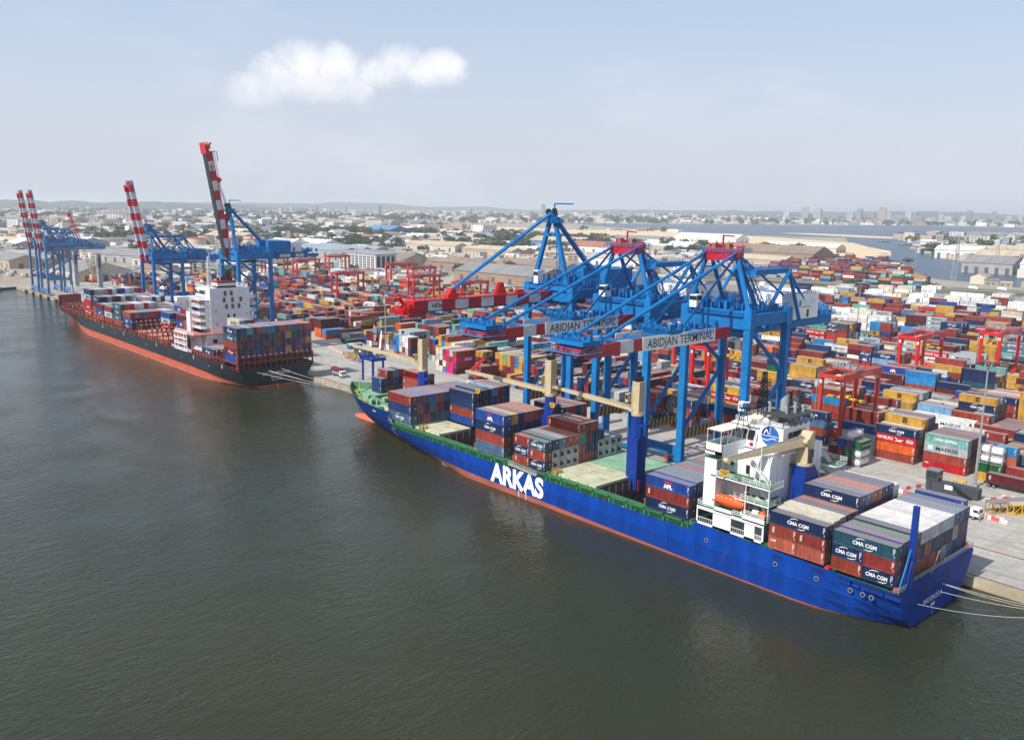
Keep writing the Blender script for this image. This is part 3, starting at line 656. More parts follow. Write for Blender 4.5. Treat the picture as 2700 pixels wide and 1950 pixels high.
# yellow lashing platforms at bay ends, gangway, valve hoods
for x, y in ((-211.8, 152.0), (-169.2, 152.0), (-154.1, 152.0), (-185.2, 151.8), (-228, 151.5), (-123.5, 152)):
    b = MB(); b.box(x, x + 2.2, y, y + 1.6, 8.55, 8.7, 0)
    b.rail([(x, y, 8.7), (x + 2.2, y, 8.7), (x + 2.2, y + 1.6, 8.7), (x, y + 1.6, 8.7), (x, y, 8.7)], 1.3, .13, 1.1, 0, 3); P(b, 'lashing_platform', OCHRE)
b = MB(); b.bar((-168.5, YC - HB + .1, 8.3), (-157.5, YC - HB + .1, 7.7), 1.0, .5, 0); b.rail([(-168.5, YC - HB - .3, 8.5), (-157.5, YC - HB - .3, 7.9)], .9, .08, .8, 0); P(b, 'gangway', STEEL)
b = MB(); b.tube((-146, 151.6, 6.0), (-146, 151.6, 7.6), .45, 10, 0); b.ball((-146, 151.6, 7.7), .62, 10, 6, 0); P(b, 'ventilator', OXIDE); b = MB(); b.tube((-135, 151.6, 6), (-135, 151.6, 7.3), .4, 8, 0); P(b, 'ventilator', OXIDE)
# hatch covers
def hatch(x0, x1, y0, y1, z, m, marks=6):
    b = MB(); b.box(x0, x1, y0, y1, z - .75, z, 0)
    for k in range(5): b.box(x0 + .25 + k * (x1 - x0) / 5, x0 + .55 + k * (x1 - x0) / 5, y0 - .08, y0 - .002, z - .72, z - .1, 1)
    for k in range(marks):
        x = x0 + 1.2 + random.random() * (x1 - x0 - 3.5); y = y0 + 1 + random.random() * (y1 - y0 - 2); b.box(x, x + random.choice((.5, 2.0, 2.6)), y, y + .18, z + .004, z + .02, 2)
    for k in range(14):
        x = x0 + .3 + (x1 - x0 - .6) * (k % 7) / 6; y = y0 + .3 if k < 7 else y1 - .3; b.box(x - .12, x + .12, y - .12, y + .12, z, z + .1, 3)
    return P(b, 'hatch_cover', [m, GREEN, DARK, OCHRE])
hatch(-214.8, -202.2, 152.4, 164.6, 9.05, PALEHATCH)
hatch(-154.6, -138.8, 152.3, 166.3, 9.05, PALEHATCH, 8); hatch(-154.6, -138.8, 166.5, 181.8, 9.0, PALEGREEN, 9)
hatch(-262.5, -252.0, 162.0, 172.5, 10.9, PALEGREEN); hatch(-240, -229.5, 155, 167, 10.6, PALEHATCH)
for x0, x1 in ((-226.8, -214.9), (-183.6, -171.0), (-167.6, -155.0), (-122.4, -109.7)): hatch(x0, x1, 151.4, 182.6, 9.0 if x0 > -220 else 9.6, PALEGREEN, 0)
# forecastle: bulwark (inner skin), rail, windlasses, bollards
b = MB(); xs = [x for x in XS if x <= -226.1]
for s in (-1, 1):
    for a, c in zip(xs[:-1], xs[1:]):
        for (ia, ic) in ((.22, .22),):
            pa = (a, YC + s * max(0, hull_hb(a, 9.6) - ia), 9.6); pb = (c, YC + s * max(0, hull_hb(c, 9.6) - ic), 9.6); pc = (c, YC + s * max(0, deck_hb(c) - ic), 11.78); pd = (a, YC + s * max(0, deck_hb(a) - ia), 11.78)
            b.poly([pa, pb, pc, pd], 0)
            b.poly([pd, pc, (c, YC + s * deck_hb(c), 11.8), (a, YC + s * deck_hb(a), 11.8)], 0)
        b.bar((a, YC + s * max(0, deck_hb(a) - .2), 11.7), (a, YC + s * max(0, deck_hb(a) - 1.0), 9.7), .12, .2, 0)
P(b, 'bow_bulwark', GREEN)
for x, y in ((-262, 163.5), (-262, 171), (-247, 158.5), (-236.5, 153.4), (-246, 163)):
    b = MB(); b.tube((x, y - 1.1, 10.7), (x, y + 1.1, 10.7), .85, 10, 0); b.box(x - .9, x + .9, y - 1.5, y - 1.15, 9.6, 11.2, 0); b.box(x - .9, x + .9, y + 1.15, y + 1.5, 9.6, 11.2, 0); b.box(x - 2.2, x - 1, y - .5, y + .5, 9.6, 10.6, 1)
    P(b, 'winch', [PALEGREEN, YELLOW])
for x, s_ in ((-266, -.7), (-266, .7), (-256, -.8), (-250, -.85), (-242, -.88), (-232, -.9), (-269, 0)):
    y = YC + s_ * hull_hb(x, 9.6)
    b = MB()
    for d in (-.6, .6): b.tube((x + d, y, 9.6), (x + d, y, 10.5), .28, 8, 0)
    b.box(x - 1.1, x + 1.1, y - .35, y + .35, 9.6, 9.75, 0)
    P(b, 'bollard', YELLOW)
b = MB()
for k in range(9):
    x = -261 + k * 4; y = YC - .75 * hull_hb(x, 9.6) + 1; b.box(x, x + .8, y, y + .8, 9.6, 11.4, 0); b.bar((x, y, 11.2), (x + 3.4, y + 1.5, 11.3), .12, .12, 0)
b.box(-254, -250.4, 158.5, 160.6, 9.6, 11.8, 0); b.rail([(-252, 160, 11), (-236, 156, 11)], 1.0, .08, 2, 0); b.rail([(-231, 153, 10), (-229, 151.6, 10)], 1, .08, 1, 1)
b.tube((-268.5, 166.5, 9.6), (-268.5, 166.5, 15.2), .17, 8, 1); b.bar((-268.5, 165.6, 13.8), (-268.5, 167.4, 13.8), .1, .1, 1)
P(b, 'foredeck_fitting', [PALEGREEN, YELLOW])
# bulbous bow
b = MB(); R = []
for i, (x, r) in enumerate(((-256, 1.9), (-260, 2.2), (-264, 2.25), (-267.5, 2.05), (-270, 1.6), (-271.6, .95), (-272.2, .2))):
    R.append([(x, 166.6 + r * math.cos(2 * PI * k / 14), -.75 + r * .95 * math.sin(2 * PI * k / 14)) for k in range(14)])
b.loft(R, 0, close=True); P(b, 'bulbous_bow', mat('bulb_red', (.60, .14, .075), .6, rust=.08), smooth=True)
# ---- ship cranes
def ship_crane(x, y, zb, zp, zt, tip, jroot_z, hook, name='ship_crane', post=True):
    b = MB()
    b.extr([(x - 1.7, y - 1.7), (x + 1.7, y - 1.7), (x + 1.85, y), (x + 1.7, y + 1.7), (x - 1.7, y + 1.7), (x - 1.85, y)], 2, zb, zp - 5.5, 0)
    r0 = [(x + 2.1 * sx, y + 1.75 * sy, zp - 5.5) for sx, sy in ((-1, -1), (1, -1), (1, 1), (-1, 1))]
    pts = []
    for z, rx in ((zp - 5.5, 1.8), (zp - 2.2, 1.55), (zp, 1.5)): pts.append([(x + rx * math.cos(2 * PI * k / 8 + PI / 8) * 1.08, y + rx * math.sin(2 * PI * k / 8 + PI / 8) * 1.08, z) for k in range(8)])
    b.loft(pts, 0, close=True)
    b.box(x + 1.4, x + 3.4, y - .8, y + .8, zp - 2.6, zp - 2.0, 0); b.box(x + 3.0, x + 3.2, y - .1, y + .1, zp - 2, zp - .9, 0)
    root = P(b, name, MASTBLUE)
    b = MB(); b.tube((x, y, zp), (x, y, zp + .8), 1.65, 14, 0)
    b.box(x - 1.15, x + 1.15, y - 1.1, y + 1.1, zp + .8, zt, 0); b.box(x - 1.25, x - 1.0, y - 1.2, y + 1.2, zp + .8, zt - 1.2, 0); b.box(x - .5, x + .5, y - 1.16, y - 1.1, zt - 2.4, zt - 1.3, 1)
    b.box(x - .35, x + .35, y - 1.17, y - 1.1, zp + 1.2, zp + 3.0, 1)
    P(b, 'crane_housing', [CREAMP, mat('pale_cream_panel', (.60, .50, .31), .5)], root)  # small panels in a paler cream than the housing
    b = MB()
    for sx in (-1, 1): b.tube((x - .2, y + sx * .8, zt + .5), (x - .2, y + sx * .8 + .3, zt + .5), .75, 12, 0); b.bar((x - .8, y + sx * .9, zt), (x + .6, y + sx * .9, zt + 1.1), .22, .22, 0)
    b.box(x - .7, x + .7, y - 1, y + 1, zt, zt + .3, 0); P(b, 'sheave', BLACK, root)
    b = MB(); b.box(x - 2.35, x - 1.45, y - 2.3, y - .9, zp + 3.3, zp + 5.5, 0); b.box(x - 2.39, x - 2.35, y - 2.15, y - 1.05, zp + 4.1, zp + 5.2, 1); b.box(x - 2.25, x - 1.5, y - 2.34, y - 2.3, zp + 4.1, zp + 5.2, 1); P(b, 'crane_cab', [CREAMP, GLASS], root)
    t = np.array(tip, float); r = np.array((x, y, jroot_z), float); d = unit((t - r) * (1, 1, 0)); n = np.array((-d[1], d[0], 0)); r = r + d * 1.5
    b = MB()
    for s in (-.75, .75):
        a = r + n * s; c = t + n * s * .42; mid = (a + c) / 2
        b.bar(a, mid, .24, .95, 0, .24, 1.05); b.bar(mid, c, .24, 1.05, 0, .2, .6)
    for k in range(13):
        f = k / 12; p = r + (t - r) * f; w_ = .75 * (1 - f) + .40 * f; b.bar(p - n * w_, p + n * w_, .16 if k % 3 else .5, .35, 0)
    b.bar(r + (t - r) * .02 + (0, 0, .62), t + (0, 0, .40), .9, .05, 0, .5, .05)
    b.bar(r + n * 1.2 + (0, 0, -.3), r - n * 1.2 + (0, 0, -.3), .7, .7, 0); b.bar(t + n * .75, t - n * .75, .6, .6, 0); b.tube(t + n * .5 + d * .5, t - n * .5 + d * .5, .4, 8, 0); b.tube(r + n * 1.3 - d * .3, r - n * 1.3 - d * .3, .55, 10, 0)
    q = r + (t - r) * .45; b.bar(q - (0, 0, .75), q + d * 4 - (0, 0, .75), .4, .35, 0)
    P(b, 'jib', CREAMP, root)
    b = MB()
    for s in (-.5, .5): b.bar(np.array((x, y + s, zt + .7)), t + n * s * .5, .05, .05, 0); b.bar(t + n * s * .4, np.array(hook) + n * s * .4 + (0, 0, .7), .045, .045, 0)
    P(b, 'wire', DARK, root)
    b = MB(); h = np.array(hook, float); R = []
    for k in range(9): a = PI * k / 8; R.append((1.05 * math.cos(a), -.85 * math.sin(a)))
    pts = [(1.05, .42), *R, (-1.05, .42)]
    for s in (-.28, .28): b.add([h + d * p + (0, 0, q) + n * s for p, q in pts], [tuple(range(len(pts)))], 0)
    nn = len(pts); b.add([h + d * p + (0, 0, q) + n * s for s in (-.28, .28) for p, q in pts], [(i, (i + 1) % nn, nn + (i + 1) % nn, nn + i) for i in range(nn)], 0)
    for k in range(5):
        for s in (-.3, .3): b.add([h + d * (-.75 + k * .36) + n * s + (0, 0, .40), h + d * (-.60 + k * .36) + n * s + (0, 0, .40), h + d * (-.30 + k * .26) + n * s + (0, 0, -.55), h + d * (-.42 + k * .26) + n * s + (0, 0, -.55)], [(0, 1, 2, 3)], 1)
    b.bar(h + (0, 0, -.85), h + (0, 0, -1.7), .2, .2, 2); b.bar(h + (0, 0, -1.7), h + d * .5 + (0, 0, -1.9), .2, .2, 2)
    P(b, 'hook_block', [YELLOW, BLACK, OXIDE], root)
    if zb < 12:
        b = MB()
        for s in (-1, 1): b.rail([(x - 2.4, y + s * 2.2 - .3, zb), (x - 2.4, y + s * 2.2 + .3, zb), (x - 2.4, y + s * 2.2 + .3, zb)], 3.0, .14, .5, 0, 5); b.rail([(x + 2.5, y + s * 1.9, zb), (x + 2.5, y + s * 1.9 + .6, zb)], 3.0, .14, .6, 0, 5)
        P(b, 'ladder_cage', BRIGHTRED, root)
    return root
ship_crane(-229.0, 166, 9.6, 22.6, 33.3, (-272.5, 166, 25.6), 25.6, (-270.9, 166, 22.0))
ship_crane(-169.3, 166, 6.0, 24.6, 34.7, (-205.5, 166, 26.0), 25.9, (-200.6, 166, 20.8))
ship_crane(-138.0, 166, 6.0, 25.0, 33.6, (-168.0, 166.2, 27.2), 26.4, (-167.2, 164.9, 22.6))
# ---- accommodation block
def W(b, name, mats=WHITE, parent=None): return P(b, name, mats, parent)
XF, XA = -106.8, -94.5
b = MB()
b.box(XF + .6, XA, 156.3, 177.6, 8.0, 25.6, 0)
b.extr([(156.3, 20.4), (158.6, 25.6), (157.0, 25.6), (156.3, 24)], 0, XA - .002, XA + .35, 0)
for k in range(9): b.box(XA, XA + .05, 157.3 + k * 2.3, 157.36 + k * 2.3, 12, 25.4, 1)
for k in range(6): b.box(XF + 2 + k * 1.7, XF + 2.06 + k * 1.7, 156.24, 156.3, 12.6, 25.4, 1)
house = W(b, 'accommodation_block', [WHITE, mat('panel_seam', (.50, .51, .53), .5)])
b = MB()
for y, z in ((164.5, 22.3), (168, 22.3), (172, 17), (174, 13.5), (161, 18.2)): b.box(XA + .02, XA + .1, y, y + .5, z, z + .6, 0)
for x, z in ((-104, 18.2), (-101, 18.4), (-98.8, 18.2), (-103.6, 22.0), (-100.5, 14.3), (-103.2, 14.3)): b.box(x, x + .6, 156.2, 156.3, z, z + .8, 0)
for x, z in ((-99.8, 16.9), (-99.8, 21.0), (-96, 12.8)): b.box(x, x + .9, 156.2, 156.3, z, z + 1.9, 0)
W(b, 'cabin_window', GLASS, house)
b = MB()
for x, z in ((-98.4, 14.6), (-98.4, 19.2), (-98.6, 23.2), (-99.2, 27.2)): b.box(x, x + .7, 155.9, 156.25, z, z + .8, 0)
for z in (12, 17): b.tube((-98.9, 156.1, z), (-98.9, 156.1, z + 4), .09, 6, 0)
W(b, 'fire_locker', BRIGHTRED, house)
# lower deckhouse along the near hull side with big openings
for side in (-1, 1):
    y = YC + side * (HB - .1); y0, y1 = sorted((y, y - side * .2)); b = MB()
    z0, z1 = 9.3, 13.1
    for xa, xb in ((-107.6, -107.3), (-103.4, -98.9), (-95.6, -93.2), (-91.5, -91.1)): b.box(xa, xb, y0, y1, z0, z1 - .4, 0)
    b.box(-107.6, -91.1, y0, y1, z1 - .5, z1 + .15, 0); b.box(-107.6, -91.1, y0, y1, z0, z0 + .45, 0)
    b.box(-103.2, -98.9, y0, y1, z1, z1 + 1.0, 0); b.box(-96.2, -91.1, y0, y1, z1, z1 + 1.2, 0)
    for xa, xb in ((-107.3, -103.4), (-98.9, -95.6), (-93.2, -91.5)):
        for k in range(8): b.bar((xa + (xb - xa) * k / 7, y - side * .1, z0 + .4), (xa + (xb - xa) * k / 7, y - side * .1, z0 + 1.5), .07, .07, 0)
        b.bar((xa, y - side * .1, z0 + 1.5), (xb, y - side * .1, z0 + 1.5), .09, .09, 0)
    W(b, 'side_bulwark')
    b = MB(); ya, yb = sorted((y, YC + side * 10.6)); b.box(-107.6, -90.9, ya, yb, z1 + .15, z1 + .3, 0)
    W(b, 'boat_deck', GREEN)
    b = MB(); b.rail([(-107.5, YC + side * 10.8, z1 + .3), (-107.5, y, z1 + .3), (-103.4, y, z1 + .3)], 1.1, .09, 1.5, 0); b.rail([(-98.6, y, z1 + .3), (-96.3, y, z1 + .3)], 1.1, .09, 1.2); b.rail([(-96, y, z1 + 1.2), (-91, y, z1 + 1.2), (-91, YC + side * 11, z1 + .9)], 1.0, .09, 1.4)
    W(b, 'guard_rail')
    # upper walkways
    for z, xa, xb, yo in ((16.9, -99.4, -91.2, 15.2), (20.6, -105.2, -90.8, 15.6)):
        b = MB(); ya, yb = sorted((YC + side * yo, YC + side * 10.5)); b.box(xa, xb, ya, yb, z - .38, z - .1, 0); b.box(xa + .1, xb - .1, ya + .1, yb - .1, z - .1, z - .06, 1); W(b, 'walkway', [WHITE, GREEN])
        b = MB(); b.rail([(xa, YC + side * yo, z - .05), (xb, YC + side * yo, z - .05), (xb, YC + side * 10.8, z - .05)], 1.1, .085, 1.5); W(b, 'guard_rail')
    for xa, xb, za, zb_ in ((-92.2, -95.6, 13.3, 16.9), (-92.6, -96.4, 16.9, 20.6), (-93.0, -97.6, 20.6, 24.6)):
        b = MB(); yy = YC + side * 12.4
        for s in (-.45, .45): b.bar((xa, yy + s, za), (xb, yy + s, zb_), .1, .28, 0)
        for k in range(10): b.box(xa + (xb - xa) * (k + .5) / 10 - .14, xa + (xb - xa) * (k + .5) / 10 + .14, yy - .45, yy + .45, za + (zb_ - za) * (k + .5) / 10, za + (zb_ - za) * (k + .5) / 10 + .05, 1)
        b.rail([(xa, yy - .5, za), (xb, yy - .5, zb_)], 1.0, .08, 1.2); W(b, 'outside_stair', [WHITE, DARK])
    # slab pillar that carries the bridge wing
    b = MB(); ya, yb = sorted((YC + side * 15.6, YC + side * 13.4)); b.box(-106.9, -103.9, ya, yb, 13.3, 24.0, 0); b.box(-106.95, -103.85, ya - .05, yb + .05, 24.0, 24.12, 1); b.box(-103.88, -103.8, ya + .4, yb - .4, 21.6, 23.6, 2)
    W(b, 'wing_support', [WHITE, GREEN, GLASS])
    for x in (-96.6, -91.2):
        b = MB(); b.tube((x, YC + side * 15.3, 13.3), (x, YC + side * 15.3, 20.4), .12, 6); W(b, 'deck_post')
b = MB(); b.box(-96.5, -91.0, 157.5, 160.2, 13.3, 16.4, 0); b.box(-91.02, -90.95, 157.8, 159.8, 13.6, 15.8, 1); b.box(-95.5, -92, 157.42, 157.5, 13.8, 15.8, 1); b.box(-96.6, -90.9, 157.4, 160.3, 16.4, 16.5, 2); W(b, 'deck_locker', [WHITE, BLACK, GREEN])
# bridge wings, wheelhouse, canopies
b = MB(); b.box(-106.4, -102.2, YC - HB + .3, YC + HB - .3, 25.7, 26.0, 0)
for s in (-1, 1):
    y = YC + s * (HB - .3); y0, y1 = sorted((y, y - s * .15)); b.box(-106.4, -102.2, y0, y1, 25.2, 27.6, 0)
    ya, yb = sorted((y, YC + s * 8)); b.box(-102.35, -102.2, ya, yb, 26, 27.5, 0); b.box(-106.4, -106.25, ya, yb, 26, 27.5, 0)
    b.extr([(y, 25.2), (YC + s * 9.5, 22.2), (YC + s * 9.5, 25.7), (y, 25.7)], 0, -103.9, -102.2, 0)
W(b, 'bridge_wing')
b = MB(); b.box(-106.2, -102.4, YC - HB + .5, YC + HB - .5, 26.0, 26.04); W(b, 'wing_deck', GREEN)
b = MB()
for s in (-1, 1):
    ya, yb = sorted((YC + s * (HB - .5), YC + s * 8.2)); b.box(-106.4, -102.6, ya, yb, 30.3, 30.42, 0)
    for k in range(5):
        yk = ya + (yb - ya) * k / 4; b.box(-106.4, -102.6, yk - .04, yk + .04, 30.42, 30.47, 1)
W(b, 'wing_canopy', [CANOPY, STEEL])
b = MB()
for s in (-1, 1):
    for k in range(4):
        y = YC + s * (HB - .6 - k * 2.5)
        for x in (-106.2, -102.8): b.bar((x, y, 27.4), (x, y, 30.3), .1, .1)
        b.bar((-102.8, y, 27.4), (-102.8, y - s * 1.2, 30.3), .07, .07)
W(b, 'canopy_frame')
b = MB(); b.extr([(159.0, 26), (160.4, 30.4), (173.6, 30.4), (175.0, 26)], 0, -106.3, -100.0, 0); b.box(-106.4, -99.6, 159.6, 174.4, 30.4, 30.6, 0); wh = W(b, 'wheelhouse')
b = MB()
for k in range(3): b.add([(-105.8 + k * 1.9, 159.35 - .06, 27.5), (-104.3 + k * 1.9, 159.35 - .06, 27.5), (-104.3 + k * 1.9, 160.0 - .06, 29.6), (-105.8 + k * 1.9, 160.0 - .06, 29.6)], [(0, 1, 2, 3)], 0)
b.add([(-99.97, 159.7, 27.4), (-99.97, 161.3, 27.4), (-99.97, 161.3, 29.4), (-99.97, 160.3, 29.4)], [(0, 1, 2, 3)], 0)
b.box(-106.36, -106.3, 161, 173, 27.6, 29.6, 0); W(b, 'bridge_window', GLASS, wh)
b = MB(); b.box(-106.2, -100.2, 160.2, 173.8, 30.6, 30.75, 0); b.extr([(160.5, 30.75), (162, 31.8), (172, 31.8), (173.5, 30.75)], 0, -104.5, -100.8, 0); W(b, 'compass_deck', CANOPY)
b = MB(); b.rail([(-106, 160.5, 30.75), (-106, 173.5, 30.75), (-100.4, 173.5, 30.75)], 1.1, .085, 1.5); b.rail([(-106, 160.5, 30.75), (-103.2, 160.3, 30.75)], 1.1, .085, 1.2); W(b, 'guard_rail')
# engine casing with emblem and louvres, black funnel platform
b = MB(); b.box(-100.0, -94.0, 160.2, 170.6, 25.6, 31.2, 0); b.box(-100.4, -93.2, 159.6, 171.4, 25.6, 25.9, 0); cas = W(b, 'engine_casing')
b = MB()
for k in range(4): b.box(-93.98, -93.9, 162.2 + k * 1.75, 163.7 + k * 1.75, 27.0, 30.0, 0)
W(b, 'louvre', BLACK, cas)
b = MB()
def disc(cx, cz, r, y, m, a0=0, a1=2 * PI, n=28): b.add([(cx, y, cz)] + [(cx + r * math.cos(a0 + (a1 - a0) * k / n), y, cz + r * math.sin(a0 + (a1 - a0) * k / n)) for k in range(n + 1)], [(0, 1 + k, 2 + k) for k in range(n)], m)
ex, ez, er = -97.0, 29.1, 2.05; ey = 160.2
b.add([(ex + er * math.cos(2 * PI * k / 28), yy, ez + er * math.sin(2 * PI * k / 28)) for yy in (ey - .01, ey - .22) for k in range(28)], [(k, (k + 1) % 28, 28 + (k + 1) % 28, 28 + k) for k in range(28)], 4)
disc(ex, ez, er, ey - .23, 4)
disc(ex, ez, er * .98, ey - .24, 5, PI * .5, PI)
put_shape(b, [(-.06, 0), (.06, 0), (.06, er * .96), (-.06, er * .96)], (ex, ey - .25, ez), (1, 0, 0), (0, 0, 1), 0)
put_shape(b, [(-1.55, .35), (-.95, 1.45), (-.72, 1.35), (-.2, .35), (-.45, .35), (-.8, 1.05), (-1.3, .35)], (ex, ey - .25, ez), (1, 0, 0), (0, 0, 1), 0)
put_shape(b, [(-er, .1), (er, .1), (er, -.02), (-er, -.02)], (ex, ey - .25, ez), (1, 0, 0), (0, 0, 1), 0)
for k in range(8):
    xa, xb = -1.7 + k * .42, -1.28 + k * .42; f = lambda q: -.62 + .28 * math.sin(q * 1.7); put_shape(b, [(xa, f(xa)), (xb, f(xb)), (xb, f(xb) - .17), (xa, f(xa) - .17)], (ex, ey - .25, ez), (1, 0, 0), (0, 0, 1), 0)
W(b, 'emblem', PRINTS, cas)
b = MB(); b.rail([(-100, 159.8, 31.2), (-94, 159.8, 31.2), (-94, 161.5, 31.2)], 1.1, .085, 1.2); b.rail([(-93.3, 160, 25.9), (-93.3, 171.2, 25.9)], 1.0, .06, 1.6); W(b, 'guard_rail', [WHITE])
b = MB(); b.box(-100.6, -93.2, 161.4, 171.2, 33.2, 33.42, 0)
for k in range(5):
    for x in (-100.2, -93.6):
        y = 162 + k * 2.1; b.bar((x, y, 31.2), (x, y + 1.0, 33.2), .13, .13); b.bar((x, y + 2, 31.2), (x, y + 1.0, 33.2), .13, .13)
    b.bar((-100 + k * 1.6, 162, 31.2), (-99.2 + k * 1.6, 161.6, 33.2), .13, .13)
W(b, 'funnel_platform', mat('soot_steel', (.045, .047, .052), .6))
b = MB(); b.loft([[(-98.2 + .9 * math.cos(2 * PI * k / 14) + dx, 167 + .9 * math.sin(2 * PI * k / 14), z + (dz * math.cos(2 * PI * k / 14))) for k in range(14)] for z, dx, dz in ((31.2, 0, 0), (34.2, 0, 0), (36.3, 0, .9))], 0, close=True, caps=False)
b.add([(-98.2 + .85 * math.cos(2 * PI * k / 14), 167 + .85 * math.sin(2 * PI * k / 14), 36.2 + .85 * math.cos(2 * PI * k / 14)) for k in range(14)], [tuple(range(14))], 1)
for x, y, h_ in ((-99.6, 163.6, 1.7), (-96.2, 164.6, 1.1), (-95.4, 166.6, 1.2), (-96.6, 168.8, 1.4), (-95.0, 169.2, 1.0)): b.tube((x, y, 33.4), (x, y, 33.4 + h_), .3, 8, 0); b.tube((x, y, 33.4 + h_), (x - .4, y, 33.8 + h_), .3, 8, 0)
b.tube((-98.2, 163.5, 31.2), (-98.2, 163.5, 33.2), .8, 10, 0); b.tube((-95.6, 166.5, 31.2), (-95.6, 166.5, 33.2), .9, 10, 0)
W(b, 'funnel', [GREYP, BLACK])
def lattice(b, p, q, w0, w1, n, t=.12, m=0, tri=False):
    p = np.array(p, float); q = np.array(q, float); d = unit(q - p); up = np.array((0, 1.0, 0)) if abs(d[1]) < .9 else np.array((1.0, 0, 0)); a = unit(np.cross(d, up)); c = np.cross(a, d)
    def C(f): w = w0 + (w1 - w0) * f; return [p + (q - p) * f + a * sa * w / 2 + c * sc * w / 2 for sa, sc in ((-1, -1), (1, -1), (1, 1), (-1, 1))]
    for k in range(n):
        A, B = C(k / n), C((k + 1) / n)
        for j in range(4):
            b.bar(A[j], B[j], t * 1.3, t * 1.3, m); b.bar(A[j], B[(j + 1) % 4] if k % 2 else A[(j + 1) % 4], t * .7, t * .7, m); b.bar(A[(j + k) % 4], B[(j + k + 1) % 4], t * .7, t * .7, m)
    return b
b = MB(); lattice(b, (-102.6, 165.6, 31.5), (-102.6, 165.6, 41.5), 1.6, .6, 7, .14)
for z in (34, 36.5, 39): b.box(-103.8, -101.4, 164.4, 166.8, z, z + .12, 0); b.bar((-102.6, 163.2, z + .4), (-102.6, 168, z + .4), .12, .12)
for z in (35, 37.4): b.box(-103.6, -103.2, 164.2, 164.6, z, z + .6, 1)
W(b, 'signal_mast', [BLACK, BRIGHTRED])
b = MB()
for a in (0, 2.1, 4.2): b.bar((-101.8 + 1.5 * math.cos(a), 157.2 + 1.5 * math.sin(a), 30.4), (-101.8 + .5 * math.cos(a), 157.2 + .5 * math.sin(a), 34.6), .13, .13)
for z in (32, 33.4): b.rail([(-102.6, 156.6, z), (-101, 156.8, z), (-101.8, 158, z), (-102.6, 156.6, z)], .1, .08, 2, 0, 1)
b.box(-102.6, -101, 156.4, 158, 34.6, 34.75); b.rail([(-102.6, 156.4, 34.7), (-101, 156.4, 34.7), (-101, 158, 34.7), (-102.6, 158, 34.7), (-102.6, 156.4, 34.7)], .8, .07, .8, 1); b.box(-101.9, -101.7, 157, 157.2, 34.7, 35.8); b.bar((-103, 157, 35.9), (-100.6, 157.3, 36.1), .2, .22, 2)
W(b, 'radar_mast', [BLACK, CRANEBLUE, WHITE])
b = MB(); b.tube((-105, 161.2, 30.7), (-105, 161.2, 33.0), .25, 8, 1); b.tube((-105, 161.2, 33), (-105, 161.2, 34.3), .85, 12, 0); b.ball((-105, 161.2, 34.3), .85, 12, 8, 0, 1.0, 0); b.ball((-98.6, 160.8, 31.9), .75, 10, 6, 0); W(b, 'satellite_dome', [WHITE, DARK])
b = MB(); lattice(b, (-96.5, 170.8, 33.4), (-96.5, 170.8, 37.2), .7, .5, 4, .1); b.box(-97.6, -95.4, 170, 171.6, 36.6, 36.7); b.bar((-98.2, 170.8, 37.3), (-95, 170.9, 37.4), .22, .2); W(b, 'aft_radar_mast', [DARK])
b = MB(); b.tube((-93.6, 151.8, 20.6), (-93.6, 151.8, 30.2), .1, 6); b.tube((-91.2, 151.9, 13.3), (-91.2, 151.9, 22.4), .1, 6); W(b, 'deck_post')
# lifeboats in davits
def lifeboat(y, s):
    b = MB(); R = []
    for x, r, dz in ((-105.1, .15, .35), (-104.6, .75, .15), (-103.2, 1.25, 0), (-101, 1.38, 0), (-99, 1.36, 0), (-97.6, 1.15, 0), (-97.0, .85, .1)):
        R.append([(x, y + r * math.cos(t), 15.3 + dz + (r * .95 * math.sin(t) if math.sin(t) < 0 else r * .85 * math.sin(t))) for t in [2 * PI * k / 14 for k in range(14)]])
    b.loft(R, 0, close=True)
    b.box(-99.4, -97.5, y - .75, y + .75, 16.2, 17.2, 0); b.box(-97.5, -97.44, y - .55, y + .55, 16.5, 17.0, 1); b.box(-104.4, -97.2, y - 1.44, y + 1.44, 15.05, 15.25, 2)
    for k in range(5): b.box(-103.6 + k * 1.1, -103.1 + k * 1.1, y - 1.0, y - .85, 16.15, 16.2, 3)
    lb = P(b, 'lifeboat', [ORANGE, GLASS, mat('fender_orange', (.6, .07, .012), .6), WHITE], smooth=False)
    b = MB()
    for x in (-104.3, -97.4):
        b.bar((x, y + s * 1.5, 13.4), (x, y + s * 2.6, 17.6), .3, .4); b.bar((x, y + s * 2.6, 17.6), (x, y, 18.2), .25, .3); b.bar((x, y, 18.2), (x, y, 16.8), .08, .08, 1); b.bar((x, y - s * 1.0, 13.4), (x, y - s * .6, 14.2), .3, .3)
    P(b, 'davit', [WHITE, YELLOW], lb)
lifeboat(152.6, 1); lifeboat(181.4, -1)
b = MB(); b.tube((-95.4, 153, 14.4), (-94, 153, 14.4), .55, 10, 0); b.tube((-95.3, 153.9, 14.2), (-93.9, 153.9, 14.2), .5, 10, 0); P(b, 'liferaft_canister', WHITE)
b = MB(); b.ball((-92.9, 152.6, 14.5), .8, 8, 6); b.box(-93.4, -92.2, 152, 153, 13.6, 14.6); P(b, 'rescue_boat', ORANGE)
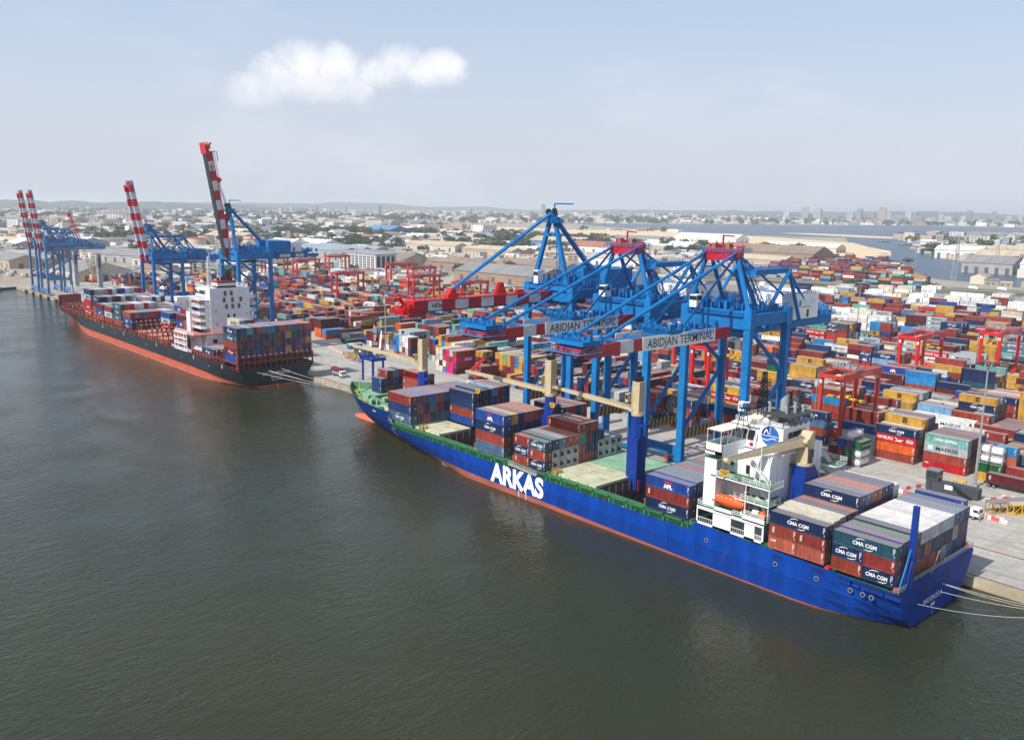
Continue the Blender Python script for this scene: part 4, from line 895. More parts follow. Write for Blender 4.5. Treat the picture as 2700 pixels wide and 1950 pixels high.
# aft crane over the accommodation
b = MB(); b.box(-93.9, -90.3, 164.0, 170.0, 8.0, 17.5, 0)
b.extr([(164.0, 17.5), (170.0, 17.5), (169.4, 20.6), (167.6, 23.0), (164.0, 23.0)], 0, -93.6, -90.5, 0)
root = P(b, 'ship_crane', MASTBLUE)
b = MB(); b.tube((-92, 165.8, 23.0), (-92, 165.8, 23.6), 1.9, 14); b.box(-93.4, -90.6, 164.6, 167.2, 23.6, 26.2)
b.add([(x, y, z) for x in (-93.3, -90.7) for y, z in ((164.6, 26.2), (164.6, 28.4), (166.2, 30.2), (167.2, 30.2), (167.2, 26.2))], [(0, 1, 2, 3, 4), (9, 8, 7, 6, 5), (0, 5, 6, 1), (1, 6, 7, 2), (2, 7, 8, 3), (3, 8, 9, 4)], 0)
b.tube((-93.6, 164.2, 28.4), (-90.4, 164.2, 28.4), .6, 10); P(b, 'crane_housing', CREAMP, root)
b = MB(); b.box(-90.6, -90.1, 164.8, 166.2, 25.0, 26.6, 0); b.tube((-90.4, 165.5, 24.2), (-90.3, 165.5, 24.2), .7, 10, 0); P(b, 'winch_box', [DARK], root)
b = MB(); b.bar((-92, 164.6, 28.3), (-95.8, 154.5, 26.9), 1.8, 1.9, 0, 1.35, 1.2); b.bar((-95.8, 154.5, 26.9), (-98.6, 147.4, 25.9), 1.35, 1.2, 0, .8, .6); b.bar((-92, 164.6, 29.28), (-98.6, 147.4, 26.25), 1.7, .06, 1, .7, .06); b.tube((-99.4, 147.6, 25.7), (-98.0, 147.0, 25.7), .5, 10, 0); P(b, 'jib', [CREAMP, mat('jib_grating', (.16, .15, .14), .8)], root)
b = MB(); hk = np.array((-98.8, 146.9, 23.3))
for s in (-.3, .3): b.bar(hk + (s, 0, .5), (-98.7 + s, 147.2, 25.6), .05, .05, 2)
pts = [(1.05, .45), (.9, -.2), (.45, -.7), (0, -.85), (-.45, -.7), (-.9, -.2), (-1.05, .45)]; nn = 7
b.add([hk + np.array((p * .92, p * .3, q)) + np.array((-.3, .92, 0)) * s for s in (-.25, .25) for p, q in pts], [tuple(range(nn)), tuple(range(2 * nn - 1, nn - 1, -1))] + [(i, (i + 1) % nn, nn + (i + 1) % nn, nn + i) for i in range(nn)], 0)
for k in range(5):
    p0 = -.8 + k * .38; b.add([hk + np.array((.92 * p, .3 * p, q)) + np.array((-.3, .92, 0)) * -.27 for p, q in ((p0, .42), (p0 + .17, .42), (p0 * .5 + .1, -.5), (p0 * .5, -.5))], [(0, 1, 2, 3)], 1)
b.bar(hk + (0, 0, -.8), hk + (0, 0, -1.7), .2, .2, 3); P(b, 'hook_block', [YELLOW, BLACK, DARK, OXIDE], root)
# stern: raised bulwark, tall blue king post, stay, ensign
b = MB(); b.box(-63.4, -63.05, 155.5, 183.3, 8.3, 8.9, 0); P(b, 'stern_bulwark', SHIPBLUE)
b = MB(); b.rail([(-63.2, 156, 8.9), (-63.2, 183.4, 8.9)], 1.0, .08, 1.8, 0); b.rail([(-63.2, 150.6, 8.35), (-63.2, 155.5, 8.35)], 1.0, .08, 1.4); b.rail([(-64, 150.5, 8.35), (-63.2, 150.5, 8.35)], 1, .08, 1); b.rail([(-63.2, 183.4, 8.9), (-66, 183.4, 8.9)], 1, .08, 1.4); P(b, 'guard_rail', STEEL)
b = MB(); b.bar((-63.5, 155.3, 8.0), (-63.5, 155.3, 23.8), 1.15, .95, 0, .95, .8, up=(0, 1, 0)); b.box(-64.1, -62.9, 154.7, 155.9, 14.2, 14.8); b.add([(-64, 155, 8), (-63, 155, 8), (-63, 155, 14), (-64, 155, 14), (-63.8, 153.3, 8), (-63.2, 153.3, 8)], [(0, 3, 4), (1, 5, 2), (4, 3, 2, 5), (0, 4, 5, 1)], 0)
b.bar((-63.6, 155, 15.6), (-63.6, 151.4, 8.4), .26, .26, 1); b.box(-63.9, -62.8, 156, 157.2, 13.2, 13.5, 1); P(b, 'king_post', [MASTBLUE, CRANEBLUE])
b = MB(); b.bar((-62.9, 163.3, 8.9), (-62.3, 164.6, 13.4), .1, .1, 1)
b.add([(-62.5, 164.3, 12.4), (-62.4, 164.45, 12.9), (-62.1, 163.6, 11.9), (-62.0, 163.4, 11.2), (-62.3, 163.9, 11.0)], [(0, 1, 2), (0, 2, 4), (2, 3, 4)], 0); P(b, 'ensign', [BRIGHTRED, CREAMP])
b = MB()
for x, y, z in ((-64.0, 151.3, 8.6), (-64.0, 157.5, 8.6), (-64.2, 182.4, 9.2), (-77.3, 151.2, 8.6)): b.tube((x, y - .5, z), (x, y + .5, z), .5, 10)
P(b, 'mooring_winch', mat('winch_red', (.5, .03, .03), .5))
def rope(p, q, sag, r=.05, n=10):
    b = MB(); p = np.array(p, float); q = np.array(q, float); pts = [p + (q - p) * k / n - (0, 0, sag * 4 * (k / n) * (1 - k / n)) for k in range(n + 1)]
    for a, c in zip(pts[:-1], pts[1:]): b.tube(a, c, r, 5, 0, cap=False)
    return b
for i, (p, q, s) in enumerate((((-62.9, 158.4, 4.2), (-40, QY + .9, GZ + .4), 1.6), ((-62.9, 166.8, 4.4), (-38, QY + 1.0, GZ + .4), 1.0), ((-62.9, 169.0, 5.2), (-36, QY + 1.0, GZ + .4), 1.3), ((-62.9, 169.2, 5.2), (-34, QY + 1.0, GZ + .4), .8))):
    tag(rope(p, q, s).build('mooring_rope', ROPE), ['lowest pale mooring rope from the blue stern to the quay', 'pale mooring rope by the stern lettering, second from the water', 'pale mooring rope from the blue stern, third from the water', 'topmost pale mooring rope from the blue stern to the quay'][i], 'rope', 'mooring ropes of the blue ship')
for i, (p, q) in enumerate((((-272, 166, 11), (-310, QY + 1, GZ + .4)), ((-270, 170, 11), (-300, QY + 1, GZ + .4)))):
    tag(rope(p, q, .8).build('mooring_rope', ROPE), ['pale mooring rope from the blue bow, the longer one', 'pale mooring rope from the blue bow, the shorter one'][i], 'rope', 'mooring ropes of the blue ship')
# ---- containers on the blue ship
def rows(xc, base, cfg, where, y0=150.8, L=LONG):
    """cfg: {row: [tiers from the bottom]}; a tier is (colour, brand) or a pair of two for twenty-footers"""
    for r, tiers in cfg.items():
        z = base; y = y0 + CW / 2 + r * 2.48
        for t in tiers:
            h = 2.59
            if isinstance(t, tuple) and len(t) == 3 and t[2] == 'H': h = 2.9; t = t[:2]
            reef = False
            if isinstance(t, tuple) and len(t) == 3 and t[2] == 'R': reef = True; t = t[:2]
            if isinstance(t, list):
                for s, (c, br) in zip((-1, 1), t): put(xc + s * (LONG / 2 - SHORT / 2), y, z, SHORT, h, 0, c, br, where, 'containers on the blue ship')
            elif t is not None: put(xc, y, z, L, h, 0, t[0], t[1], where, 'containers on the blue ship', reef)
            z += h
def rnd(n, mix=MIX_SHIP, hs=()): return [(*pick(mix), 'H') if i in hs else pick(mix) for i in range(n)]
A = {0: [[('rust red', 'code'), ('navy', 'CMA CGM')], [('navy', 'CMA CGM'), ('brick red', 'code')], ('teal blue', 'CMA CGM')], 1: rnd(2, hs=(0,)) + [('purple', 'code')], 2: rnd(2, hs=(0,)) + [('green', 'code')], 3: rnd(2, hs=(0, 1)) + [('dark blue', 'code')]}
for r in range(4, 10): A[r] = rnd(2, hs=(0, 1)) + [('white', None)]
for r, c in ((10, 'steel blue'), (11, 'steel blue'), (12, 'dark blue')): A[r] = rnd(2, hs=(0, 1)) + [(c, 'code')]
rows(-70.45, 8.95, A, 'sternmost bay of the blue ship')
B = {0: [[('salmon', 'CAI'), ('salmon', 'code')], [('rust red', 'TEX'), ('brick red', 'TEX')], ('navy', 'CMA CGM')], 1: rnd(2, hs=(0,)) + [('cream', None)], 2: rnd(2, hs=(0, 1)) + [('cream', None)], 3: rnd(2, hs=(0, 1)) + [('navy', 'code')], 4: rnd(2, hs=(0, 1)) + [('rust red', 'code')]}
for r, c in ((5, 'navy'), (6, 'steel blue'), (7, 'salmon'), (8, 'salmon'), (9, 'dark blue'), (10, 'dark blue')): B[r] = rnd(3, hs=(0, 1)) + [(c, 'CMA CGM' if r == 5 else 'code')]
B[11] = rnd(3) + [('white', None)]; B[12] = rnd(2)
rows(-84.05, 8.95, B, 'bay behind the accommodation of the blue ship')
C = {0: [('navy', 'CMA CGM'), ('brick red', 'TEX'), ('royal blue', 'APL')]}
for r, c in ((1, 'steel blue'), (2, 'steel blue'), (3, 'steel blue'), (4, 'brick red'), (5, 'steel blue'), (6, 'dark blue'), (7, 'brick red'), (8, 'purple'), (9, 'navy')): C[r] = rnd(2, hs=(1,) if r else ()) + [(c, 'code')]
C[10] = rnd(2); C[11] = rnd(2); C[12] = [('navy', 'code'), ('brick red', 'code')]
rows(-116.0, 8.9, C, 'bay just ahead of the white accommodation')
D = {0: [[('rust red', 'TEX'), ('navy', 'CMA CGM')], [('navy', 'CMA CGM'), ('rust red', 'TEX')], [('brick red', 'TEX'), ('teal blue', 'CMA CGM')]]}
for r, c in ((1, 'teal blue'), (2, 'light blue'), (3, 'salmon'), (4, 'salmon')): D[r] = [('pale grey', None, 'R'), ('pale grey', None, 'R'), (c, 'CMA CGM' if r == 1 else 'code', 'H')]
for r in (5, 6, 7): D[r] = rnd(2) + [({5: 'mint', 6: 'brick red', 7: 'navy'}[r], 'code', 'H'), ('rust red', 'TEX' if r == 5 else 'code')]
for r in (8, 9, 10, 11): D[r] = [('pale grey', None, 'R'), ('pale grey', None, 'R')]
D[8].append(('navy', 'code')); rows(-161.3, 8.95, D, 'stepped bay with pale reefers on the blue ship')
E_ = {0: [('steel blue', 'code', 'H'), ('rust red', 'code', 'H'), ('navy', 'CMA CGM', 'H'), ('royal blue', 'APL', 'H')]}
for r, c in ((1, 'ochre'), (2, 'navy'), (3, 'salmon'), (4, 'salmon'), (5, 'salmon')): E_[r] = rnd(3, hs=(0, 1, 2)) + [(c, 'code', 'H')]
E_[6] = rnd(3); E_[7] = rnd(2)
for r, c in ((9, 'navy'), (10, 'bright red'), (11, 'navy'), (12, 'salmon')): E_[r] = rnd(3, hs=(1,)) + [(c, 'CMA CGM' if r == 9 else 'code')]
rows(-177.3, 9.1, E_, 'tall bay beside the ARKAS lettering')
F_ = {6: [('royal blue', 'code'), ('rust red', 'TEX'), ('dark blue', 'code'), ('navy', 'code')], 7: rnd(3, hs=(0, 1)) + [('dark blue', 'code')], 8: rnd(3, hs=(0, 1)) + [('navy', 'code')]}
for r, c in ((9, 'light blue'), (10, 'brick red'), (11, 'dark blue')): F_[r] = rnd(3, hs=(0, 1, 2)) + [(c, 'code')]
rows(-208.55, 9.1, F_, 'dark blue group beside the forward hatch')
G_ = {0: [('steel blue', 'CMA CGM', 'H'), ('dark blue', 'code', 'H'), ('brick red', 'code', 'H')]}
for r, c in ((1, 'purple'), (2, 'purple'), (3, 'sky blue'), (4, 'salmon'), (5, 'steel blue'), (6, 'brick red'), (7, 'royal blue'), (8, 'brick red'), (9, 'purple'), (10, 'steel blue')): G_[r] = rnd(2, hs=(0, 1)) + [(c, 'code', 'H')]
rows(-220.6, 9.65, G_, 'foremost wide bay of the blue ship')
rows(-256.3, 10.95, {0: [('dark blue', 'code'), ('dark blue', 'code')], 1: [('brown', 'code'), ('navy', 'code'), ('brick red', 'TEX')], 2: rnd(2) + [('light blue', None)], 3: rnd(2) + [('salmon', None)]}, 'short boxes at the blue bow', y0=165.6, L=SHORT)
rows(-245.6, 10.95, {0: [('salmon', 'TEX'), ('salmon', 'TEX'), ('bright red', 'CAI')], 1: rnd(2) + [('rust red', 'code')]}, 'red stack beside the foremost ship crane', y0=173.6)
# ================================================================ BLACK SHIP
YC2 = 167.65; HB2 = 17.15
S2 = thing('container_ship', 'black container ship with red lower hull and white tower moored farther along', 'ship', (-480, YC2, 0)); S2O = (-480, YC2, 0)
def P2(b, name, mats, parent=None, smooth=False): return b.build(name, mats, parent or S2, S2O, smooth)
def d2(x): return HB2 * max(0, 1 - max(0, (-572 - x) / 62) ** 2.4)
def w2(x):
    f = HB2 * max(0, 1 - max(0, (-535 - x) / 82) ** 1.25)
    if x > -372: f *= 1 - .55 * ((x + 372) / 37.0) ** 1.8
    return f
def z2(x): return 9.3 if x < -352 and x > -590 else (9.3 + min(1, (-590 - x) / 30) * 3.2 if x <= -590 else 9.3 - (x + 352) / 17 * .4)
XS2 = [-335, -337, -340, -346, -354, -366, -380, -400, -430, -460, -490, -515, -535, -550, -562, -574, -584, -594, -602, -609, -615, -620, -625, -629, -632, -634]
b = MB()
def rg2(s):
    out = []
    for x in XS2:
        dz = z2(x); bz = 3.4 if x < -372 else 3.4 - (x + 372) / 37 * 2.3; r = []
        for z in (-2, 0, .55, bz, bz + (dz - bz) * .33, bz + (dz - bz) * .66, dz):
            f = 0 if z <= 0 else min(1, z / dz) ** (1.4 if x < -500 else .5); r.append((x, YC2 + s * (w2(x) + (d2(x) - w2(x)) * f), z))
        out.append(r)
    return out
for s in (-1, 1):
    R = rg2(s)
    for i in range(len(R) - 1):
        for j in range(6):
            q = [R[i][j], R[i + 1][j], R[i + 1][j + 1], R[i][j + 1]]; b.poly(q if s < 0 else q[::-1], 2 if j < 2 else (1 if j < 3 else 0))
L0, R0 = rg2(-1)[0], rg2(1)[0]
for j in range(6): b.poly([L0[j], R0[j], R0[j + 1], L0[j + 1]], 1 if j < 3 else 0)
P2(b, 'hull', [BLACKHULL, BOOT2, mat('faded_boot_top', (.40, .16, .13), .7, var=.25, rust=.1)])
b = MB(); b.box(-336.2, -334.2, YC2 - .35, YC2 + .35, -2, 1.2); P2(b, 'rudder', BOOT2)
b = MB()
for a, c in zip(XS2[:-1], XS2[1:]): b.poly([(a, YC2 - d2(a) + .2, min(z2(a), z2(c)) - 1.0), (c, YC2 - d2(c) + .2, min(z2(a), z2(c)) - 1.0), (c, YC2 + d2(c) - .2, min(z2(a), z2(c)) - 1.0), (a, YC2 + d2(a) - .2, min(z2(a), z2(c)) - 1.0)], 0)
P2(b, 'deck', OXIDE)
b = MB()
put_text(b, 'RHL CONSTANTIA', (-334.9, 167.2, 5.3), (0, 1, 0), (0, 0, 1), 1.25, 12.2, .025, 0); P2(b, 'hull_lettering', PRINTS); b = MB(); put_text(b, 'MONROVIA', (-334.9, 167.4, 3.9), (0, 1, 0), (0, 0, 1), .8, 5.2, .02, 0); P2(b, 'hull_lettering', PRINTS); b = MB(); put_text(b, 'IMO 9495765', (-334.9, 167.4, 2.8), (0, 1, 0), (0, 0, 1),   .65, 4.8, .015, 0); P2(b, 'hull_lettering', PRINTS); b = MB()
for x in (-365, -395, -440, -486, -520): b.box(x, x + .9, YC2 - HB2 - .05, YC2 - HB2 - .02, 6.2, 6.4, 0); b.box(x + 14, x + 14.5, YC2 - HB2 - .05, YC2 - HB2 - .02, 7.2, 8.9, 0)
o = P2(b, 'draught_mark', PRINT_W); o['kind'] = 'stuff'
# deck edge stanchions, lashing bridges
b = MB()
for k in range(76):
    x = -350 - k * 3.3
    if x < -592 or -402 < x < -384: continue
    for s in (-1, 1):
        y = YC2 + s * (d2(x) - .5); b.box(x, x + .45, y - .2, y + .2, 8.3, 11.0, 0)
        if k % 2: b.bar((x, y, 10.8), (x + 2.8, y, 8.6), .14, .14, 0)
for s in (-1, 1):
    b.bar((-592, YC2 + s * (d2(-592) - .5), 11), (-402, YC2 + s * (HB2 - .5), 11), .3, .3, 0); b.bar((-384, YC2 + s * (HB2 - .5), 11), (-350, YC2 + s * (HB2 - .5), 11), .3, .3, 0)
o = P2(b, 'lashing_stanchion', OXIDE); o['kind'] = 'stuff'
def bridge2(x, top, n=14):
    b = MB(); y0 = YC2 - HB2 + .6; w = (2 * HB2 - 1.2) / n; lo = YC2 - d2(x) + .6
    for k in range(n + 1):
        y = y0 + k * w
        if y < lo or y > 2 * YC2 - lo: continue
        b.box(x - .35, x + .35, y - .16, y + .16, 8.3, top, 0); b.box(x - .2, x + .2, y - .2, y + .2, top, top + .45, 1)
        if k % 3 == 0 and k < n: b.bar((x, y, 8.8), (x, y + w, top - .5), .16, .16, 0)
    for z in (10.8, top - .3): b.box(x - .4, x + .4, max(y0, lo), min(y0 + n * w, 2 * YC2 - lo), z, z + .28, 0)
    return P2(b, 'lashing_bridge', [OXIDE, WHITE])
for x in (-356.8, -404, -417.5, -431.5, -446, -460.4, -474.8, -489.2, -504, -518.5, -533, -547.5, -561.5, -575): bridge2(x, 15.0 if -461 < x < -403 else 13.6)
b = MB()
for k in range(9):
    x0 = -416.5 - k * 14.4
    if x0 < -560: break
    for q in range(3):
        y = YC2 - HB2 + 2.2 + q * 10.2; b.box(x0 - 12.2, x0, y, y + 9.6, 8.3, 10.9, 0)
        if k < 3:
            for j in range(8): b.box(x0 - 11.5 + (j % 4) * 3, x0 - 10.3 + (j % 4) * 3, y + 1 + (j // 4) * 4, y + 3.2 + (j // 4) * 4, 10.9, 10.98, 1)
P2(b, 'hatch_cover', [OXIDE_PALE, mat('hatch_pale_patch', (.62, .42, .36), .7)])
# stern gallery of red frames under the after stack
b = MB(); y0 = YC2 - HB2 + .4
for k in range(15): b.box(-336.4, -335.7, y0 + k * 2.42 - .22, y0 + k * 2.42 + .22, 8.3, 13.6, 0)
for z in (11.0, 13.2): b.box(-336.6, -335.6, y0, y0 + 33.9, z, z + .5, 0)
b.box(-336.9, -335.5, y0 - .2, y0 + .35, 8.5, 15.2, 0); b.box(-349.6, -335.5, y0 - .2, y0 + .2, 10.7, 11.1, 0); b.box(-349.8, -349.2, y0 - .2, y0 + .3, 8.3, 15, 0)
b.box(-348.9, -348.3, y0, y0 + 33.9, 8.3, 11, 1); b.box(-348, -336, y0 + .4, y0 + 33.4, 10.7, 11.0, 0)
for k in range(15): b.box(-336.2, -335.9, y0 + k * 2.42 - .12, y0 + k * 2.42 + .12, 13.7, 14.1, 2)
P2(b, 'stern_frame', [OXIDE, BLACK, WHITE])
# tower
b = MB(); b.box(-397, -384, 160.7, 179.5, 9, 37.6, 0); b.box(-399.5, -386, 157, 178.6, 9, 17.6, 0); b.box(-399.5, -380, 150.8, 184.3, 17.2, 17.6, 1); b.box(-384, -380, 157, 179, 9, 17.2, 0); tw = P2(b, 'accommodation_block', [WHITE, OXIDE_PALE])
b = MB()
for zz, ys in ((34.0, (167.2, 170.2)), (31.0, (166.6, 170.6, 174.6)), (28.0, (167.6, 170.6, 173.6))):
    for y in ys: b.box(-383.98, -383.9, y, y + 1.3, zz, zz + 2.2, 0)
for y in (168.6, 171.4): b.box(-383.98, -383.9, y, y + .9, 24.0, 25.6, 1)
for y, z in ((163, 27), (163.4, 21), (177, 29.5), (178, 25), (177, 22)): b.box(-383.98, -383.92, y, y + .45, z, z + .6, 1)
b.box(-379.96, -379.9, 166, 168, 13, 15.5, 1); b.box(-379.96, -379.9, 159.5, 161.5, 13.4, 15.2, 1)
P2(b, 'louvre', [mat('louvre_grey', (.12, .12, .13), .6), BLACK], tw)
for z in (19.8, 23, 26.2, 29.4, 32.6):
    b = MB()
    for s, (ya, yb) in ((-1, (156.2, 160.7)), (1, (179.5, 183))):
        b.box(-398, -384.5, ya, yb, z - .3, z, 0); y = ya if s < 0 else yb; b.rail([(-398, y, z), (-384.5, y, z), (-384.5, (ya + yb) / 2, z)], 1.1, .12, 2, 0); b.box(-396, -390, min(160.6, yb) if s < 0 else 179.5, (160.66 if s < 0 else 179.56), z + .3, z + 2.1, 1)
    P2(b, 'side_gallery', [WHITE, GREYP], tw)
b = MB()
for s in (-1, 1):
    y = YC2 + s * (HB2 + .3); ya = YC2 + s * 8; y0, y1 = sorted((y, ya)); b.box(-399, -395.5, y0, y1, 31.6, 33.4, 0)
    b.extr([(y, 31.6), (YC2 + s * 10.5, 28.0), (YC2 + s * 10.5, 31.6)], 0, -398, -396, 0)
    b.box(-398.6, -394.4, *sorted((YC2 + s * 11.2, YC2 + s * 12.4)), 17.6, 31.6, 0); b.box(-400, -394.6, *sorted((y, YC2 + s * 14.2)), 33.4, 33.5, 0)
P2(b, 'bridge_wing', WHITE, tw)
b = MB(); b.box(-399, -389, 160.2, 178.8, 33.4, 37.2, 0); b.box(-388.8, -388.7, 160.4, 178, 34.6, 36.4, 1); b.box(-399, -389, 160.1, 160.15, 34.6, 36.4, 1); b.rail([(-399, 160.4, 37.6), (-385, 160.9, 37.6), (-384.2, 179.3, 37.6), (-399, 179, 37.6)], 1.2, .12, 2, 0); P2(b, 'wheelhouse', [WHITE, GLASS], tw)
b = MB(); b.box(-389.5, -384.3, 164.6, 173.4, 37.6, 38.5, 1); b.box(-389.52, -384.28, 164.58, 173.42, 38.5, 39.7, 0); b.box(-389.5, -384.3, 164.6, 173.4, 39.7, 40.8, 2); b.box(-389.5, -384.2, 164.6, 173.4, 36.2, 37.6, 1); fn = P2(b, 'funnel', [WHITE, BLACK, mat('funnel_red', (.38, .04, .04), .5)], tw)
b = MB()
for y, r, h_ in ((166, .6, 1.2), (168, .7, 1.6), (170.4, 1.5, 2.8), (172.3, .6, 1.4)): b.tube((-386.8, y, 40.8), (-386.8, y, 40.8 + h_), r, 10, 0)
b.tube((-388.5, 170.4, 43.2), (-385.4, 170.4, 44.2), 1.35, 12, 0); P2(b, 'exhaust_pipe', BLACK, fn)
b = MB(); lattice(b, (-393, 164.6, 37.6), (-393, 164.6, 51.5), 1.6, .8, 8, .18); b.bar((-393, 158.5, 46), (-393, 170.5, 46), .25); b.bar((-393, 160, 49.5), (-393, 169, 49.5), .22); P2(b, 'signal_mast', WHITE, tw); b = MB(); lattice(b, (-393.5, 169.5, 37.6), (-393.5, 169.5, 50), 1.3, .7, 7, .16); b.bar((-393.5, 166, 47.6), (-393.5, 173, 47.6), .2)
P2(b, 'signal_mast', WHITE, tw)
for y, z in ((161.5, 38), (176.5, 38), (159.8, 34)): b = MB(); b.tube((-394, y, z), (-394, y, z + 1.8), .18, 6); b.ball((-394, y, z + 2.2), .75, 10, 6); P2(b, 'satellite_dome', WHITE, tw)
b = MB(); b.bar((-398.2, 156.05, 24.4), (-396.4, 156.05, 26.9), .3, .12, 0); b.bar((-396.4, 156.05, 24.4), (-398.2, 156.05, 26.9), .3, .12, 0); P2(b, 'red_cross_mark', [PRINT_R], tw)
b = MB()
for x in (-402.4, -398.6, -391.4, -388.4):
    b.box(x, x + .5, 150.6, 151.1, 9.3, 17.2, 0)
for z in (9.4, 12.0, 14.6, 17.2): b.box(-402.4, -387.9, 150.55, 151.05, z, z + .45, 0)
b.rail([(-402.4, 150.6, 12.4), (-388, 150.6, 12.4)], 1.1, .12, 1.5); b.rail([(-406, 150.6, 9.6), (-383, 150.6, 9.6)], 1.2, .14, 1.2); b.rail([(-402, 151, 17.6), (-380, 151, 17.6), (-380, 184, 17.6)], 1.1, .12, 2); P2(b, 'boat_station', WHITE)
for y in (153.6, 181.6):
    b = MB(); R = [[(x, y + r * math.cos(2 * PI * k / 12), 14.6 + r * math.sin(2 * PI * k / 12)) for k in range(12)] for x, r in ((-404.8, .2), (-404, 1.0), (-401.5, 1.45), (-397, 1.45), (-395.2, 1.0), (-394.6, .3))]; b.loft(R, 0, close=True); P2(b, 'lifeboat', mat('pale_boat_orange', (.75, .25, .10), .5))
b = MB(); b.box(-628, -612, 163, 172, 9.5, 13.5, 0) if False else b.box(-618, -617, 158, 177, 10, 15.5, 0); b.tube((-622, YC2, 11), (-622, YC2, 21), .35, 8, 1); P2(b, 'breakwater', [OXIDE, WHITE])
for i, (p, q) in enumerate((((-334.8, 158.6, 7.0), (-296, QY + .8, GZ + .3)), ((-334.8, 163.5, 7.2), (-292, QY + .9, GZ + .3)), ((-334.8, 163.9, 7.2), (-290, QY + .9, GZ + .3)), ((-334.8, 169.6, 7.4), (-299, QY + .9, GZ + .3)))):
    tag(rope(p, q, .8, .07).build('mooring_rope', ROPE), ['mooring rope nearest the water at the black stern', 'left one of the paired mooring ropes at the black stern', 'right one of the paired mooring ropes at the black stern', 'mooring rope above the white lettering, farthest from the water, black stern'][i], 'rope', 'mooring ropes of the black ship')
def rows2(xc, base, cfg, where):
    for r, tiers in cfg.items():
        z = base
        for t in tiers:
            if t is not None: put(xc, 150.95 + CW / 2 + r * 2.43, z, LONG, 2.9, 0, t[0], t[1], where, 'containers on the black ship')
            z += 2.9
MIX2 = ['navy'] * 8 + ['dark blue'] * 4 + ['royal blue'] * 3 + ['teal blue'] * 2 + ['rust red'] * 2 + ['maroon'] * 5 + ['brick red'] * 3 + ['steel blue', 'purple', 'brown', 'green', 'ochre']  # darker, bluer mix: shade on the stern ends is put into the colours
MIX3 = ['grey'] * 4 + ['navy'] * 4 + ['maroon'] * 3 + ['brick red'] * 3 + ['bright red'] * 2 + ['royal blue'] * 3 + ['steel blue', 'white', 'white', 'teal blue']
cfg = {r: [pick(MIX2) for _ in range(5)] for r in range(14)}
cfg[0] = [('royal blue', 'code'), ('maroon', 'CMA CGM'), ('rust red', 'TEX'), ('teal blue', 'CMA CGM'), ('navy', 'CMA CGM')]
for r, c in enumerate(['navy', 'royal blue', 'mint', 'dark blue', 'salmon', 'steel blue', 'sky blue', 'dark blue', 'salmon', 'salmon', 'steel blue', 'purple', 'bright red', 'salmon']): cfg[r][4] = (c, cfg[r][4][1] if r == 0 else 'code')
rows2(-342.8, 11.05, cfg, 'stern bay of the black ship')
w = 'low stack between the tower and stern bay, black ship'
rows2(-366, 11.0, {0: [('navy', 'CMA CGM')], 1: [('steel blue', None)], 2: [('salmon', None)], 3: rnd(1), 8: rnd(3), 9: rnd(3), 10: rnd(4), 11: rnd(4), 12: rnd(4)}, w)
rows2(-366, 11.0, {5: [('pale grey', None), ('grey', None), ('bright red', None), ('white', None), ('cream', 'MAERSK')], 6: rnd(5), 7: rnd(5)}, w)
w = 'forward deck of the black ship'
rows2(-410.6, 11.0, {2: [('steel blue', None), ('brick red', 'code')], 4: [('rust red', None)] * 3, 5: [('rust red', None)] * 4, 8: rnd(3, MIX3), 9: rnd(3, MIX3), 10: rnd(3, MIX3)}, w)
rows2(-425, 11.0, {r: [pick(MIX3) for _ in range(2 if r < 12 else 3)] for r in range(9, 14)}, w)
rows2(-439, 11.0, {r: [pick(MIX3) for _ in range(3 if r != 8 else 4)] for r in range(7, 14)}, w)
rows2(-453.4, 11.0, {r: [pick(MIX3) for _ in range(3 if r < 9 else 4)] for r in range(6, 14)}, w)
c = {r: [pick(MIX3) for _ in range(3)] for r in range(14)}; c[0] = [('navy', 'CMA CGM'), ('royal blue', 'APL'), ('rust red', None)]
for r, q in enumerate(['rust red', 'salmon', 'steel blue', 'steel blue', 'salmon', 'bright red', 'purple', 'pale grey']): c[r][2] = (q, None)
rows2(-467.6, 11.0, c, 'salmon topped bay ahead of the red frames, black ship')
c = {r: [pick(MIX3) for _ in range(4)] for r in range(8)}; c[0] = [('rust red', None), ('teal blue', 'CMA CGM'), ('teal blue', 'CMA CGM'), ('teal blue', 'CMA CGM')]
for r, q in enumerate(['teal blue', 'salmon', 'bright red', 'white', 'white', 'bright red', 'white']): c[r][3] = (q, c[r][3][1] if r == 0 else None)
for r in range(8, 14): c[r] = [pick(MIX3) for _ in range(3)]
rows2(-482, 11.0, c, 'tall teal bay of the black ship')
c = {0: [('rust red', None), ('pale grey', 'MAERSK'), ('brick red', None)], 1: rnd(3, MIX3), 7: rnd(4, MIX3), 8: rnd(4, MIX3)}
for r in range(9, 14): c[r] = rnd(3, MIX3)
rows2(-496.6, 11.0, c, w)
c = {r: rnd(3, MIX3) for r in range(7)}; c[0] = [('rust red', None), ('royal blue', 'APL'), ('maroon', None)]
for r in range(8, 14): c[r] = rnd(4, MIX3)
c[8][3] = ('teal blue', 'CMA CGM'); c[10][3] = ('white', None); c[11][3] = ('royal blue', None); rows2(-511, 11.0, c, w)
c = {r: rnd(4, MIX3) for r in range(2, 14)}; c[1] = [('rust red', None), ('rust red', None), ('navy', None), ('navy', 'CMA CGM')]; rows2(-525.6, 11.0, c, w)
c = {r: rnd(5, MIX3) for r in range(1, 13)}
for r, q in enumerate(['pale grey', 'grey', 'brick red', 'white', 'royal blue', 'royal blue', 'white', 'pale grey', 'salmon', 'bright red']): c[3 + r][4] = (q, None)
rows2(-540.2, 11.0, c, w)
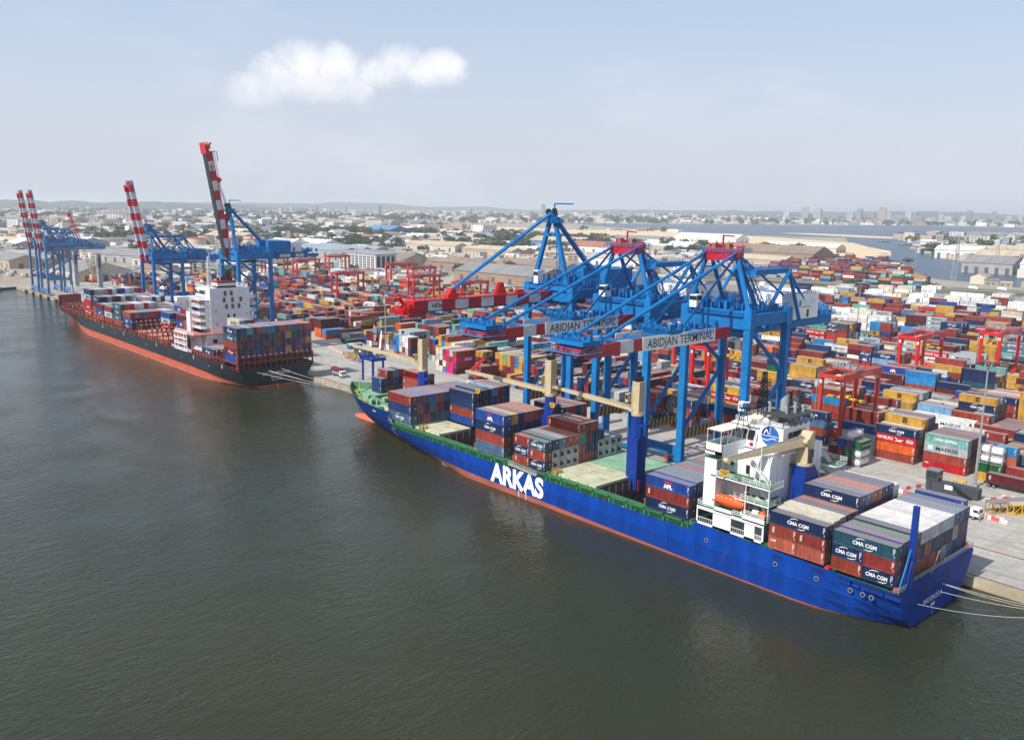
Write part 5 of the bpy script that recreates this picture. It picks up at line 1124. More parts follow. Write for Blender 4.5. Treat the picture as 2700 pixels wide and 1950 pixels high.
rows2(-554.6, 11.0, {2: [('rust red', None), ('rust red', None), ('pale grey', 'HAMBURG'), ('pale grey', 'MAERSK')], 3: rnd(4, MIX3), 4: rnd(3, MIX3), 10: rnd(3, MIX3), 11: rnd(3, MIX3)}, w)
# ================================================================ QUAY CRANES (local: x 0..19 along the quay, y 0 water rail .. 17 land rail, z 0 ground)
def stripes_beam(b, x, y0, y1, z0, z1, w, ms, n=9):
    for k in range(n * 2):
        ya, yb = y0 + (y1 - y0) * k / (2 * n), y0 + (y1 - y0) * (k + 1) / (2 * n); sk = .45
        v = [(x + s * w / 2, y + d, z) for s in (-1, 1) for (y, d) in ((ya, 0), (yb, 0)) for z, d in ((z0, 0), (z1, 0))]
        s_ = sk if 0 < k < 2 * n else 0; e_ = sk if k < 2 * n - 1 else 0
        v = [(x - w / 2, ya, z0), (x - w / 2, yb, z0), (x - w / 2, yb + e_, z1), (x - w / 2, ya + s_, z1), (x + w / 2, ya, z0), (x + w / 2, yb, z0), (x + w / 2, yb + e_, z1), (x + w / 2, ya + s_, z1)]
        b.add(v, [(0, 3, 2, 1), (4, 5, 6, 7), (3, 7, 6, 2), (0, 1, 5, 4)], ms[k % 2])
def portal(T, paint, H, Lx=19.0, Ly=17.0, sill=True, striped=True, brace=True):
    for x in (0, Lx):
        for y in (0, Ly):
            b = MB(); b.bar((x, y, 1.6), (x, y, 8), 1.5, 1.9, 0, 1.9, 1.55, up=(0, 1, 0)); b.bar((x, y, 8), (x, y, H - 4), 1.9, 1.55, 0, 1.9, 1.5, up=(0, 1, 0)); b.box(x - 1.15, x + 1.15, y - .95, y + .95, H - 4.4, H + .2)
            for k in range(5): b.box(x - 1.0, x + 1.0, y - .78, y + .78, 9 + k * (H - 14) / 5, 9.12 + k * (H - 14) / 5)
            leg = b.build('leg', paint, T)
            b = MB()
            for d in (-3.2, -1.1, 1.1, 3.2):
                b.box(x + d - .95, x + d + .95, y - .5, y + .5, .55, 1.6, 0); b.tube((x + d - .5, y - .3, .45), (x + d - .5, y + .3, .45), .45, 10, 1); b.tube((x + d + .5, y - .3, .45), (x + d + .5, y + .3, .45), .45, 10, 1)
            for d in (-4.6, 4.6):
                b.box(x + d - .5, x + d + .5, y - .7, y + .7, .5, 1.7, 2)
                for k in range(3): b.add([(x + d - .52, y - .7 + k * .5, .5), (x + d - .52, y - .45 + k * .5, .5), (x + d - .52, y - .2 + k * .5, 1.7), (x + d - .52, y - .45 + k * .5, 1.7), (x + d + .52, y - .7 + k * .5, .5), (x + d + .52, y - .45 + k * .5, .5), (x + d + .52, y - .2 + k * .5, 1.7), (x + d + .52, y - .45 + k * .5, 1.7)], [(0, 1, 2, 3), (7, 6, 5, 4)], 3)
            b.build('bogie', [paint, RUBBER, BRIGHTRED, WHITE], T)
    for y in (0, Ly): MB().box(.95, Lx - .95, y - .7, y + .7, 2.4, 5.0).build('sill_beam', paint, T)
    for x in (0, Lx):
        b = MB()
        if striped: stripes_beam(b, x, .95, Ly - .95, 13.2, 15.8, 1.2, (1, 2))
        else: b.box(x - .6, x + .6, .95, Ly - .95, 11.6, 13.6, 0)
        b.build('portal_tie', [paint, OCHRE, BLACK], T)
        b = MB(); b.rail([(x + .5, 1, 15.82 if striped else 13.6), (x + .5, Ly - 1, 15.82 if striped else 13.6)], 1.1, .09, 1.6); b.build('guard_rail', paint, T)
        if brace:
            b = MB(); zm = 13 + (H - 13) * .48
            b.tube((x, 1.0, 16), (x, Ly - .9, zm), .55, 10); b.tube((x, Ly - .9, zm + 2.4), (x, 1.0, H - 5), .55, 10); b.box(x - .7, x + .7, Ly - 1.5, Ly + .2, zm - 1, zm + 3); b.build('brace', paint, T)
    for y in (0, Ly): b = MB(); b.box(1.15, Lx - 1.15, y - .85, y + .85, H - 4.6, H - .2); b.box(1.2, Lx - 1.2, y - 1.5 if y == 0 else y + .85, y - .85 if y == 0 else y + 1.5, H - 1.4, H - 1.25); b.build('cross_beam', paint, T)
    for x in (0, Lx): b = MB(); b.box(x - .75, x + .75, .9, Ly - .9, H - 3.8, H - .9); b.rail([(x + .7, 1, H - .9), (x + .7, Ly - 1, H - .9)], 1.1, .09, 1.6); b.build('side_beam', paint, T)
def reel(T, x, y, z):
    b = MB(); b.tube((x - .45, y, z), (x - .3, y, z), 2.7, 24, 0); b.tube((x + .3, y, z), (x + .45, y, z), 2.7, 24, 0); b.tube((x - .3, y, z), (x + .3, y, z), 2.2, 20, 0)
    for k in range(24):
        a = 2 * PI * k / 24; b.bar((x + .48, y + .5 * math.cos(a), z + .5 * math.sin(a)), (x + .48, y + 2.7 * math.cos(a), z + 2.7 * math.sin(a)), .10, .10, 1); b.box(x + .42, x + .5, y + 2.6 * math.cos(a) - .12, y + 2.6 * math.cos(a) + .12, z + 2.6 * math.sin(a) - .12, z + 2.6 * math.sin(a) + .12, 2)
    b.box(x - .5, x + 1.4, y + .4, y + 2.2, z - 2.6, z - 1.2, 3); b.build('cable_reel', [DARK, GREYP, STEEL, CREAMP], T)
def clutter(b, x0, x1, y0, y1, z0, n, hmax, seed, m=0):
    rg = random.Random(seed)
    for _ in range(n):
        x = rg.uniform(x0, x1); y = rg.uniform(y0, y1); h = rg.uniform(.3, hmax); w = rg.uniform(.2, 1.2); d = rg.uniform(.2, 1.2); b.box(x, x + w, y, y + d, z0, z0 + h, m)
        if rg.random() < .5: b.bar((x, y, z0 + h), (x + rg.uniform(-2, 2), y + rg.uniform(-2, 2), z0 + h + rg.uniform(-.2, 1.4)), .12, .12, m)
def crane_a(name, label, loc, H=49.5, apex=63.2, angle=0.0, text='ABIDJAN TERMINAL', paint=None, house_white=True, tipY=-53.0, group='ship to shore cranes', rear=49.0, head=None):
    paint = paint or CRANEBLUE; T = thing(name, label, 'crane', loc, 0, group); zg = H - 5.6; GX = (5.4, 13.6)
    portal(T, paint, H, striped=head is not None)
    # A frame
    b = MB()
    for x0, x1 in ((.4, 5.2), (18.6, 13.8)): b.tube((x0, .2, H), (x1, .8, apex), .62, 10)
    b.build('mast_leg', paint, T)
    b = MB()
    for x0, x1 in ((4.8, 5.4), (14.2, 13.6)): b.tube((x0 - .5, 10.8, H - .5), (x1, 1.6, apex), .55, 10)
    for f in (.45, .75):
        b.bar((.4 + 4.8 * f, .5, H + (apex - H) * f), (4.6 + .6 * f, 10.4 - 9 * f, H + (apex - H) * f), .25, .25)
    b.build('mast_back_leg', paint, T)
    b = MB(); lattice(b, (16.4, 9.8, H - .4), (15.0, 2.2, apex - 1.5), 1.3, 1.1, 9, .13); b.box(14.5, 18.5, 2.4, 4.4, apex - 5.4, apex - 5.2); b.rail([(14.5, 2.4, apex - 5.2), (18.5, 2.4, apex - 5.2), (18.5, 4.4, apex - 5.2)], 1.1, .09, 1.2); b.build('access_stair', paint, T)
    b = MB(); b.extr([(4.2, apex - .4), (5.6, apex - 1.6), (13.4, apex - 1.6), (14.8, apex - .4), (14.8, apex + 1.1), (4.2, apex + 1.1)][::-1], 1, -.2, 2.2) if False else None
    b.add([(x, y, z) for y in (-.3, 2.3) for x, z in ((4.2, apex + 1.2), (4.2, apex - .7), (5.8, apex - 1.7), (13.2, apex - 1.7), (14.8, apex - .7), (14.8, apex + 1.2))], [(5, 4, 3, 2, 1, 0), (6, 7, 8, 9, 10, 11)] + [(i, (i + 1) % 6, 6 + (i + 1) % 6, 6 + i) for i in range(6)], 0)
    b.build('head_beam', head or paint, T)
    b = MB(); b.box(6.6, 7.6, .3, 1.7, apex + 1.2, apex + 2.6, 1); b.box(10.6, 11.8, .3, 1.7, apex + 1.2, apex + 2.6, 1); b.bar((9.4, 1, apex + 1.2), (9.4, 1, apex + 4.6), .35, .35, 0); b.bar((9.4, 1, apex + 4.5), (12.6, 1, apex + 4.4), .35, .35, 0); clutter(b, 5, 13.5, 0, 2, apex + 1.2, 12, 1.3, 5); b.build('head_sheave', [head or paint, mat('rust_machine', (.30, .13, .06), .7)], T)
    b = MB(); b.rail([(2.6, -.8, apex + .3), (16.6, -.8, apex + .3), (16.6, 3, apex + .3), (13, 3, apex + .3)], 1.2, .08, 1.0); b.rail([(2.6, -.8, apex + .3), (2.6, 3, apex + .3), (6, 3, apex + .3)], 1.2, .08, 1.0)
    for k in range(12): b.bar((2.6 + k * 1.2, 3, apex + .3), (2.6 + k * 1.2, 3, apex + 2.2), .07, .07)
    b.build('head_rail', CRANEBLUE2, T)
    # rear frame and back stays
    zr = H + 9.0; yr = 19.0
    b = MB()
    for x in (1.2, 17.8): b.tube((x, yr, zr), (x, yr - 9, H - .5), .5, 8); b.tube((x, yr, zr), (x, yr + 6.5, H - 4), .5, 8); b.tube((x, yr, zr), (x + (1 if x < 5 else -1), rear - 16, H - 3.2), .42, 8)
    b.bar((1.2, yr, zr), (17.8, yr, zr), .8, .9); b.bar((13.8, 1.6, apex - 6.5), (17.6, yr, zr), .5, .5) if False else None
    b.box(13.8, 17.6, 4, yr, zr - .4, zr + .9); b.box(1.4, 5.2, 4, yr, zr - .4, zr + .9) if False else None
    b.rail([(13.8, 4, zr + .9), (17.8, 4, zr + .9), (17.8, yr, zr + .9)], 1.3, .08, 1.2); b.build('rear_frame', paint, T)
    b = MB()
    for x in (5.0, 14.0): b.tube((x, 1.6, apex - .3), (x, rear - 13, H - 4.2), .30, 8)
    b.build('back_stay', paint, T)
    # fixed girders behind the hinge
    for x in GX: b = MB(); b.box(x - .75, x + .75, -.6, rear, zg - 1.3, zg + 1.3); b.build('girder', paint, T)
    b = MB(); b.box(GX[0], GX[1], rear - 1.4, rear, zg - 1.2, zg + 1.2); b.box(GX[0] - 2, GX[1] + 2, rear - 14, rear, zg + 1.3, zg + 1.5); b.rail([(GX[1] + 2, 18, zg + 1.5), (GX[1] + 2, rear, zg + 1.5), (GX[0] - 2, rear, zg + 1.5)], 1.1, .09, 1.4)
    for k in range(5):
        yk = rear - 11 + k * 2.4
        for x in (7, 12): b.bar((x - 1.2, yk, zg + 1.5), (x + .6, yk, zg + 4.4), .3, .3); b.bar((x + 1.2, yk, zg + 1.5), (x - .2, yk, zg + 4.6), .3, .3)
    clutter(b, 4, 14, rear - 13, rear - 2, zg + 1.5, 46, 2.4, 9); b.build('rear_platform', paint, T)
    b = MB(); lattice(b, (14.4, rear - 22, zg - 1.4), (14.4, rear - 22, zg - 9), .7, .7, 4, .1); b.box(8, 15, rear - 26, rear - 19, zg - 9.2, zg - 9); b.rail([(8, rear - 26, zg - 9), (15, rear - 26, zg - 9), (15, rear - 19, zg - 9), (8, rear - 19, zg - 9)], 1.1, .1, 1.4); b.build('maintenance_platform', MASTBLUE, T)
    # machinery house
    b = MB(); hx0, hx1, hy0, hy1, hz = 2.0, 17.5, rear - 26, rear - 13.6, zg + 1.6
    pr = [(hy0, hz), (hy1, hz), (hy1, hz + 6.6), ((hy0 + hy1) / 2, hz + 7.7), (hy0, hz + 6.6)]
    if not house_white: pr = [(hy0 + 2, hz), (hy1, hz), (hy1, hz + 5.4), (hy0 + 2, hz + 5.4)]
    b.extr(pr, 0, hx0, hx1, 0)
    for k in range(7): b.box(hx0 + 1 + k * 2.1, hx0 + 1.05 + k * 2.1, hy0 - .03, hy0, hz + .2, hz + 6.4, 1)
    b.box(hx1, hx1 + .04, hy0 + 6.6, hy0 + 7.7, hz + .3, hz + 2.4, 2); b.box(hx1, hx1 + .03, hy0 + 3.6, hy0 + 10.6, hz + 3.8, hz + 5.2, 3); b.box(hx1 + .02, hx1 + .06, hy0 + 2.5, hy0 + 3.4, hz + 3.4, hz + 5.0, 4); b.box(hx1 + .02, hx1 + .05, hy0 + 3.9, hy0 + 8.4, hz + 3.0, hz + 3.35, 5)
    hs = b.build('machinery_house', [CRANEWHITE if not house_white else WHITE, mat('house_seam', (.58, .60, .63), .5), BLACK, mat('pale_sign', (.60, .66, .74), .5), PRINT_B, GREYP] if house_white else [paint, paint, BLACK, paint, PRINT_W, paint], T)
    b = MB(); b.rail([(hx0, hy0, hz + 6.6), (hx1, hy0, hz + 6.6)], .9, .08, 2); b.rail([(hx1, hy0, hz + 6.6), (hx1, hy1, hz + 6.6)], .9, .08, 2); b.tube((6, hy0 + 2.5, hz + 6.9), (6, hy0 + 2.5, hz + 9.2), .9, 10, 1) if house_white else None; b.build('roof_rail', [CRANEBLUE2, WHITE], hs)
    if text and head is None:
        b = MB(); put_text(b, 'ABIDJAN', (GX[1] + .78, 12, zg - .6), (0, 1, 0), (0, 0, 1), 1.3, 10, .0, 0); b.build('girder_lettering', PRINTS, T); b = MB(); put_text(b, 'TERMINAL', (GX[1] + .78, 27, zg - .6), (0, 1, 0), (0, 0, 1), 1.3, 11, .0, 0); b.build('girder_lettering', PRINTS, T)
    # walkway clutter on top of the portal
    b = MB(); clutter(b, 1, 18, 2, 15, H - .6, 50, 2.6, 3); b.rail([(1, -1.4, H - 1.25), (18, -1.4, H - 1.25)], 1.1, .09, 1.4); b.rail([(19.7, -.5, H + .2), (19.7, 17, H + .2)], 1.1, .09, 1.4); b.rail([(-.8, -.5, H + .2), (-.8, 17, H + .2)], 1.1, .09, 1.4)
    for k in range(6): lattice(b, (3 + k * 2.6, 5 + (k % 3) * 4, H - .6), (3 + k * 2.6, 5 + (k % 3) * 4, H + 3.4), .8, .8, 3, .08)
    b.tube((1, 3, H - 5.4), (18, 3, H - 5.4), .4, 8); b.tube((1, 12, H - 5.2), (18, 12, H - 5.2), .4, 8); b.build('top_platform', paint, T)
    b = MB(); b.box(2.2, 4.4, -2.0, .6, H - .2, H + 3.0, 0); b.box(2.2, 4.4, -2.04, -2.0, H + 1.6, H + 2.7, 1); b.box(4.4, 4.44, -1.7, .2, H + 1.6, H + 2.7, 1); b.build('boom_cabin', [WHITE, GLASS], T)
    # trolley, driver cab, spreader
    b = MB(); ty = 9.0; b.box(GX[0] - .5, GX[1] + .5, ty - 3, ty + 3, zg - 2.2, zg - 1.4, 0); b.box(11, 13, ty - 5.5, ty - 3, zg - 5.2, zg - 2.4, 1); b.box(11, 13, ty - 5.56, ty - 5.5, zg - 4.8, zg - 3.2, 2); b.build('trolley', [paint, WHITE, GLASS], T)
    # boom (own object, turned about its hinge)
    def U(b_, nm, mats, par): return b_.build(nm, mats, par)
    BO = bpy.data.objects.new('boom', None); bm = MB(); LB = -tipY
    panels = [(0, 6.6, 1), (6.6, 33, 0), (33, 37, 1), (37, 41.4, 0), (41.4, LB, 1)] if head is not None else [(k * LB / 11, (k + 1) * LB / 11, 1 if k % 2 == 0 else 0) for k in range(11)]
    for x in GX:
        for a, c, mi in panels:
            if head is not None and mi and c == LB:
                bm.add([(x + s * .7, y, z) for s in (-1, 1) for y, z in ((-a, 1.35), (-a, -1.35), (-c, -1.35), (-c, -.45), (-c + 5.5, 1.1))], [(0, 1, 2, 3, 4), (9, 8, 7, 6, 5), (0, 4, 9, 5), (4, 3, 8, 9), (3, 2, 7, 8), (2, 1, 6, 7)], 0)
            else: bm.box(x - .7, x + .7, -c, -a, -1.35, 1.35, 0 if mi else 1)
        if head is not None: bm.box(x + .7, x + .86, -34, -33 + 26.4, -1.55, 1.6, 3)
    for k in range(8): y = -3 - k * (LB - 4) / 7; bm.box(GX[0] + .7, GX[1] - .7, y - .35, y + .35, .5, 1.2, 2)
    boom = bm.build('boom', [CRANERED if head is not None else BRIGHTRED, CRANEWHITE, paint, WHITE], T); boom.location = (0, -.8, zg); boom.rotation_euler = (-angle, 0, 0)
    if text and head is not None:
        b = MB(); put_text(b, text, (GX[1] + .90, -20.0, -.95), (0, 1, 0), (0, 0, 1), 2.0, 25.0, .004, 1, res=3); b.build('boom_lettering', PRINTS, boom)
    b = MB(); x0, x1 = GX[0] - 1.2, GX[1] + 1.4
    b.box(x0, x1, -LB - 2.2, -LB + 5.0, 1.0 if head is None else -.35, 1.15 if head is None else -.2, 0); b.rail([(x0, -LB + 5, -.2), (x0, -LB - 2.2, -.2), (x1, -LB - 2.2, -.2), (x1, -LB + 5, -.2)], 1.2, .07, 1.3, 0, 2); b.box(GX[0], GX[1], -LB, -LB + 1.2, -1.2, .6, 1)
    clutter(b, x0, x1 - 1, -LB - 1.5, -LB + 6, -.2, 18, 1.3, 13, 1); b.build('boom_tip_platform', [CRANEBLUE2, CRANERED if head is not None else BRIGHTRED], boom)
    for yy in (-50.5, -22.5) if head is not None else ():
        b = MB()
        b.box(GX[0] - .9, GX[1] + .9, yy - 3.2 if yy < -40 else yy - 2, yy + 2.2, 1.36, 2.3, 0); b.rail([(GX[0] - 1, yy - 3.0, 2.3), (GX[1] + 1, yy - 3.0, 2.3)], 1.0, .09, 1.2); clutter(b, GX[0], GX[1], yy - 2.6, yy + 1.6, 2.3, 14, 1.3, 21)
        for x in GX: b.bar((x, yy + 3.6, -.2), (x, yy + 3.2, 3.6), .8, .8, 0, .5, .5)
        b.build('boom_cross_beam', paint, boom)
    if head is not None:
        b = MB(); b.rail([(GX[1] + 1.3, -8, .4), (GX[1] + 1.3, -18, .4)], 1.1, .09, 1.3)
        for yy in (-9, -11): b.bar((GX[1] + .2, yy, 1.3), (GX[1] + .2, yy, 6.8), .35, .35)
        clutter(b, GX[0] + 1, GX[1] - 1, -17, -3, 1.2, 22, 2.0, 23); b.build('boom_walkway', paint, boom)
    # fore stays
    b = MB(); ca, sa = math.cos(angle), math.sin(angle)
    def onboom(x, y, z): return (x, -.8 + y * ca + z * sa, zg - y * sa + z * ca)
    if head is not None:
        for x, hx in ((GX[0], 5.0), (GX[1], 14.0)):
            b.tube((hx, .2, apex + .2), onboom(x, -47.5, 2.0), .42, 8); b.tube((hx, .2, apex - .4), onboom(x, -18.8, 2.6), .30, 8); b.tube((hx + .4, .3, apex + .8), onboom(x + .3, -40, 2.2), .08, 5)
            for q in range(2): b.tube((hx - 1 - q, .3, apex + 1.4), onboom(x - 1 - q * .6, -36 - q * 8, 1.5), .05, 4)
    else:
        for x in GX:
            b.tube((x, .6, apex), onboom(x, -LB * .68, 1.5), .10, 5); b.tube((x + .6, .6, apex), onboom(x + .6, -LB * .66, 1.5), .10, 5); b.tube((x, .8, apex - 2), onboom(x, -LB * .40, 1.4), .26, 6)
    b.build('fore_stay', paint, T)
    b = MB()
    for k in range(4): b.bar((19.9, .2, 2 + k * 11.5), (19.9, .2, 2 + (k + 1) * 11.5 if k < 3 else H), .08, .5)
    b.build('leg_ladder', CRANEBLUE2, T)
    if head is not None:
        reel(T, 19.3, 11.2, 19.0); 
        b = MB(); b.box(19.61, 19.68, .95, 4.6, 13.5, 15.6, 0); put_text(b, 'ZPMC', (19.70, 2.8, 14.7), (0, 1, 0), (0, 0, 1), .55, 2.2, .02, 1); b.build('maker_plate', PRINTS, T) if False else None
        b = MB(); clutter(b, 18.2, 19.4, 3, 15, 15.8, 22, 1.3, 31); b.box(18.6, 20.2, 15.2, 16.4, 16, 19, 0); b.build('sill_equipment', DARK, T)
    return T
def crane_b(label, loc, angle=0.0, H=50.8, apex=72.0, striped=True):
    paint = CRANEBLUE; T = thing('quay_crane', label, 'crane', loc, 0, 'ship to shore cranes'); zg = H - 3.2; xc = 9.5; LB = 51.0
    portal(T, paint, H, striped=striped)
    for s in (-1, 1):
        b = MB(); p = (xc + s * 7.4, .2, H); q = (xc + s * 1.3, .6, apex - 2.5); m_ = tuple(p[i] + (q[i] - p[i]) * .8 for i in range(3)); b.bar(p, m_, 1.35, 1.2, 0, 1.15, 1.1, up=(0, 1, 0)); b.bar(m_, q, 1.1, 1.1, up=(0, 1, 0)); b.build('mast_leg', paint, T)
    b = MB(); b.tube((xc + .4, 1.2, apex - 1), (xc + 2.2, 19.5, H + .3), .75, 10); b.rail([(xc + 1, 4.5, apex - 5.2), (xc + 2.1, 17, H + 4)], 1.1, .1, 2); b.build('mast_back_leg', paint, T)
    b = MB(); b.box(xc - 2, xc + 2, -.4, 1.8, apex - 6.6, apex - 5.6); b.box(xc - 1.2, xc + 1.2, -.5, 1.6, apex - 2.8, apex + .6); b.tube((xc - 1.5, -.2, apex + .7), (xc - .7, -.2, apex + .7), .9, 12, 1); b.tube((xc + .7, .2, apex + .9), (xc + 1.5, .2, apex + .9), .9, 12, 1); b.bar((xc + .6, .8, apex), (xc + .6, .8, apex + 3.2), .3, .3); b.bar((xc + .6, .8, apex + 3.1), (xc + 4.4, 5, apex + 3.1), .4, .4)
    b.box(xc - 3.2, xc + 3.6, -1.2, 3, apex - 2.6, apex - 2.45); b.rail([(xc - 3.2, -1.2, apex - 2.4), (xc + 3.6, -1.2, apex - 2.4), (xc + 3.6, 3, apex - 2.4)], 1.2, .09, 1); clutter(b, xc - 2.4, xc + 3, -1, 2.4, apex - 2.4, 16, 2.0, 44)
    lattice(b, (xc + 2.6, 1.6, H + 2), (xc + 2.0, 1.4, apex - 6), 1.2, 1.0, 8, .12); b.build('mast_head', [paint, DARK], T)
    b = MB(); b.box(xc - 2, xc + 2, -1, 42, zg - 1.5, zg + 1.4); b.box(xc - 4.6, xc + 4.6, 30, 42, zg + 1.4, zg + 1.6); b.rail([(xc + 4.6, 18, zg + 1.6), (xc + 4.6, 42, zg + 1.6), (xc - 4.6, 42, zg + 1.6)], 1.1, .1, 1.6); clutter(b, xc - 4, xc + 4, 31, 46, zg + 1.6, 40, 2.2, 47); b.box(xc - 1, xc + 1, 42, 49, zg - .9, zg + .6); b.build('girder', paint, T)
    b = MB(); b.box(xc + 2.01, xc + 2.05, 26, 32, zg - .8, zg + .7, 0); b.box(xc + 2.01, xc + 2.06, 35, 39.5, zg - .9, zg + .9, 0); put_text(b, '20mR' if False else '47m', (xc + 2.08, 37.2, zg - .4), (0, 1, 0), (0, 0, 1), .8, 2.4, .02, 1); b.build('girder_sign', PRINTS, T)
    b = MB(); b.box(2.2, 17, 17.2, 29.5, H - 1.5, H + 4.4, 0); b.rail([(2.2, 17.2, H + 4.4), (17, 17.2, H + 4.4), (17, 29.5, H + 4.4)], 1.1, .1, 1.6); hs = b.build('machinery_house', paint, T)
    b = MB(); b.box(3, 16.4, 29.6, 36, H - 1.2, H + 3.4, 0); b.box(16.4, 16.44, 31, 32.2, H - 1, H + 1.1, 1)
    for k in range(6): b.box(3.5 + k * 2.1, 4.8 + k * 2.1, 29.55, 29.6, H + .6, H + 2.0, 2)
    b.build('electrical_house', [CRANEWHITE, PRINT_B, GREYP], T)
    b = MB(); clutter(b, 1, 18, 1.5, 15, H - .4, 56, 3.0, 51); b.rail([(0, -1.2, H + .2), (19, -1.2, H + .2), (20, 17, H + .2)], 1.1, .1, 1.3)
    for k in range(5): lattice(b, (3 + k * 3, 3 + (k % 3) * 4, H - .4), (3 + k * 3, 3 + (k % 3) * 4, H + 4.4), .8, .8, 3, .09)
    for z in (H - 5.6, H - 8): b.tube((.5, 2.5, z), (18.5, 2.5, z), .45, 8); b.tube((.5, 14, z), (18.5, 14, z), .45, 8)
    b.build('top_platform', paint, T)
    b = MB(); b.box(4, 5.8, -1.6, .6, H + .2, H + 4.2, 0); b.box(4, 5.8, -1.64, -1.6, H + 2.6, H + 3.8, 1); b.build('boom_cabin', [WHITE, GLASS], T)
    # single box boom
    bm = MB(); n = 11
    for k in range(n):
        a, c = k * LB / n, (k + 1) * LB / n; mi = 1 if k in (1, 3, 5, 7, 9) else 0; bm.box(xc - 1.9, xc + 1.9, -c, -a, -1.45, 1.25, mi)
    bm.box(xc - 2.15, xc + 2.15, -LB, 0, 1.25, 1.55, 2); bm.box(xc - 2.0, xc + 2.0, -LB, 0, -1.75, -1.45, 3)
    boom = bm.build('boom', [CRANERED, CRANEWHITE, BRIGHTRED, DARK], T); boom.location = (0, -.9, zg); boom.rotation_euler = (-angle, 0, 0)
    b = MB(); put_text(b, '<47m', (xc + 1.93, -LB * 9.5 / 11 + .6, -.75), (0, 1, 0), (0, 0, 1), 1.35, 3.7, .03, 1); b.build('boom_lettering', PRINTS, boom)
    for yy, h_ in ((-37.4, 2.6), (-19.4, 3.4), (-12, 1.0)): b = MB(); b.add([(xc + s * .9, y, z) for s in (-1, 1) for y, z in ((yy - 1.8, 1.5), (yy + 2.2, 1.5), (yy + .7, 1.5 + h_), (yy - .3, 1.5 + h_))], [(0, 1, 2, 3), (7, 6, 5, 4), (0, 3, 7, 4), (3, 2, 6, 7), (2, 1, 5, 6)], 0); b.build('boom_bracket', BRIGHTRED, boom)
    b = MB(); b.tube((xc - 1.2, -37.2, 2.8), (xc + 1.2, -37.2, 2.8), 1.1, 12, 0); b.rail([(xc + 2.1, -LB, 1.55), (xc + 2.1, -34, 1.55)], 1.1, .1, 1.6); b.build('boom_sheave', BRIGHTRED, boom)
    b = MB(); b.box(xc - 3, xc + 3, -LB - 4.2, -LB + 1, -1.9, -1.7); b.rail([(xc - 3, -LB + 1, -1.7), (xc - 3, -LB - 4.2, -1.7), (xc + 3, -LB - 4.2, -1.7), (xc + 3, -LB + 1, -1.7)], 1.5, .16, .9, 0, 4); clutter(b, xc - 2.6, xc + 2, -LB - 3.6, -LB, -1.7, 26, 2.6, 61); b.bar((xc, -LB - 1, -.6), (xc, -LB - 3.8, 2.6), .8, .8); b.bar((xc + 1, -LB + .5, 1.5), (xc + 1, -LB + .5, 4.2), .25, .25); b.bar((xc + 1, -LB + .5, 4.2), (xc + 1, -LB + 5, 4.0), .25, .25, 1); b.build('boom_tip_platform', [BRIGHTRED, MASTBLUE], boom)
    ca, sa = math.cos(angle), math.sin(angle)
    def onboom(x, y, z): return (x, -.9 + y * ca + z * sa, zg - y * sa + z * ca)
    b = MB()
    if angle < .1:
        b.tube((xc, -.4, apex), onboom(xc, -37.4, 3.4), .5, 8)
        for dx in (-.8, .8): b.tube((xc + dx, -.3, apex + .6), onboom(xc + dx, -37, 3.6), .07, 5)
    else:
        for dx in (-1.2, -.4, .4, 1.2): b.tube((xc + dx, -.3, apex + .4), onboom(xc + dx, -37.4, 2.2), .09, 5)
        b.tube((xc, -.2, apex - 6), onboom(xc, -19.4, 3.8), .5, 8)
    b.build('fore_stay', [paint], T)
    b = MB(); b.box(xc - 2.4, xc + 2.4, 7, 13, zg - 3, zg - 2, 0); b.box(xc + .6, xc + 2.6, 4.5, 7, zg - 6, zg - 3.2, 1); b.box(xc - 3, xc + 3, 6, 9, zg - 14, zg - 13.2, 0); b.build('trolley', [DARK, WHITE], T)
    reel(T, 19.3, 11.2, 19.0)
    return T
QG = GZ
crane_b('blue crane with single lowered red boom, the tallest over the blue ship', (-201.6, 187, QG))
c2 = crane_a('quay_crane', 'middle blue crane over the blue ship with lettered twin girder boom', (-172.0, 187, QG), head=CRANERED)
copy_tree(c2, (-140.3, 187, QG), 'lettered twin boom crane nearest the white accommodation of the blue ship', 'ship to shore cranes')
crane_b('blue crane with raised red single boom beside the black ship stern', (-429.8, 187, QG), math.radians(81))
crane_a('quay_crane', 'blue crane with two raised striped booms and dark blue house', (-544.5, 187, QG), H=44.5, apex=58.5, angle=math.radians(80.5), house_white=False, tipY=-45.0, rear=46)
c6 = crane_a('quay_crane', 'older pale blue crane at the basin end, its taller striped boom up', (-775.5, 187, QG), H=42.0, apex=55.5, angle=math.radians(83), house_white=False, tipY=-43.0, rear=46, paint=CRANEBLUE2)
copy_tree(c6, (-804.5, 187, QG), 'older pale blue crane at the basin end, the farther one', 'ship to shore cranes')
# grey ribbed towers, mobile harbour crane
def tower_leg(loc, label):
    T = thing('harbour_tower', label, 'tower', loc, 0, 'grey slotted towers'); b = MB(); b.extr([(-2.2, 0), (2.2, 0), (1.7, 30), (-1.7, 30)], 1, -1.6, 1.6, 0); b.build('shaft', mat('tower_grey', (.36, .37, .38), .6, var=.15), T)
    b = MB(); b.box(-.8, .8, -1.66, -1.6, 19, 27.5); b.box(1.74, 1.9, -.7, .7, 19, 27.5)
    for k in range(4): b.box(-.4, .4, -1.66, -1.6, 3 + k * 3.6, 4 + k * 3.6)
    b.build('slot', DARK, T)
    b = MB(); b.box(-2, 2, -1.9, 1.9, 30, 30.5); b.rail([(-2, -1.9, 30.5), (2, -1.9, 30.5), (2, 1.9, 30.5)], 1, .1, 1.5); b.build('cap', GREYP, T); return T
tower_leg((-830, 228, GZ), 'grey slotted tower beyond the black ship bow, left of the pair'); tower_leg((-778, 232, GZ), 'grey slotted tower beyond the black ship bow, right of the pair')
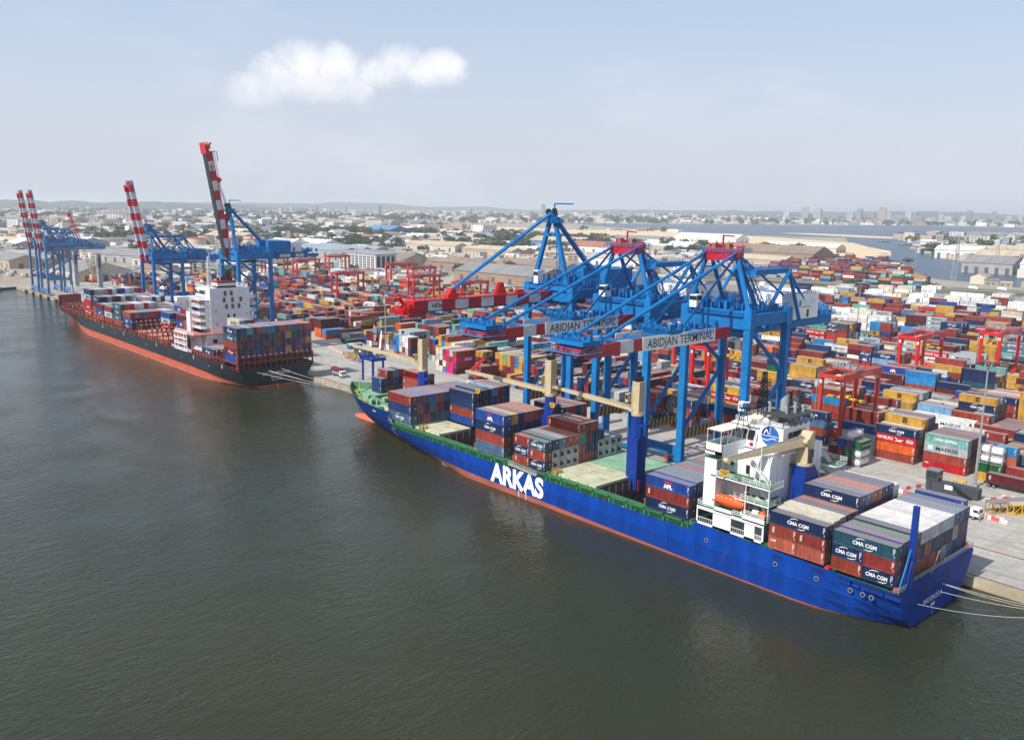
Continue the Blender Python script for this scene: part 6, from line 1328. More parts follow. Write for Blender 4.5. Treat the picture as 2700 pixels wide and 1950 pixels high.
T = thing('mobile_crane', 'mobile harbour crane with red and white lattice boom', 'crane', (-862, 252, GZ)); b = MB(); b.box(-7, 7, -4, 4, .8, 3, 0)
for x in (-5, -2, 2, 5):
    for y in (-4.2, 4.2): b.tube((x, y - .4, .9), (x, y + .4, .9), .9, 10, 1)
b.build('carriage', [ORANGE, RUBBER], T)
b = MB(); b.box(-4, 4, -3, 5, 3, 7, 0); lattice(b, (0, 0, 7), (0, 0, 24), 2.6, 1.8, 6, .25); b.build('tower', [CREAMP], T)
b = MB(); lattice(b, (0, -1, 9), (-3.5, -7.5, 34), 2.2, 2.2, 9, .26); b.build('lower_boom', CREAMP, T); b = MB(); lattice(b, (-3.5, -7.5, 34), (-7.0, -15, 60), 2.2, 1.8, 12, .28); b.box(-9, -5.5, -17, -14, 59.5, 62.5, 0); b.build('upper_boom', [BRIGHTRED], T)
b = MB(); b.bar((-7, -16.5, 60), (-2, -12, 26), .1); b.box(-3.5, -.5, -13, -11, 23.5, 26, 1); b.build('hook_block', [DARK, ORANGE], T)
# ================================================================ RUBBER TYRED GANTRIES (local: x wheelbase, y span, z 0 ground)
def rtg(label, loc, paint, number, H=22.0, span=23.5, wb=7.6, trol=.35, spread=7.0):
    T = thing('gantry_crane', label, 'gantry crane', loc, 0, 'rubber tyred gantry cranes in the yard')
    for y in (0, span):
        for x in (0, wb):
            b = MB(); b.bar((x, y, 2.2), (x, y, H - 1.2), 1.0, 1.1, 0, 1.25, 1.25, up=(0, 1, 0)); b.box(x - .55, x + .55, y - .65, y + .65, H - 3, H - 1.2, 0); lg = b.build('leg', paint, T)
            b = MB()
            for s, q in ((-1, y), (1, y)): b.box(x - .45, x + .45, y - .66, y - .64, H - 2.9, H - 1.7, 0); break
            put_text(b, number, (x, y - .67, H - 2.6), (1, 0, 0), (0, 0, 1), .62, None, .02, 1); b.build('number_plate', PRINTS, lg)
            b = MB()
            for d in (-.75, .75): b.tube((x + d, y - .35, .75), (x + d, y + .35, .75), .75, 12, 0)
            b.box(x - 1.5, x + 1.5, y - .45, y + .45, 1.5, 2.3, 1); b.build('wheel_set', [RUBBER, paint], T)
        b = MB(); b.box(0, wb, y - .5, y + .5, 2.2, 3.4, 0); b.bar((0, y, 9), (wb, y, 3.4), .28, .28, 0); b.bar((0, y, 9), (wb, y, 9.4), .25, .25); b.build('sill_beam', paint, T)
    for x in (0, wb): b = MB(); b.box(x - .55, x + .55, -1.2, span + 1.2, H - 1.2, H + .6, 0); b.rail([(x + (.5 if x else -.5), -1, H + .6), (x + (.5 if x else -.5), span + 1, H + .6)], 1.0, .09, 1.6, 1); gd = b.build('girder', [paint, STEEL], T); bb = MB(); put_text(bb, 'ABIDJAN TERMINAL', (x + .58, span * .62, H - .7), (0, 1, 0), (0, 0, 1), .75, 7.5, 0, 0); bb.build('girder_lettering', PRINTS, gd)
    b = MB(); b.box(-.4, .4 + wb, -1.3, -.7, H - 1, H + .3); b.box(-.4, .4 + wb, span + .7, span + 1.3, H - 1, H + .3); b.build('end_beam', paint, T)
    ty = span * trol; b = MB(); b.box(-.3, wb + .3, ty - 2.6, ty + 2.6, H + .9, H + 1.3, 0); clutter(b, .2, wb - 1, ty - 2.4, ty + 1.6, H + 1.3, 26, 1.9, 71, 1); b.rail([(-.3, ty - 2.6, H + 1.3), (wb + .3, ty - 2.6, H + 1.3), (wb + .3, ty + 2.6, H + 1.3), (-.3, ty + 2.6, H + 1.3)], 1.0, .08, 1.2, 2); tr = b.build('trolley', [paint, GREYP, STEEL], T)
    b = MB(); b.box(wb * .3, wb * .3 + 1.8, ty - 5, ty - 3, H - 3.4, H - .6, 0); b.box(wb * .3, wb * .3 + 1.8, ty - 5.04, ty - 5, H - 2.8, H - 1.2, 1); b.box(wb * .3 + 1.8, wb * .3 + 1.84, ty - 4.7, ty - 3.3, H - 2.8, H - 1.2, 1); b.build('driver_cab', [WHITE, GLASS], tr)
    b = MB(); zs = H - spread
    for x in (-2.2, wb - 5.4 + 7.6): b.box(wb / 2 - 6, wb / 2 + 6, ty - .5, ty + .5, zs, zs + .5, 0); b.box(wb / 2 - 6.1, wb / 2 - 5.6, ty - 1.2, ty + 1.2, zs - .25, zs + .4, 0); b.box(wb / 2 + 5.6, wb / 2 + 6.1, ty - 1.2, ty + 1.2, zs - .25, zs + .4, 0); b.box(wb / 2 - 1.6, wb / 2 + 1.6, ty - 1, ty + 1, zs + .5, zs + 1.3, 0); break
    for s in (-1.2, 1.2): b.bar((wb / 2 + s, ty, zs + 1.3), (wb / 2 + s, ty, H), .06, .06, 1)
    b.build('spreader', [YELLOW, DARK], tr)
    b = MB(); lattice(b, (-1.1, .6, 3.4), (-1.1, .6, H), .9, .9, 8, .09); b.bar((-1.1, -.6, 4), (-1.1, 3.4, 9), .2); b.bar((-1.1, 3.4, 9), (-1.1, -.6, 14), .2); b.build('access_stair', GREYP, T)
    b = MB(); b.box(1.4, wb - 1.6, -1.6, -.5, 2.4, 4.8); b.build('engine_box', paint, T)
    return T
RTGS = [((-141.5, 262.2), RTGRED, '15', 'orange red gantry crane near the tank containers, closest to the blue ship tower', .4),
        ((-166.0, 372.0), BRIGHTRED, '7', 'red gantry crane with white number 7, over the right hand yard blocks', .72),
        ((-149.0, 414.5), BRIGHTRED, '8', 'red gantry crane behind the one numbered 7, at the right picture edge', .3),
        ((-204.0, 277.0), BRIGHTRED, '12', 'red gantry crane seen through the legs of the blue quay cranes', .75),
        ((-207.5, 290.6), RTGRED, '14', 'orange gantry crane just behind the red one under the quay cranes', .5) if False else ((-235.0, 305.5), RTGRED, '14', 'orange red gantry crane behind the lettered booms', .5),
        ((-478.0, 373.6), BRIGHTRED, '3', 'red gantry crane in front of the grey warehouse roofs, beneath the long stay', .6),
        ((-541.0, 379.0), BRIGHTRED, '4', 'red gantry crane beside the floodlight mast, nearer one of the row', .6),
        ((-662.0, 440.0), BRIGHTRED, '5', 'red gantry crane in front of the brown warehouse, left end of its row', .7),
        ((-612.0, 428.0), BRIGHTRED, '6', 'red gantry crane in front of the brown warehouse, right end of its row', .8),
        ((-594.0, 345.0), BRIGHTRED, '2', 'red gantry crane in front of the white louvred building, nearer of the two', .7),
        ((-790.0, 452.0), BRIGHTRED, '1', 'red gantry crane close against the white louvred building', .8),
        ((-800.0, 388.0), BRIGHTRED, '9', 'red gantry crane right of the raised single boom, left of its neighbour', .8),
        ((-752.0, 396.0), BRIGHTRED, '10', 'red gantry crane right of the raised single boom, right of its neighbour', .6)]
for (x, y), p, n, lab, tr in RTGS: rtg(lab, (x, y, GZ), p, n, trol=tr, spread=9.0 if n == '15' else 6.0)
# ================================================================ LIGHT MASTS
def light_mast(label, x, y, h):
    T = thing('light_mast', label, 'light mast', (x, y, GZ), 0, 'tall floodlight masts'); b = MB(); b.tube((0, 0, 0), (0, 0, h), .42, 8, 0, .2); b.box(-.8, .8, -.8, .8, 0, .8, 0); b.build('pole', mat('mast_grey', (.28, .28, .27), .6), T)
    b = MB()
    for k in range(10):
        a = 2 * PI * k / 10; p = (2.4 * math.cos(a), 2.4 * math.sin(a), h - .2); b.bar((0, 0, h - .6), p, .12); b.cbox(p, (.75, .75, .5), 1)
    b.tube((0, 0, h - .8), (0, 0, h - .6), 1.2, 10, 0); b.build('floodlight_ring', [GREYP, DARK], T)
light_mast('tall floodlight mast beside the dark site office', -87.3, 249.8, 34.5)
light_mast('floodlight mast among the left yard stacks behind the loading arm', -380.5, 252.0, 33)
light_mast('slender floodlight mast between the right hand yard rows', -235, 470, 34)
light_mast('floodlight mast near the white louvred building', -760, 470, 36); light_mast('floodlight mast by the river bank', -430, 980, 36)
light_mast('floodlight mast right of the mobile harbour crane', -752, 268, 40); light_mast('floodlight mast in the white container yard', -390, 690, 30)
# ================================================================ VEHICLES AND QUAY EQUIPMENT
def wheel(b, x, y, r, w=.35, m=1, mr=2): b.tube((x, y - w / 2, r), (x, y + w / 2, r), r, 14, m); b.tube((x, y - w / 2 - .02, r), (x, y + w / 2 + .02, r), r * .5, 10, mr)
def truck_cab(T, x, col_, h=2.9):
    b = MB(); b.extr([(x - 1.0, .9), (x + 1.15, .9), (x + 1.15, 1.8), (x + .9, h), (x - 1.0, h)], 1, -1.2, 1.2, 0); b.box(x + 1.15, x + 1.3, -1.2, 1.2, .5, 1.0, 3)
    cb = b.build('cab', [col_, GLASS, DARK, GREYP], T)
    b = MB(); b.add([(x + 1.17, s, z) if z < 2 else (x + .95, s, z) for s, z in ((-1.05, 1.85), (1.05, 1.85), (1.05, 2.65), (-1.05, 2.65))], [(0, 1, 2, 3)]); b.box(x - .3, x + .8, -1.22, -1.2, 1.85, 2.55); b.box(x - .3, x + .8, 1.2, 1.22, 1.85, 2.55); b.build('window', GLASS, cb)
    b = MB()
    for s in (-.85, .85): b.box(x + 1.3, x + 1.33, s - .2, s + .2, .72, .92)
    b.build('headlight', WHITE, cb); b = MB()
    for s in (-1.4, 1.4): b.box(x + .95, x + 1.05, s - .12, s + .12, 1.7, 2.3)
    b.build('mirror', DARK, cb); return cb
T = thing('lorry', 'lorry with white cab and dark red tarpaulin near the black stern', 'lorry', (-331.2, 194.6, GZ + .01), math.radians(-4)); truck_cab(T, 4.0, WHITE)
b = MB(); b.box(-4.4, 5, -.5, .5, .8, 1.1); b.build('chassis', DARK, T); b = MB(); b.box(-4.6, 2.7, -1.25, 1.25, 1.1, 2.2, 0); b.build('body_side', GREYP, T)
b = MB(); b.extr([(-1.27, 2.2), (1.27, 2.2), (1.27, 3.3), (.8, 3.7), (-.8, 3.7), (-1.27, 3.3)], 0, -4.65, 2.75); b.build('tarpaulin', mat('dark_red_tarp', (.16, .02, .025), .8, var=.25), T)
for x in (4.0, -2.2, -3.4):
    for y in (-1.05, 1.05): b = MB(); wheel(b, x, y, .52); b.build('wheel', [WHITE, RUBBER, GREYP], T)
def stacker(label, loc, rz, boom_m, boom_ang, ext, upper, mirror=1):
    T = thing('reach_stacker', label, 'reach stacker', loc, rz, 'reach stackers on the quay'); b = MB(); b.box(-4.2, 3.8, -1.5, 1.5, 1.0, 1.9, 0); b.box(-4.4, -2.2, -1.6, 1.6, 1.2, 2.7, 1); b.build('chassis', [BRIGHTRED, GREYP], T)
    for x, y, r in ((-3.0, -1.5, .9), (-3.0, 1.5, .9), (2.6, -1.7, .95), (2.6, 1.7, .95)): b = MB(); wheel(b, x, y, r, .9, 0, 1); b.build('wheel', [RUBBER, BRIGHTRED], T)
    b = MB(); b.box(-1.6, .4, -1.4, -.2, 1.9, 3.9, 0); b.box(-1.5, .3, -1.42, -1.4, 2.6, 3.7, 1); b.box(.4, .42, -1.3, -.3, 2.5, 3.7, 1); b.build('cab', [GREYP, GLASS], T)
    b = MB(); p = np.array((-3.6, .3, 3.2)); d = np.array((math.cos(boom_ang), 0, math.sin(boom_ang))); b.bar(p, p + d * 9, .9, 1.1, 0); b.bar(p + d * 8, p + d * (9 + ext), .6, .7, 1); b.bar((1.2, .3, 1.9), p + d * 6.5 - (0, 0, .3), .35, .35, 2); b.bar((-3.4, -.6, 1.9), p, .3, .3, 2); b.bar((-3.4, 1.2, 1.9), p, .3, .3, 2); bo = b.build('lifting_boom', [boom_m, upper, GREYP], T)
    b = MB(); q = p + d * (9 + ext); b.box(q[0] - .5, q[0] + .5, -5.8, 6.4, q[2] - 1.8, q[2] - 1.3, 0); b.box(q[0] - .5, q[0] + .5, -.4, 1, q[2] - 1.4, q[2] + .2, 0)
    for s in (-5.8, 6): b.box(q[0] - 1.2, q[0] + 1.2, s, s + .4, q[2] - 2.2, q[2] - 1.3, 0)
    b.build('spreader', DARK, bo)
stacker('red reach stacker in front of the magenta block', (-289.3, 238.6, GZ), math.radians(62), BRIGHTRED, math.radians(38), 1.5, DARK)
stacker('reach stacker with raised pink boom in front of the ochre stack', (-392.0, 253.0, GZ), math.radians(150), mat('faded_pink_red', (.55, .22, .20), .6), math.radians(56), 5.5, DARK)
stacker('reach stacker with pale boom beside the blue tiled stack', (-366.5, 240.0, GZ), math.radians(140), CRANEWHITE, math.radians(44), 3.0, CRANEWHITE)
# tractor and trailer by the stern, trailer at the right edge, forklift-like carriers under the cranes
def trailer(T, L=12.4):
    b = MB(); b.box(-L / 2, L / 2, -1.1, 1.1, 1.1, 1.4); b.box(-L / 2, L / 2, -.5, .5, .8, 1.1); b.build('trailer_bed', DARK, T)
    for x in (-L / 2 + 1.3, -L / 2 + 2.6):
        for y in (-1, 1): b = MB(); wheel(b, x, y, .5); b.build('wheel', [WHITE, RUBBER, GREYP], T)
T = thing('terminal_tractor', 'white terminal tractor with empty bed beside the blue ship stern', 'tractor unit', (-85.5, 223.0, GZ + .01)); trailer(T); truck_cab(T, 8.6, WHITE)
b = MB(); b.box(5.5, 8, -1, 1, .8, 1.2); b.build('chassis', DARK, T)
for x in (8.4, 6.2):
    for y in (-1, 1): b = MB(); wheel(b, x, y, .5); b.build('wheel', [WHITE, RUBBER, GREYP], T)
put(-85.5, 223.0, GZ + 1.43, LONG, 2.59, 0, 'royal blue', 'code', 'on the trailer behind the white tractor', 'containers on trailers')
T = thing('terminal_tractor', 'road tractor at the right edge pulling a maroon container', 'tractor unit', (-79.5, 253.8, GZ + .01)); trailer(T, 13.2); truck_cab(T, 8.8, WHITE)
b = MB(); b.box(5.5, 8, -1, 1, .8, 1.2); b.build('chassis', DARK, T)
for x in (8.6, 6.4):
    for y in (-1, 1): b = MB(); wheel(b, x, y, .5); b.build('wheel', [WHITE, RUBBER, GREYP], T)
put(-79.5, 253.8, GZ + 1.43, LONG, 2.59, 0, 'maroon', 'TEX', 'on the trailer behind the light mast', 'containers on trailers')
for i, (x, y) in enumerate(((-166.4, 193.2), (-208.4, 199.0), (-133.0, 196.4))):
    T = thing('terminal_tractor', ['blue terminal tractor under the middle lettered crane', 'blue terminal tractor under the single red boom crane', 'blue terminal tractor under the crane nearest the tower'][i], 'tractor unit', (x, y, GZ + .01), 0); trailer(T); truck_cab(T, 8.6, CRANEBLUE); b = MB(); b.box(5.5, 8, -1, 1, .8, 1.2); b.build('chassis', DARK, T)
    for xx in (8.4, 6.2):
        for yy in (-1, 1): b = MB(); wheel(b, xx, yy, .5); b.build('wheel', [WHITE, RUBBER, GREYP], T)
T = thing('site_office', 'dark grey site office with raised glazed watch cabin', 'office', (-88.5, 238.5, GZ), math.radians(2)); DG = mat('office_grey', (.055, .062, .075), .6)
b = MB(); b.box(-5.4, 6.6, -1.3, 1.3, .2, 2.9, 0); b.box(-5.4, 6.6, -1.35, -1.3, 2.75, 2.95, 0); b.build('cabin', DG, T); b = MB(); b.box(-6.9, -3.9, -1.3, 1.6, .2, 2.9, 1) if False else b.box(-6.8, -5.6, -1.2, 1.4, .2, 2.95, 0); b.build('annex', DG, T)
b = MB(); b.box(-6.9, -3.6, -1.5, 1.6, 3.0, 5.6, 0); b.box(-7.0, -3.5, -1.6, 1.7, 5.6, 5.75, 2); b.box(-6.6, -4.0, -1.54, -1.5, 3.6, 5.3, 1); b.box(-3.6, -3.56, -1.1, 1.2, 3.6, 5.3, 1); b.build('watch_cabin', [DG, GLASS, mat('office_roof', (.20, .21, .22), .7)], T)
b = MB(); b.box(-1.9, .2, -1.33, -1.3, 1.3, 2.5, 0); b.build('notice_board', WHITE, T); b = MB(); b.box(1.5, 2.5, -1.34, -1.3, .3, 2.2); b.box(6.6, 6.63, -.5, .5, .3, 2.2); b.build('door', DARK, T)
b = MB()
for k in range(9): b.box(4.8 - k * .55, 5.35 - k * .55, -2.6, -1.5, .3 + k * .3, .36 + k * .3)
b.rail([(5.3, -2.6, .3), (.4, -2.6, 2.9)], 1.0, .06, 1.2); b.build('outside_stair', DARK, T)
T = thing('site_office', 'dark grey site office beside the reach stacker booms', 'office', (-372, 233, GZ), math.radians(4)); b = MB(); b.box(-6, 6, -1.3, 1.3, .2, 2.9); b.build('cabin', DG, T); b = MB(); b.box(-6.2, -2.8, -1.5, 1.6, 3, 5.4, 0); b.box(-5.9, -3.1, -1.54, -1.5, 3.5, 5, 1); b.build('watch_cabin', [GREYP, GLASS], T); b = MB(); b.box(-1.9, -.4, -1.33, -1.3, 1.3, 2.4); b.build('notice_board', WHITE, T); b = MB(); b.tube((3, -2, 0), (3, -2, 3.6), .35, 8); b.build('post', CRANEBLUE, T)
T = thing('white_cabin', 'white open fronted cabin with blue panel on the left quay', 'cabin', (-392, 240.5, GZ), math.radians(90)); b = MB(); b.box(-4, 4, -1.3, 1.3, 2.5, 2.7, 0); b.box(-4, 0, -1.3, 1.3, .2, 2.5, 1); b.box(3.8, 4, -1.3, 1.3, 0, 2.5, 0); b.box(-4, 4, 1.1, 1.3, 0, 2.5, 0); b.build('shell', [WHITE, CRANEBLUE], T)
# water-filled barriers
BAR = {}
def barrier(x, y, rz, red, label):
    k = red
    if k not in BAR: b = MB(); b.extr([(-.28, 0), (.28, 0), (.16, .45), (.10, .9), (-.10, .9), (-.16, .45)], 0, -.95, .95, 0); BAR[k] = b.mesh('road_barrier', [mat('barrier_red', (.55, .10, .09), .6) if red else mat('barrier_white', (.70, .62, .60), .6)])
    o = link('road_barrier', BAR[k], None, (x, y, GZ + .01), rz); return tag(o, label, 'barrier', 'red and white barriers round the site office' if x > -200 else 'red and white barriers on the left quay')
for k in range(15): barrier(-98.5 + k * 1.95, 229.0 - k * .28, -.14, k % 2, ('red' if k % 2 else 'white') + ' plastic road barrier in the row on the water side of the dark office')
for k in range(5): barrier(-98.6 + k * .5, 231 + k * 1.95, 1.33, k % 2, ('red' if k % 2 else 'white') + ' plastic road barrier in the short row beside the watch cabin')
for k in range(5): barrier(-80.3 + k * .9, 239.5 + k * 1.7, 1.1, k % 2, ('red' if k % 2 else 'white') + ' plastic road barrier in the row at the right end of the dark office')
for k in range(6): barrier(-78 + k * 1.6, 245.5 - k * .9, -.5, k % 2, ('red' if k % 2 else 'white') + ' plastic road barrier between the office and the maroon trailer')
for k in range(3): barrier(-76.5 + k * 1.95, 225.2 + k * .6, .3, k % 2, ('red' if k % 2 else 'white') + ' plastic road barrier next to the yellow spreader frames')
for k in range(12): barrier(-402 + k * 2.0, 231.5 - k * .5, -.2, k % 2, ('red' if k % 2 else 'white') + ' plastic road barrier near the white cabin on the left quay')
for k in range(6): barrier(-268 + k * 2.0, 221 - k * .3, -.15, k % 2, ('red' if k % 2 else 'white') + ' plastic road barrier by the generators under the first lettered crane')
# spreader frames / flat racks
def frame(x, y, rz, label, m, roof=None, L=12.0, h=2.7):
    T = thing('spreader_frame', label, 'steel frame', (x, y, GZ + .01), rz, 'yellow steel frames on the quay'); b = MB()
    for sy in (-1.15, 1.15):
        for z in (.15, h): b.box(-L / 2, L / 2, sy - .12, sy + .12, z - .15, z + .1, 0)
        for k in range(6): xx = -L / 2 + .12 + k * (L - .24) / 5; b.box(xx - .1, xx + .1, sy - .1, sy + .1, .2, h, 0); b.bar((xx, sy, .2), (min(xx + L / 5, L / 2), sy, h), .1, .1, 0)
    for k in range(6): xx = -L / 2 + .12 + k * (L - .24) / 5; b.box(xx - .1, xx + .1, -1.15, 1.15, .05, .25, 0); b.box(xx - .1, xx + .1, -1.15, 1.15, h - .1, h + .08, 0)
    b.build('frame', m, T)
    if roof: b = MB(); b.box(-L / 2, L / 2, -1.25, 1.25, h + .12, h + .2); b.build('roof_sheet', roof, T)
RY = mat('rusty_yellow', (.40, .22, .05), .7, var=.3, rust=.4); frame(-73.9, 235.6, math.radians(62), 'rusty yellow frame with grey roof sheet at the right edge', RY, mat('frame_roof', (.22, .22, .22), .8)); frame(-69.2, 238.0, math.radians(55), 'yellow frame with pale top at the right picture edge', YELLOW, CREAMP)
frame(-366, 222.5, math.radians(4), 'rusty orange frame on the left quay beside the hatch pieces', RY, None, 8); frame(-358, 220.5, math.radians(4), 'grey open frame beside the rusty orange frame', GREYP, None, 7, 1.2)
T = thing('yellow_canopy', 'yellow canopy over a small rack behind the dark office', 'canopy', (-90, 246.5, GZ)); b = MB(); b.box(-1.5, 1.5, -1.2, 1.2, 1.8, 1.95, 0); b.build('roof', YELLOW, T); b = MB()
for x in (-1.3, 1.3):
    for y in (-1, 1): b.box(x - .05, x + .05, y - .05, y + .05, 0, 1.8)
b.build('post', DARK, T)
for x, y, w, lab, m in ((-264, 224, 2.6, 'dark blue generator box near the striped hatch frame', DG), (-277, 227, 3.4, 'white stack of crates behind the salmon topped bay', WHITE), (-270, 226, 3.6, 'grey beige crate pile beside the white crates', mat('crate_beige', (.36, .32, .27), .8))):
    T = thing('equipment_box', lab, 'equipment box', (x, y, GZ)); b = MB(); b.box(-w, w, -1.2, 1.2, .15, 2.3); b.build('casing', m, T); b = MB(); b.box(-w * .5, w * .4, -1.24, -1.2, .4, 1.8); b.build('louvre', DARK, T); b = MB(); b.box(-w, w, -1.2, 1.2, 2.3, 2.4); b.build('lid', GREYP, T)
frame(-259.5, 222.6, math.radians(4), 'small rusty yellow frame beside the dark blue generator', RY, mat('frame_roof', (.22, .22, .22), .8), 4.2, 2.0)
# blue straddle frame behind the bow
T = thing('hopper_frame', 'blue loading frame standing on the quay behind the bow', 'loading frame', (-313.5, 201, GZ)); b = MB()
for x in (-4, 4):
    for y in (-2.5, 2.5): b.tube((x, y, 0), (x, y, 9.2), .5, 8)
b.build('leg', MASTBLUE, T); b = MB(); b.box(-5.4, 5.4, -3.2, -2.2, 9.2, 10.2); b.box(-5.4, 5.4, 2.2, 3.2, 9.2, 10.2); b.box(-5.2, -4.2, -3.2, 3.2, 9.2, 10.6); b.box(4.2, 5.2, -3.2, 3.2, 9.2, 10.6); b.rail([(-5.4, -3.2, 10.2), (5.4, -3.2, 10.2)], 1.1, .1, 1.2); b.bar((-5.4, -3, 10.2), (-6, -3, 11.8), .5); b.bar((5.4, -3, 10.2), (6, -3, 11.2), .5); b.build('top_frame', MASTBLUE, T)
# fenders and bollards on the quay
fen = MB(); fen.tube((0, 0, -.9), (0, 0, .9), .75, 12, 0); fen.box(-1, 1, -.95, -.6, -1.2, 1.2, 1); FM = fen.mesh('quay_fender', [RUBBER, DARK]); bol = MB(); bol.tube((0, 0, 0), (0, 0, .5), .3, 10); bol.tube((0, 0, .5), (0, 0, .75), .45, 10); BM = bol.mesh('quay_bollard', YELLOW)
for i, x in enumerate((-812, -790, -768, -746, -724, -702, -680, -658, -640, -296, -284)):
    tag(link('quay_fender', FM, None, (x, QY - 1.15, .9)), 'black rubber fender on the quay wall beyond the black ship bow' if x < -600 else 'black rubber fender on the quay wall just ahead of the blue bow', 'fender', 'rubber fenders on the quay wall')
for x in (-300, -291, -310, -40.5, -37, -34.5, -50, -700, -730, -760): tag(link('quay_bollard', BM, None, (x, QY + .95, GZ + .28)), 'yellow mooring bollard on the edge between the two ships' if -320 < x < -200 else ('yellow mooring bollard on the edge behind the blue stern' if x > -100 else 'yellow mooring bollard on the far left quay'), 'bollard', 'yellow bollards along the quay')
# ================================================================ CONTAINER YARD
ORD = ['first', 'second', 'third', 'fourth', 'fifth', 'sixth', 'seventh', 'eighth', 'ninth', 'tenth', 'eleventh', 'twelfth', 'thirteenth', 'fourteenth', 'fifteenth'] + ['farther'] * 80
def stack(x, y, rot, tiers, where, L=LONG, group='containers stacked on the yard'):
    z = GZ + .01
    for c, br in tiers: put(x, y, z, L, 2.59, rot, c, br, where, group); z += 2.59
def ystack(x, y, n, where, mix=MIX_YARD, rot=0, L=LONG, run=None):
    t = [run or pick(mix) for _ in range(n)]
    if random.random() < .3 and len(t) > 1: t[-2] = t[-1]
    stack(x, y, rot, t, where, L)
# explicit front stacks of the right yard
K = 'code'; R0y = 258.85
stack(-113.75, R0y, 0, [('rust red', K), ('orange', K), ('bright red', 'HAMBURG'), ('navy', 'CMA CGM')], 'stack of four left of the watch cabin')
for i, t in enumerate(([('rust red', K)] * 2 + [('ochre', None), ('cream', None)], [('maroon', K)] * 3 + [('orange', None), ('ochre', 'MSC')], [('navy', K)] * 4 + [('royal blue', None)], [('maroon', K)] * 4 + [('maroon', None)], [('navy', K)] * 4, [('ochre', None)] * 3)): stack(-113.75, R0y + 2.6 * (i + 1), 0, t, 'stacks behind the four left of the watch cabin')
stack(-98.95, R0y - .1, 0, [('bright red', 'CAI'), ('rust red', K), ('grey', 'MAERSK'), ('pale teal', 'CHINA')], 'stack of four right behind the watch cabin')
for i, t in enumerate(([('maroon', K)] * 4, [('maroon', K)] * 4, [('navy', K), ('brick red', K), ('maroon', K), ('brick red', K)], [('royal blue', None)] * 4, [('ochre', None)] * 3)): stack(-98.95, R0y + 2.6 * (i + 1), 0, t, 'stacks behind the four at the watch cabin')
stack(-86.5, 258.4, 0, [('ochre', None), ('green', K)], 'under the white tanks by the light mast', SHORT)
stack(-84.0, 261.2, 0, [('brick red', K), ('brick red', K), ('salmon', None), ('sky blue', K)], 'behind the white tanks by the light mast', SHORT)
stack(-76.5, 259.6, 0, [('brick red', K), ('brick red', K)], 'behind the maroon trailer container'); stack(-70, 262.4, 0, [('brick red', K), ('navy', 'CMA CGM'), ('orange', 'HAPAG')], 'at the right edge behind the maroon trailer')
stack(-76.5, 265, 0, [('maroon', K), ('navy', K), ('steel blue', None)], 'second row behind the maroon trailer'); stack(-122.8, 244.8, 1, [('brown', 'HAPAG'), ('maroon', K), ('royal blue', 'APL')], 'left of the stacked tanks near the ship tower', SHORT); stack(-125.4, 244.8, 1, [('rust red', K), ('maroon', K)], 'far left of the stacked tanks near the ship tower', SHORT)
stack(-120.2, 244.8, 1, [('maroon', K), ('green', None), ('purple', None)], 'beside the stacked tanks near the ship tower', SHORT); 
put(-117.6, 244.8, GZ + .01 + 5.18, SHORT, 2.59, 1, 'green', 'UASC', 'on top of the two tanks near the ship tower', 'containers stacked on the yard')
stack(-128.2, 264, 0, [('pale grey', None), ('pale grey', None), ('royal blue', K)], 'left of the orange red gantry leg'); stack(-142, R0y, 0, [('navy', K), ('rust red', K), ('steel blue', K), ('navy', 'CMA CGM')], 'left of the grey boxes under the orange red gantry')
stack(-180.5, 239.4, 0, [('rust red', K), ('salmon', K), ('rust red', K), ('dark blue', K)], 'front stack between the legs of the crane nearest the tower'); stack(-180.5, 242, 0, [('brick red', K)] * 4, 'second row between the legs of the crane nearest the tower')
stack(-163, 241, 0, [('rust red', K), ('salmon', K), ('brick red', K), ('navy', K)], 'right front stack under the crane nearest the tower'); stack(-163, 243.6, 0, [('brick red', K)] * 3 + [('navy', K)], 'right second row under the crane nearest the tower')
stack(-196, 240, 0, [('rust red', K), ('rust red', K), ('brick red', K), ('brick red', K)], 'tall brown stack left under the lettered cranes'); stack(-196, 242.6, 0, [('rust red', K)] * 4, 'tall brown second row under the lettered cranes')
stack(-189.6, 228.5, 0, [('pale grey', K), ('pale grey', K)], 'pale pair on the quay under the middle crane')
# magenta and cream block, columns run inland, six across, four high
wcol = 'cream and magenta block behind the red stacker'
grid = [['cream', 'cream', 'brick red', 'magenta', 'pale grey', 'rust red'], ['pale grey', 'cream', 'magenta', 'rust red', 'brick red', 'magenta'], ['cream', 'maroon', 'cream', 'salmon', 'magenta', 'rust red'], ['cream', 'cream', 'sky blue', 'magenta', 'magenta', 'maroon']]
for c in range(6): stack(-316.2 + 2.55 * c, 243.4, 1, [(grid[3 - r][c], 'ONE' if (c == 5 and grid[3 - r][c] == 'magenta') else K) for r in range(4)], wcol)
for c, x in enumerate((-298.4, -295.8)): stack(x, 249.2, 1, [('maroon', K), ('ochre', 'MSC'), ('maroon', K), ('ochre', 'MSC')], 'ochre pair right of the magenta block', SHORT if c else SHORT)
for c, t in enumerate((['ochre', 'ochre', 'brick red', 'ochre'], ['brick red', 'ochre', 'ochre', 'ochre'], ['maroon', 'brick red', 'ochre', 'mint'], ['brick red', 'maroon', 'ochre', 'ochre'], ['maroon', 'brick red', 'brick red', 'brick red'], ['ochre', 'ochre', 'sky blue', 'sky blue'], ['brick red', 'ochre', 'ochre', 'ochre'], ['ochre', 'maroon', 'brick red', 'ochre'])): stack(-289.5 + 2.55 * c, 256.3, 1, [(q, 'MSC' if q == 'ochre' else K) for q in t], 'ochre and brown block left of the first crane leg')
for c in range(2): stack(-292 + 2.55 * c, 246.2, 1, [('brick red', K)] * 2, 'low brown pair in front of the ochre block')
